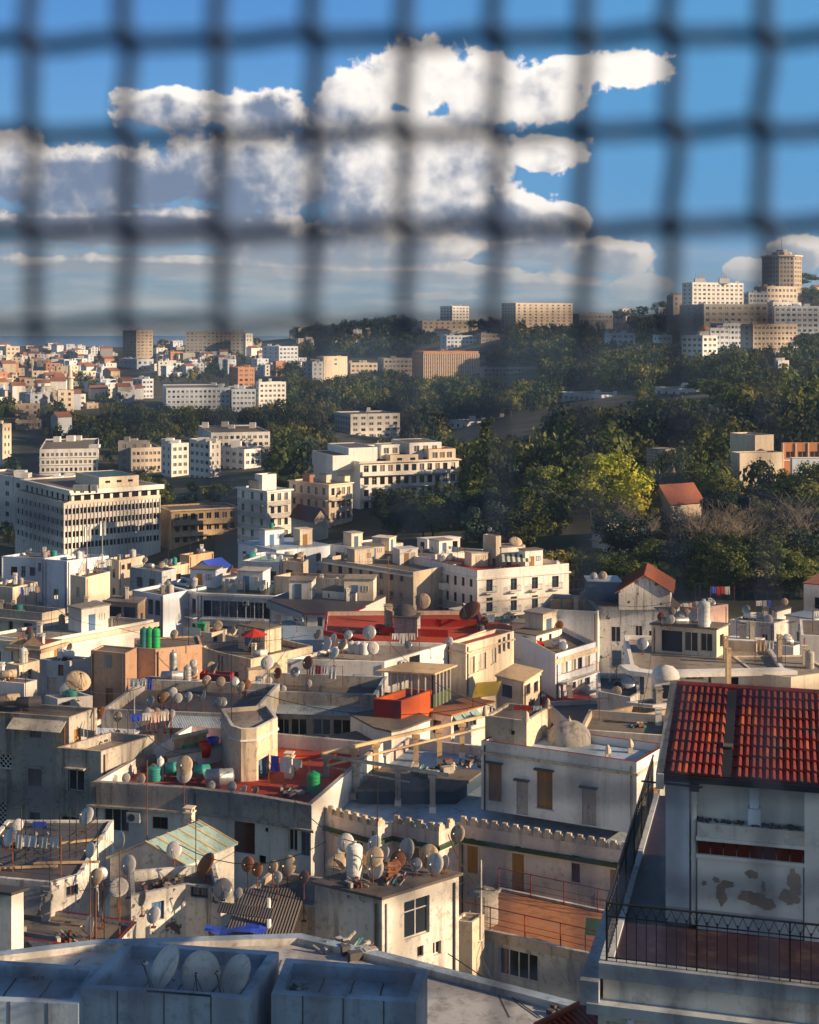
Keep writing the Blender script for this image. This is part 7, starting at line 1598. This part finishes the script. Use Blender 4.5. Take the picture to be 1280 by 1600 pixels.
# ================================================================== trees
def leafmat(name, c1, c2, c3, sc=.10):
    m, t, b = newmat(name); n = t.nodes; g = n.new('ShaderNodeNewGeometry'); nz = n.new('ShaderNodeTexNoise'); nz.inputs['Scale'].default_value = sc; nz.inputs['Detail'].default_value = 8; nz.inputs['Roughness'].default_value = .66
    cr = n.new('ShaderNodeValToRGB'); e = cr.color_ramp.elements; e[0].position = .36; e[0].color = (*c1, 1); e[1].position = .64; e[1].color = (*c3, 1); q = e.new(.5); q.color = (*c2, 1)
    oi = n.new('ShaderNodeObjectInfo'); hs_ = n.new('ShaderNodeHueSaturation'); mr = n.new('ShaderNodeMapRange'); mr.inputs[3].default_value = .7; mr.inputs[4].default_value = 1.3
    t.links.new(g.outputs['Position'], nz.inputs['Vector']); t.links.new(nz.outputs['Fac'], cr.inputs[0]); t.links.new(oi.outputs['Random'], mr.inputs[0]); t.links.new(mr.outputs[0], hs_.inputs['Value']); t.links.new(cr.outputs[0], hs_.inputs['Color'])
    t.links.new(hs_.outputs[0], b.inputs['Base Color']); b.inputs['Roughness'].default_value = .7; b.inputs['Specular IOR Level'].default_value = .2
    tr = n.new('ShaderNodeBsdfTranslucent'); t.links.new(hs_.outputs[0], tr.inputs['Color']); mx = n.new('ShaderNodeMixShader'); mx.inputs[0].default_value = .3
    t.links.new(b.outputs[0], mx.inputs[1]); t.links.new(tr.outputs[0], mx.inputs[2]); t.links.new(mx.outputs[0], n['Material Output'].inputs[0]); return m
LF = {'dark': leafmat('dark_foliage', (0.018, 0.033, 0.013), (0.051, 0.077, 0.023), (0.141, 0.154, 0.038)),
      'green': leafmat('green_foliage', (0.032, 0.058, 0.015), (0.096, 0.134, 0.033), (0.256, 0.256, 0.058)),
      'olive': leafmat('sunlit_olive_foliage', (0.058, 0.070, 0.023), (0.166, 0.179, 0.051), (0.384, 0.333, 0.102)),  # sunlight on the crowns put into the olive tone
      'yellow': leafmat('yellow_foliage', (0.102, 0.122, 0.015), (0.282, 0.307, 0.038), (0.589, 0.512, 0.064)),
      'bare': leafmat('bare_twigs', (0.064, 0.045, 0.028), (0.166, 0.128, 0.090), (0.333, 0.256, 0.192)),
      'palm': leafmat('palm_fronds', (0.026, 0.038, 0.013), (0.090, 0.102, 0.026), (0.256, 0.230, 0.064)),
      'blue': leafmat('shaded_blue_green_foliage', (0.015, 0.036, 0.028), (0.038, 0.070, 0.054), (0.090, 0.128, 0.090))}  # bluish shade on the crowns put into the leaf colour
bark = wm('bark', (.11, .08, .055), .6, scale=2); barkp = wm('pale_bark', (.23, .19, .15), .6, scale=2)
RN = np.random.default_rng(5)
def quads(cen, nrm, size, el=1.0):
    """leaf quads from centres, normals and sizes -> verts (n*4,3)"""
    n = len(cen); r = RN.normal(size=(n, 3)); u = np.cross(nrm, r); u /= np.linalg.norm(u, axis=1)[:, None] + 1e-9; v = np.cross(nrm, u); s = size[:, None]
    P_ = np.stack([cen - u * s - v * s * el, cen + u * s - v * s * el, cen + u * s * .8 + v * s * el, cen - u * s * .6 + v * s * el * 1.1], 1); return P_.reshape(-1, 3)
def crown_mesh(V, name='crown'):
    me = bpy.data.meshes.new(name); n = len(V) // 4; me.vertices.add(len(V)); me.vertices.foreach_set('co', V.astype(np.float32).ravel()); me.loops.add(n * 4); me.loops.foreach_set('vertex_index', np.arange(n * 4, dtype=np.int32))
    me.polygons.add(n); me.polygons.foreach_set('loop_start', np.arange(n, dtype=np.int32) * 4); me.update(calc_edges=True); return me
def clumps(cs, rs, per, leaf, flat=1.0, up=.25):
    """leaf sprays round clump centres; normals lean outwards so each clump has a lit and a shaded side"""
    C_, N_, S_ = [], [], []
    for c, r in zip(cs, rs):
        d = RN.normal(size=(per, 3)); d /= np.linalg.norm(d, axis=1)[:, None]; d[:, 2] *= 1; q = r * RN.uniform(.55, 1.12, (per, 1)); p = d * q; p[:, 2] *= flat
        nn = d + RN.normal(size=(per, 3)) * .45; nn[:, 2] += up; nn /= np.linalg.norm(nn, axis=1)[:, None]
        C_.append(np.array(c) + p); N_.append(nn); S_.append(leaf * RN.uniform(.6, 1.4, per))
    return quads(np.concatenate(C_), np.concatenate(N_), np.concatenate(S_))
def limbs(cs, trunk_h, r0, m, ncl=10, lean=(0, 0)):
    mb = MB(); top = Vector((lean[0], lean[1], trunk_h)); mb.bar((0, 0, -2), tuple(top), r0, m, 8, r0 * .7)
    for c in list(cs)[:ncl]:
        c = Vector(c); midp = top.lerp(c, .5) + Vector((0, 0, -.3)); mb.bar(top, midp, r0 * .45, m, 5, r0 * .25); mb.bar(midp, c, r0 * .25, m, 4, r0 * .08)
    return mb.mesh('trunk')
def proto_tree(kind, seed):
    """unit: metres. returns crown, trunk, height"""
    global RN
    RN = np.random.default_rng(seed); r = random.Random(seed)
    if kind in ('round', 'yellow', 'dark', 'olive', 'blue'):
        H = 13; cs = []; rs = []; W_ = r.uniform(4.2, 5.6)
        for k in range(34):
            t = RN.normal(size=3); t /= np.linalg.norm(t); q = r.uniform(.45, 1.0) ** .6
            cs.append((t[0] * W_ * q, t[1] * W_ * q, 8.2 + t[2] * 4.0 * q + r.uniform(-.5, .5))); rs.append(r.uniform(1.0, 1.9))
        V = clumps(cs, rs, 120, .17 if kind != 'yellow' else .15, .75); return V, (cs, 4.5, .35), H
    if kind == 'pine':   # umbrella pine: layered flat pads
        H = 14; cs = []; rs = []
        for k in range(26): t = r.uniform(0, 6.3); q = r.uniform(0, 1) ** .5 * 5.2; cs.append((q * math.cos(t), q * math.sin(t), 11.6 + r.uniform(-1.8, 1.5) - q * .18)); rs.append(r.uniform(1.1, 1.9))
        return clumps(cs, rs, 130, .15, .5, .5), (cs, 8.0, .3), H
    if kind == 'cypress':
        H = 15; cs = []; rs = []
        for k in range(46): z = 1.0 + 13.5 * (k / 45); w_ = 1.35 * (1 - (z / 15.5) ** 2.2) + .15; t = r.uniform(0, 6.3); cs.append((w_ * .55 * math.cos(t), w_ * .55 * math.sin(t), z)); rs.append(w_ * r.uniform(.6, .9) + .2)
        return clumps(cs, rs, 90, .13, 1.4, .0), ([], 2.0, .25), H
    if kind == 'cedar':  # ragged conifer
        H = 18; cs = []; rs = []
        for k in range(44): z = 2.5 + 15 * (k / 43) ** .9; w_ = 4.0 * (1 - z / 18.5) + .5; t = r.uniform(0, 6.3); q = w_ * r.uniform(.3, 1); cs.append((q * math.cos(t), q * math.sin(t), z)); rs.append(r.uniform(.8, 1.3))
        return clumps(cs, rs, 90, .15, .6, .3), ([], 15, .35), H
    if kind == 'bare':   # leafless grey crown of twigs
        H = 9; mb = MB(); 
        def grow(p, d, l, rr, dep):
            e = p + d * l; mb.bar(p, e, rr, barkp, 4 if dep < 3 else 3, rr * .65)
            if dep >= 5: return
            for _ in range(3 if dep < 4 else 3): nd = (d + Vector((r.uniform(-.8, .8), r.uniform(-.8, .8), r.uniform(-.25, .6)))).normalized(); grow(e, nd, l * r.uniform(.62, .85), rr * .62, dep + 1)
        for _ in range(3): grow(Vector((r.uniform(-.3,.3), r.uniform(-.3,.3), -1.5)), Vector((r.uniform(-.3,.3), r.uniform(-.3,.3), 1)).normalized(), 3.4, .16, 0)
        return ('mesh', mb), None, H
    if kind == 'palm':
        H = 9; P_ = []
        for k in range(46):
            a = k * 2.399; e0 = 1.35 - 1.9 * (k / 46); L_ = r.uniform(2.6, 3.3); p = Vector((0, 0, 8)); d = Vector((math.cos(a) * math.cos(e0), math.sin(a) * math.cos(e0), math.sin(e0))); side = Vector((-math.sin(a), math.cos(a), 0)); w_ = .0; pts = []
            for s_ in range(8): pts.append((p.copy(), .34 * math.sin(math.pi * (s_ + .6) / 8.6))); p += d * L_ / 7; d = (d + Vector((0, 0, -.17))).normalized()
            for s_ in range(7):
                (p0, w0), (p1, w1) = pts[s_], pts[s_+1]
                for sg in (1, -1): P_ += [p0, p1, p1 + side * w1 * sg + Vector((0, 0, -.12)) - d * .12, p0 + side * w0 * sg + Vector((0, 0, -.12)) - d * .12]
        return np.array([tuple(x) for x in P_]), ([], 8.2, .28), H
MK = {'round': 'green', 'dark': 'dark', 'olive': 'olive', 'yellow': 'yellow', 'blue': 'blue', 'pine': 'dark', 'cypress': 'dark', 'cedar': 'green', 'palm': 'palm'}
TP = {}
def tree_proto(kind, v):
    k = (kind, v)
    if k not in TP:
        V, tr, H = proto_tree(kind, 11 + v * 7 + len(kind))
        if isinstance(V, tuple): me = V[1].mesh('crown'); tm = None; mb = MB(); mb.bar((0, 0, -2), (0, 0, .5), .25, barkp, 7, .2); tm = mb.mesh('trunk')
        else: me = crown_mesh(V); me.materials.append(LF[MK[kind]]); tm = limbs(tr[0], tr[1], tr[2], barkp if kind == 'yellow' else bark)
        TP[k] = (me, tm, H)
    return TP[k]
NAMES = {'round': ('broadleaf_tree', 'leafy green tree', 'tree'), 'dark': ('evergreen_tree', 'dense dark evergreen tree', 'tree'), 'olive': ('sunlit_tree', 'olive green sunlit tree', 'tree'), 'yellow': ('eucalyptus_tree', 'yellow green tree', 'tree'), 'blue': ('shaded_tree', 'blue green shaded tree', 'tree'),
         'pine': ('umbrella_pine', 'flat crowned umbrella pine', 'pine tree'), 'cypress': ('cypress_tree', 'narrow dark cypress', 'cypress'), 'cedar': ('cedar_tree', 'ragged tall conifer', 'conifer'), 'bare': ('bare_tree', 'leafless grey twiggy tree', 'bare tree'), 'palm': ('palm_tree', 'feathery palm tree', 'palm tree')}
TLM = [(950, 750, 'the big yellow tree'), (1090, 700, 'the ivied conifer'), (1180, 700, 'the concrete stage block'), (640, 740, 'the stepped white apartments'), (1050, 780, 'the brown roofed old house'), (780, 720, 'the cedar slope'), (140, 800, 'the white office block'), (340, 700, 'the white cluster'), (760, 880, 'the white corner block'), (990, 930, 'the peeling house'), (1230, 850, 'the grey twiggy thicket'), (570, 665, 'the white school block'), (1200, 535, 'the plain end slab'), (930, 625, 'the long low block'), (840, 495, 'the ridge slab'), (200, 660, 'the brown office'), (710, 570, 'the brick office'), (1110, 450, 'the hotel slab'), (600, 510, 'the ridge trees gap'), (330, 535, 'the grid slab'), (1100, 540, 'the ornate white villa')]
def tree(kind, p, H, v=None, label=None, rz=None, wide=1.0):
    v = rnd.randint(0, 2) if v is None else v; me, tm, h0 = tree_proto(kind, v); nm, desc, cat = NAMES[kind]; s_ = H / h0
    o = link(nm, None, None, p, rnd.uniform(0, 6.3) if rz is None else rz); o.scale = (s_ * wide, s_ * wide, s_); link('crown', me, o); link('trunk', tm, o)
    if label: tag(o, label, cat)
    else: reg(o, desc, near_lm(CX + p[0] / p[1] * F, CY - (p[2] - CZ) / p[1] * F, TLM), cat, 'trees of the wooded slope')
    return o
def tree_px(kind, px, ytop, ybase, v=None, label=None, wide=1.0, Y=None):
    if Y: q = Pt(px, ybase, Y); q.z = min(q.z, q.z)
    else: q = hit(px, ybase)
    if q is None: return
    H = (ybase - ytop) / F * q.y; return tree(kind, (q.x, q.y, q.z), H, v, label, wide=wide)
# trees one can tell apart in the photograph
for a in (('yellow', 945, 706, 850, 0, 'big bright yellow green tree glowing in the sun in the middle of the wood', 1.25), ('cedar', 1090, 650, 775, 1, 'tall ivied conifer with sunlit crown left of the concrete stage block', .9), ('cedar', 762, 655, 790, 0, 'broad pyramid cedar standing alone right of the stepped apartments', 1.1),
          ('cypress', 683, 752, 812, 0, 'slim black cypress in front of the stepped white apartments', .9), ('palm', 1130, 732, 785, 0, 'palm with sunlit fronds at the foot of the concrete stage block', 1.0), ('palm', 702, 768, 822, 1, 'spreading palm beside the slim black cypress', 1.1), ('palm', 888, 728, 790, 0, 'tall palm left of the big yellow tree', 1.0), ('palm', 782, 790, 840, 1, 'palm among the dark trees under the cedar', 1.0), ('palm', 840, 740, 800, 2, 'sunlit palm tops left of the tall palm', 1.1),
          ('palm', 180, 822, 868, 0, 'palm in front of the white office block facade', 1.0), ('yellow', 1000, 758, 850, 1, 'yellow green lower tree under the big yellow tree', .9), ('dark', 1055, 700, 790, 1, 'dark round tree between the louvred block and ivied conifer', .8),
          ('pine', 1110, 588, 660, 0, 'big flat umbrella pine above the cream low roofs', 1.3), ('pine', 1205, 596, 668, 1, 'big umbrella pine towering over the right wood', 1.3), ('pine', 1240, 425, 480, 0, 'dark pine cluster top beside the hilltop tower', 1.8), ('olive', 1180, 862, 940, 0, 'sunlit olive green tree over the far cottages', 1.4), ('olive', 1235, 868, 945, 1, 'sunlit yellowish tree over the blue roofed cottage', 1.3),
          ('bare', 1262, 795, 900, 0, 'wide leafless silvery tree at the edge', 1.9), ('bare', 1110, 790, 900, 1, 'leafless brownish tree in front of the old villa', 1.7), ('bare', 1080, 800, 905, 2, 'leafless slender tree left of the brownish one', 1.2), ('bare', 985, 800, 880, 0, 'leafless tangled tree under the yellow tree', 1.3), ('bare', 1150, 830, 920, 2, 'leafless small tree by the sunlit olive tree', 1.4),
          ('dark', 1262, 752, 835, 0, 'dark spreading tree in front of the brick ribbon wing', 1.6), ('dark', 1200, 760, 835, 2, 'dark spreading tree under the concrete wing', 1.5), ('blue', 975, 808, 900, 0, 'blue green tree below the villa terrace', 1.2), ('olive', 1260, 755, 850, 2, 'green domed tree at the right edge', 1.3)):
    tree_px(a[0], a[1], a[2], a[3], a[4], a[5], a[6])
KEEP = [(r[0], r[2], r[3], r[3] + h / r[4] * F, r[4]) for (_n, _l, r, h, *_z) in FARS] + [(1138, 1300, 680, 750, 352), (1008, 1058, 703, 760, 352), (1012, 1098, 764, 815, 292), (925, 1000, 818, 850, 285), (490, 717, 700, 800, 378), (371, 455, 745, 838, 348), (452, 551, 750, 830, 352), (251, 372, 797, 850, 374)]
KR = random.Random(8)
def blocked(px, py, H, Y, p=1.01):
    top = py - H * F / Y; hw = H * .45 * F / Y
    for x0, x1, t, b, yy in KEEP:
        if Y < yy + 22 and x0 - hw < px < x1 + hw and py > t and top < t + .6 * (b - t): return KR.random() < p
    return False
def fill(n, xr, yr, hr, kinds, avoid=()):
    for _ in range(n):
        px, py = rnd.uniform(*xr), rnd.uniform(*yr)
        if any(x0 < px < x1 and y0 < py < y1 for x0, x1, y0, y1 in avoid): continue
        q = hit(px, py)
        if q is None: continue
        Ht = rnd.uniform(*hr)
        if blocked(px, py, Ht, q.y): continue
        tree(rnd.choice(kinds), (q.x, q.y, q.z - .5), Ht, wide=rnd.uniform(.9, 1.3))
AV = [(1140, 1290, 738, 800), (1015, 1100, 800, 850), (925, 1010, 835, 870)]
fill(34, (720, 1290), (800, 880), (9, 14), ['dark', 'round', 'blue', 'olive', 'round'], AV)
fill(26, (860, 1290), (880, 945), (8, 12), ['dark', 'round', 'blue', 'olive', 'dark'], AV)
fill(40, (740, 1290), (735, 795), (10, 16), ['dark', 'round', 'blue', 'dark', 'olive', 'cedar', 'cypress'], AV + [(1150, 1290, 700, 760)])
fill(46, (880, 1290), (895, 950), (5, 8), ['dark', 'round', 'blue', 'olive', 'round'], AV)
fill(30, (500, 760), (808, 850), (9, 13), ['dark', 'dark', 'round', 'blue', 'dark'])
fill(30, (720, 1290), (690, 735), (12, 17), ['dark', 'round', 'dark', 'blue', 'pine', 'cedar'], [(1140, 1290, 680, 760)])

fill(5, (240, 380), (850, 870), (6, 9), ['olive', 'round'])
fill(26, (1030, 1270), (575, 640), (13, 20), ['cypress', 'cypress', 'cedar', 'pine', 'olive'])
fill(22, (840, 1040), (560, 640), (12, 17), ['olive', 'round', 'cypress', 'olive', 'pine'])
fill(14, (560, 840), (600, 690), (11, 16), ['olive', 'round', 'pine', 'cedar'])
fill(60, (250, 500), (752, 800), (4.5, 7.5), ['olive', 'round', 'dark', 'blue'])
# the skyline trees
for x, yt, yb_, k in ((530, 506, 522, 'pine'), (556, 503, 522, 'pine'), (583, 497, 520, 'pine'), (607, 495, 519, 'round'), (622, 498, 520, 'dark'), (488, 510, 530, 'dark'), (740, 500, 520, 'dark'), (755, 503, 522, 'dark'), (770, 507, 524, 'dark'), (905, 492, 510, 'dark'), (920, 492, 510, 'cypress'), (965, 484, 506, 'dark'), (985, 482, 505, 'round'), (1003, 478, 500, 'dark'), (1030, 470, 496, 'dark'), (1045, 472, 496, 'round'), (400, 527, 545, 'dark'), (255, 531, 548, 'dark'), (140, 552, 572, 'cypress'), (45, 557, 580, 'cypress'), (155, 548, 572, 'cypress'), (1255, 447, 480, 'pine'), (1270, 450, 480, 'dark')):
    tree_px(k, x, yt, yb_, wide=1.15)
print('trees', len([o for o in SC.objects if o.name.startswith('crown')]))
# the far wood that reads as one mass
def far_wood():
    global RN
    RN = np.random.default_rng(99); pr = random.Random(4)
    base = []
    for s_ in range(6):
        cs, rs = [], []
        for k in range(9): t = RN.normal(size=3); t /= np.linalg.norm(t); cs.append((t[0] * .62, t[1] * .62, .62 + t[2] * .3)); rs.append(pr.uniform(.2, .36))
        base.append(clumps(cs, rs, 44, .042, .85, .3))
    ZW = [((430, 1300), (600, 690), 1150), ((720, 1300), (545, 600), 800), ((430, 720), (560, 640), 500), ((460, 1060), (515, 560), 620), ((1040, 1300), (500, 560), 330), ((480, 700), (505, 530), 150), ((0, 430), (652, 700), 480), ((160, 250), (748, 775), 40), ((600, 1300), (690, 735), 330), ((200, 480), (545, 640), 170), ((425, 520), (700, 760), 70), ((1200, 1300), (470, 520), 90), ((170, 250), (700, 770), 40), ((0, 200), (570, 640), 90), ((720, 1300), (735, 800), 130), ((0, 60), (740, 860), 40)]
    Vs = {k: [] for k in ('dark', 'green', 'olive', 'blue')}; n = 0
    for xr, yr, c in ZW:
        for _ in range(c):
            px, py = pr.uniform(*xr), pr.uniform(*yr); q = hit(px, py)
            if q is None: continue
            if py < 700 and any(abs(px - (r[0] + r[2]) / 2) < (r[2] - r[0]) / 2 + 3 and r[3] - 2 < py < r[3] + h / r[4] * F + 3 for (_n, _l, r, h, *_z) in FARS): continue
            H = pr.uniform(8, 17) * (.72 if px < 440 else 1.0); wd = H * pr.uniform(.5, .8)
            if blocked(px, py, H, q.y): H = pr.uniform(2.5, 4.0); wd = H * 1.1
            a = pr.uniform(0, 6.3); ca, sa = math.cos(a), math.sin(a)
            b = base[pr.randrange(6)]; X = b[:, 0] * ca - b[:, 1] * sa; Y_ = b[:, 0] * sa + b[:, 1] * ca
            Vs[pr.choice(['dark', 'dark', 'green', 'blue', 'olive', 'blue', 'green'])].append(np.stack([X * wd + q.x, Y_ * wd + q.y, b[:, 2] * H + q.z - .5], 1)); n += 1
    mats = list(Vs); V = np.concatenate([np.concatenate(Vs[k]) for k in mats]); me = crown_mesh(V, 'far_wood'); idx = np.concatenate([np.full(sum(len(x) for x in Vs[k]) // 4, i, dtype=np.int32) for i, k in enumerate(mats)])
    for k in mats: me.materials.append(LF[k])
    me.polygons.foreach_set('material_index', idx); struct(link('far_wood', me), 'stuff'); print('far wood trees', n, 'quads', len(V) // 4)
far_wood()
# ================================================================== laundry and sagging wires between the roofs
def laundry(b, px, py, w=3.0, place=None):
    p = b.on(px, py); o = link('laundry_line', None, None, p, rnd.uniform(-.5, .5)); mb = MB(); mb.bar((0, 0, 0), (0, 0, 1.9), .03, rust, 5); mb.obj('post', o); mb = MB(); mb.bar((w, 0, 0), (w, 0, 1.9), .03, rust, 5); mb.obj('post', o)
    mb = MB(); mb.bar((0, 0, 1.85), (w, 0, 1.8), .008, cable, 4); mb.obj('line', o); x = .15
    while x < w - .5:
        ww, hh = rnd.uniform(.35, .8), rnd.uniform(.4, 1.1); m = rnd.choice([curtain, plasticw, redwall, plasticb, pink, canvas, bluew, framew]); mb = MB(); n = 6
        for k in range(n):
            x0, x1 = x + ww * k / n, x + ww * (k + 1) / n; y0, y1 = .04 * math.sin(k * 2.1), .04 * math.sin((k + 1) * 2.1); mb.face([(x0, y0, 1.82 - hh), (x1, y1, 1.82 - hh - .02), (x1, 0, 1.83), (x0, 0, 1.83)], m); mb.face([(x0, .006, 1.83), (x1, .006, 1.83), (x1, y1 + .006, 1.8 - hh), (x0, y0 + .006, 1.82 - hh)], m)
        mb.obj('cloth', o); x += ww + .1
    reg(o, 'washing line with hanging cloths', b.place, 'washing line', 'washing lines')
for b, x, y in ((o3, 420, 1226), (o2, 200, 1160), (v2, 610, 1022), (v3, 200, 1098), (l2, 30, 940), (c1, 700, 870), (m2, 430, 985), (k3, 1110, 940), (k8, 1270, 988), (q2, 285, 1010), (v1, 480, 1075), (k4, 1180, 1035), (h1, 20, 1362), (k12, 1180, 966), (t0, 150, 896), (d1, 350, 925), (hs, 800, 1148)): laundry(b, x, y, rnd.uniform(2, 3.2))
def wire_between(b1, p1, b2, p2, h1_=2.0, h2_=2.0, sag=1.0):
    a = b1.on(*p1) + Vector((0, 0, h1_)); c = b2.on(*p2) + Vector((0, 0, h2_)); cable_run([a, c], 'strung between ' + b1.place + ' and ' + b2.place, .022, sag, 'sagging wire')
for a in ((o2, (200, 1155), o3, (300, 1225)), (o1, (100, 1112), v3, (250, 1100)), (q1, (180, 1015), v2, (480, 1028)), (v2, (600, 1030), hs, (770, 1155)), (l2, (60, 948), q1, (160, 1012)), (k4, (1020, 1035), hs, (1000, 1160)), (k1, (900, 950), k5, (1050, 978)), (o4, (400, 1130), hs, (760, 1152)), (v3, (380, 1110), v2, (460, 1028)), (m3, (540, 900), c1, (660, 868)), (r1, (600, 1000), k14, (820, 990)), (bx, (620, 1385), sq, (735, 1436)), (bx, (700, 1370), tr, (780, 1450)), (h4, (280, 1385), bx, (510, 1382)), (o3, (420, 1240), bx, (560, 1385))): wire_between(*a)
# ------------------------------------------------------------------ the air between here and the hills
def haze():
    m = bpy.data.materials.new('haze'); m.use_nodes = True; t = m.node_tree; t.nodes.clear(); o = t.nodes.new('ShaderNodeOutputMaterial'); v = t.nodes.new('ShaderNodeVolumePrincipled')
    v.inputs['Color'].default_value = (.42, .66, 1.0, 1); v.inputs['Density'].default_value = HAZE; v.inputs['Anisotropy'].default_value = .2; t.links.new(v.outputs[0], o.inputs['Volume'])
    mb = MB(); mb.box(-2600, 2600, -400, 2900, -61.5, 215, m); struct(mb.obj('haze'), 'stuff')
HAZE = .00011
haze()
# ------------------------------------------------------------------ finish: labels of the repeats
ORD = ['leftmost'] + [x + ' from left' for x in 'second third fourth fifth sixth seventh eighth ninth tenth eleventh twelfth'.split()]
ORD2 = ['rightmost'] + [x.replace('left', 'right') for x in ORD[1:]]
def finish_labels():
    by = {}
    for o, d, p in REG:
        if not p.startswith(('on ', 'in ', 'at ', 'by ', 'near ', 'beside ', 'below ', 'under ', 'standing', 'along', 'above', 'looped', 'lying', 'strung', 'between', 'left of', 'right of', 'before')): p = 'on ' + p
        by.setdefault(f'{d} {p}', []).append(o)
    nl = 0
    for base, os_ in by.items():
        if len(os_) == 1: os_[0]['label'] = base
        else:
            def sx(o): t = o.location; return t.x / max(t.y, 1)
            os_.sort(key=sx); n = len(os_)
            for i, o in enumerate(os_):
                if i < 12 and (i <= n / 2 or n <= 12): t = ORD[i]
                elif n - 1 - i < 12: t = ORD2[n - 1 - i]
                else: t = 'about the middle of the row'
                o['label'] = base + ', ' + t
        for o in os_:
            t = o['label']
            for w in (' the', ' a', ' flat', ' lying', ' thin', ' one', ' white'):
                while len(t.replace(',', '').split()) > 16 and w + ' ' in t: t = t.replace(w + ' ', ' ', 1)
            o['label'] = t
            if len(o['label'].replace(',', '').split()) > 16: nl += 1; print('LONG', o['label'])
    seen = {}
    for o in SC.objects:
        if o.parent is None and o.get('label'): seen.setdefault(o['label'], []).append(o.name)
    for k, v in seen.items():
        if len(v) > 1: print('DUP', len(v), k, v[:3])
    import collections; print(collections.Counter(o.name.split('.')[0] for o in SC.objects if o.parent is None).most_common(12))
    print('LABELS', len(seen), 'objects', len(SC.objects))
finish_labels()
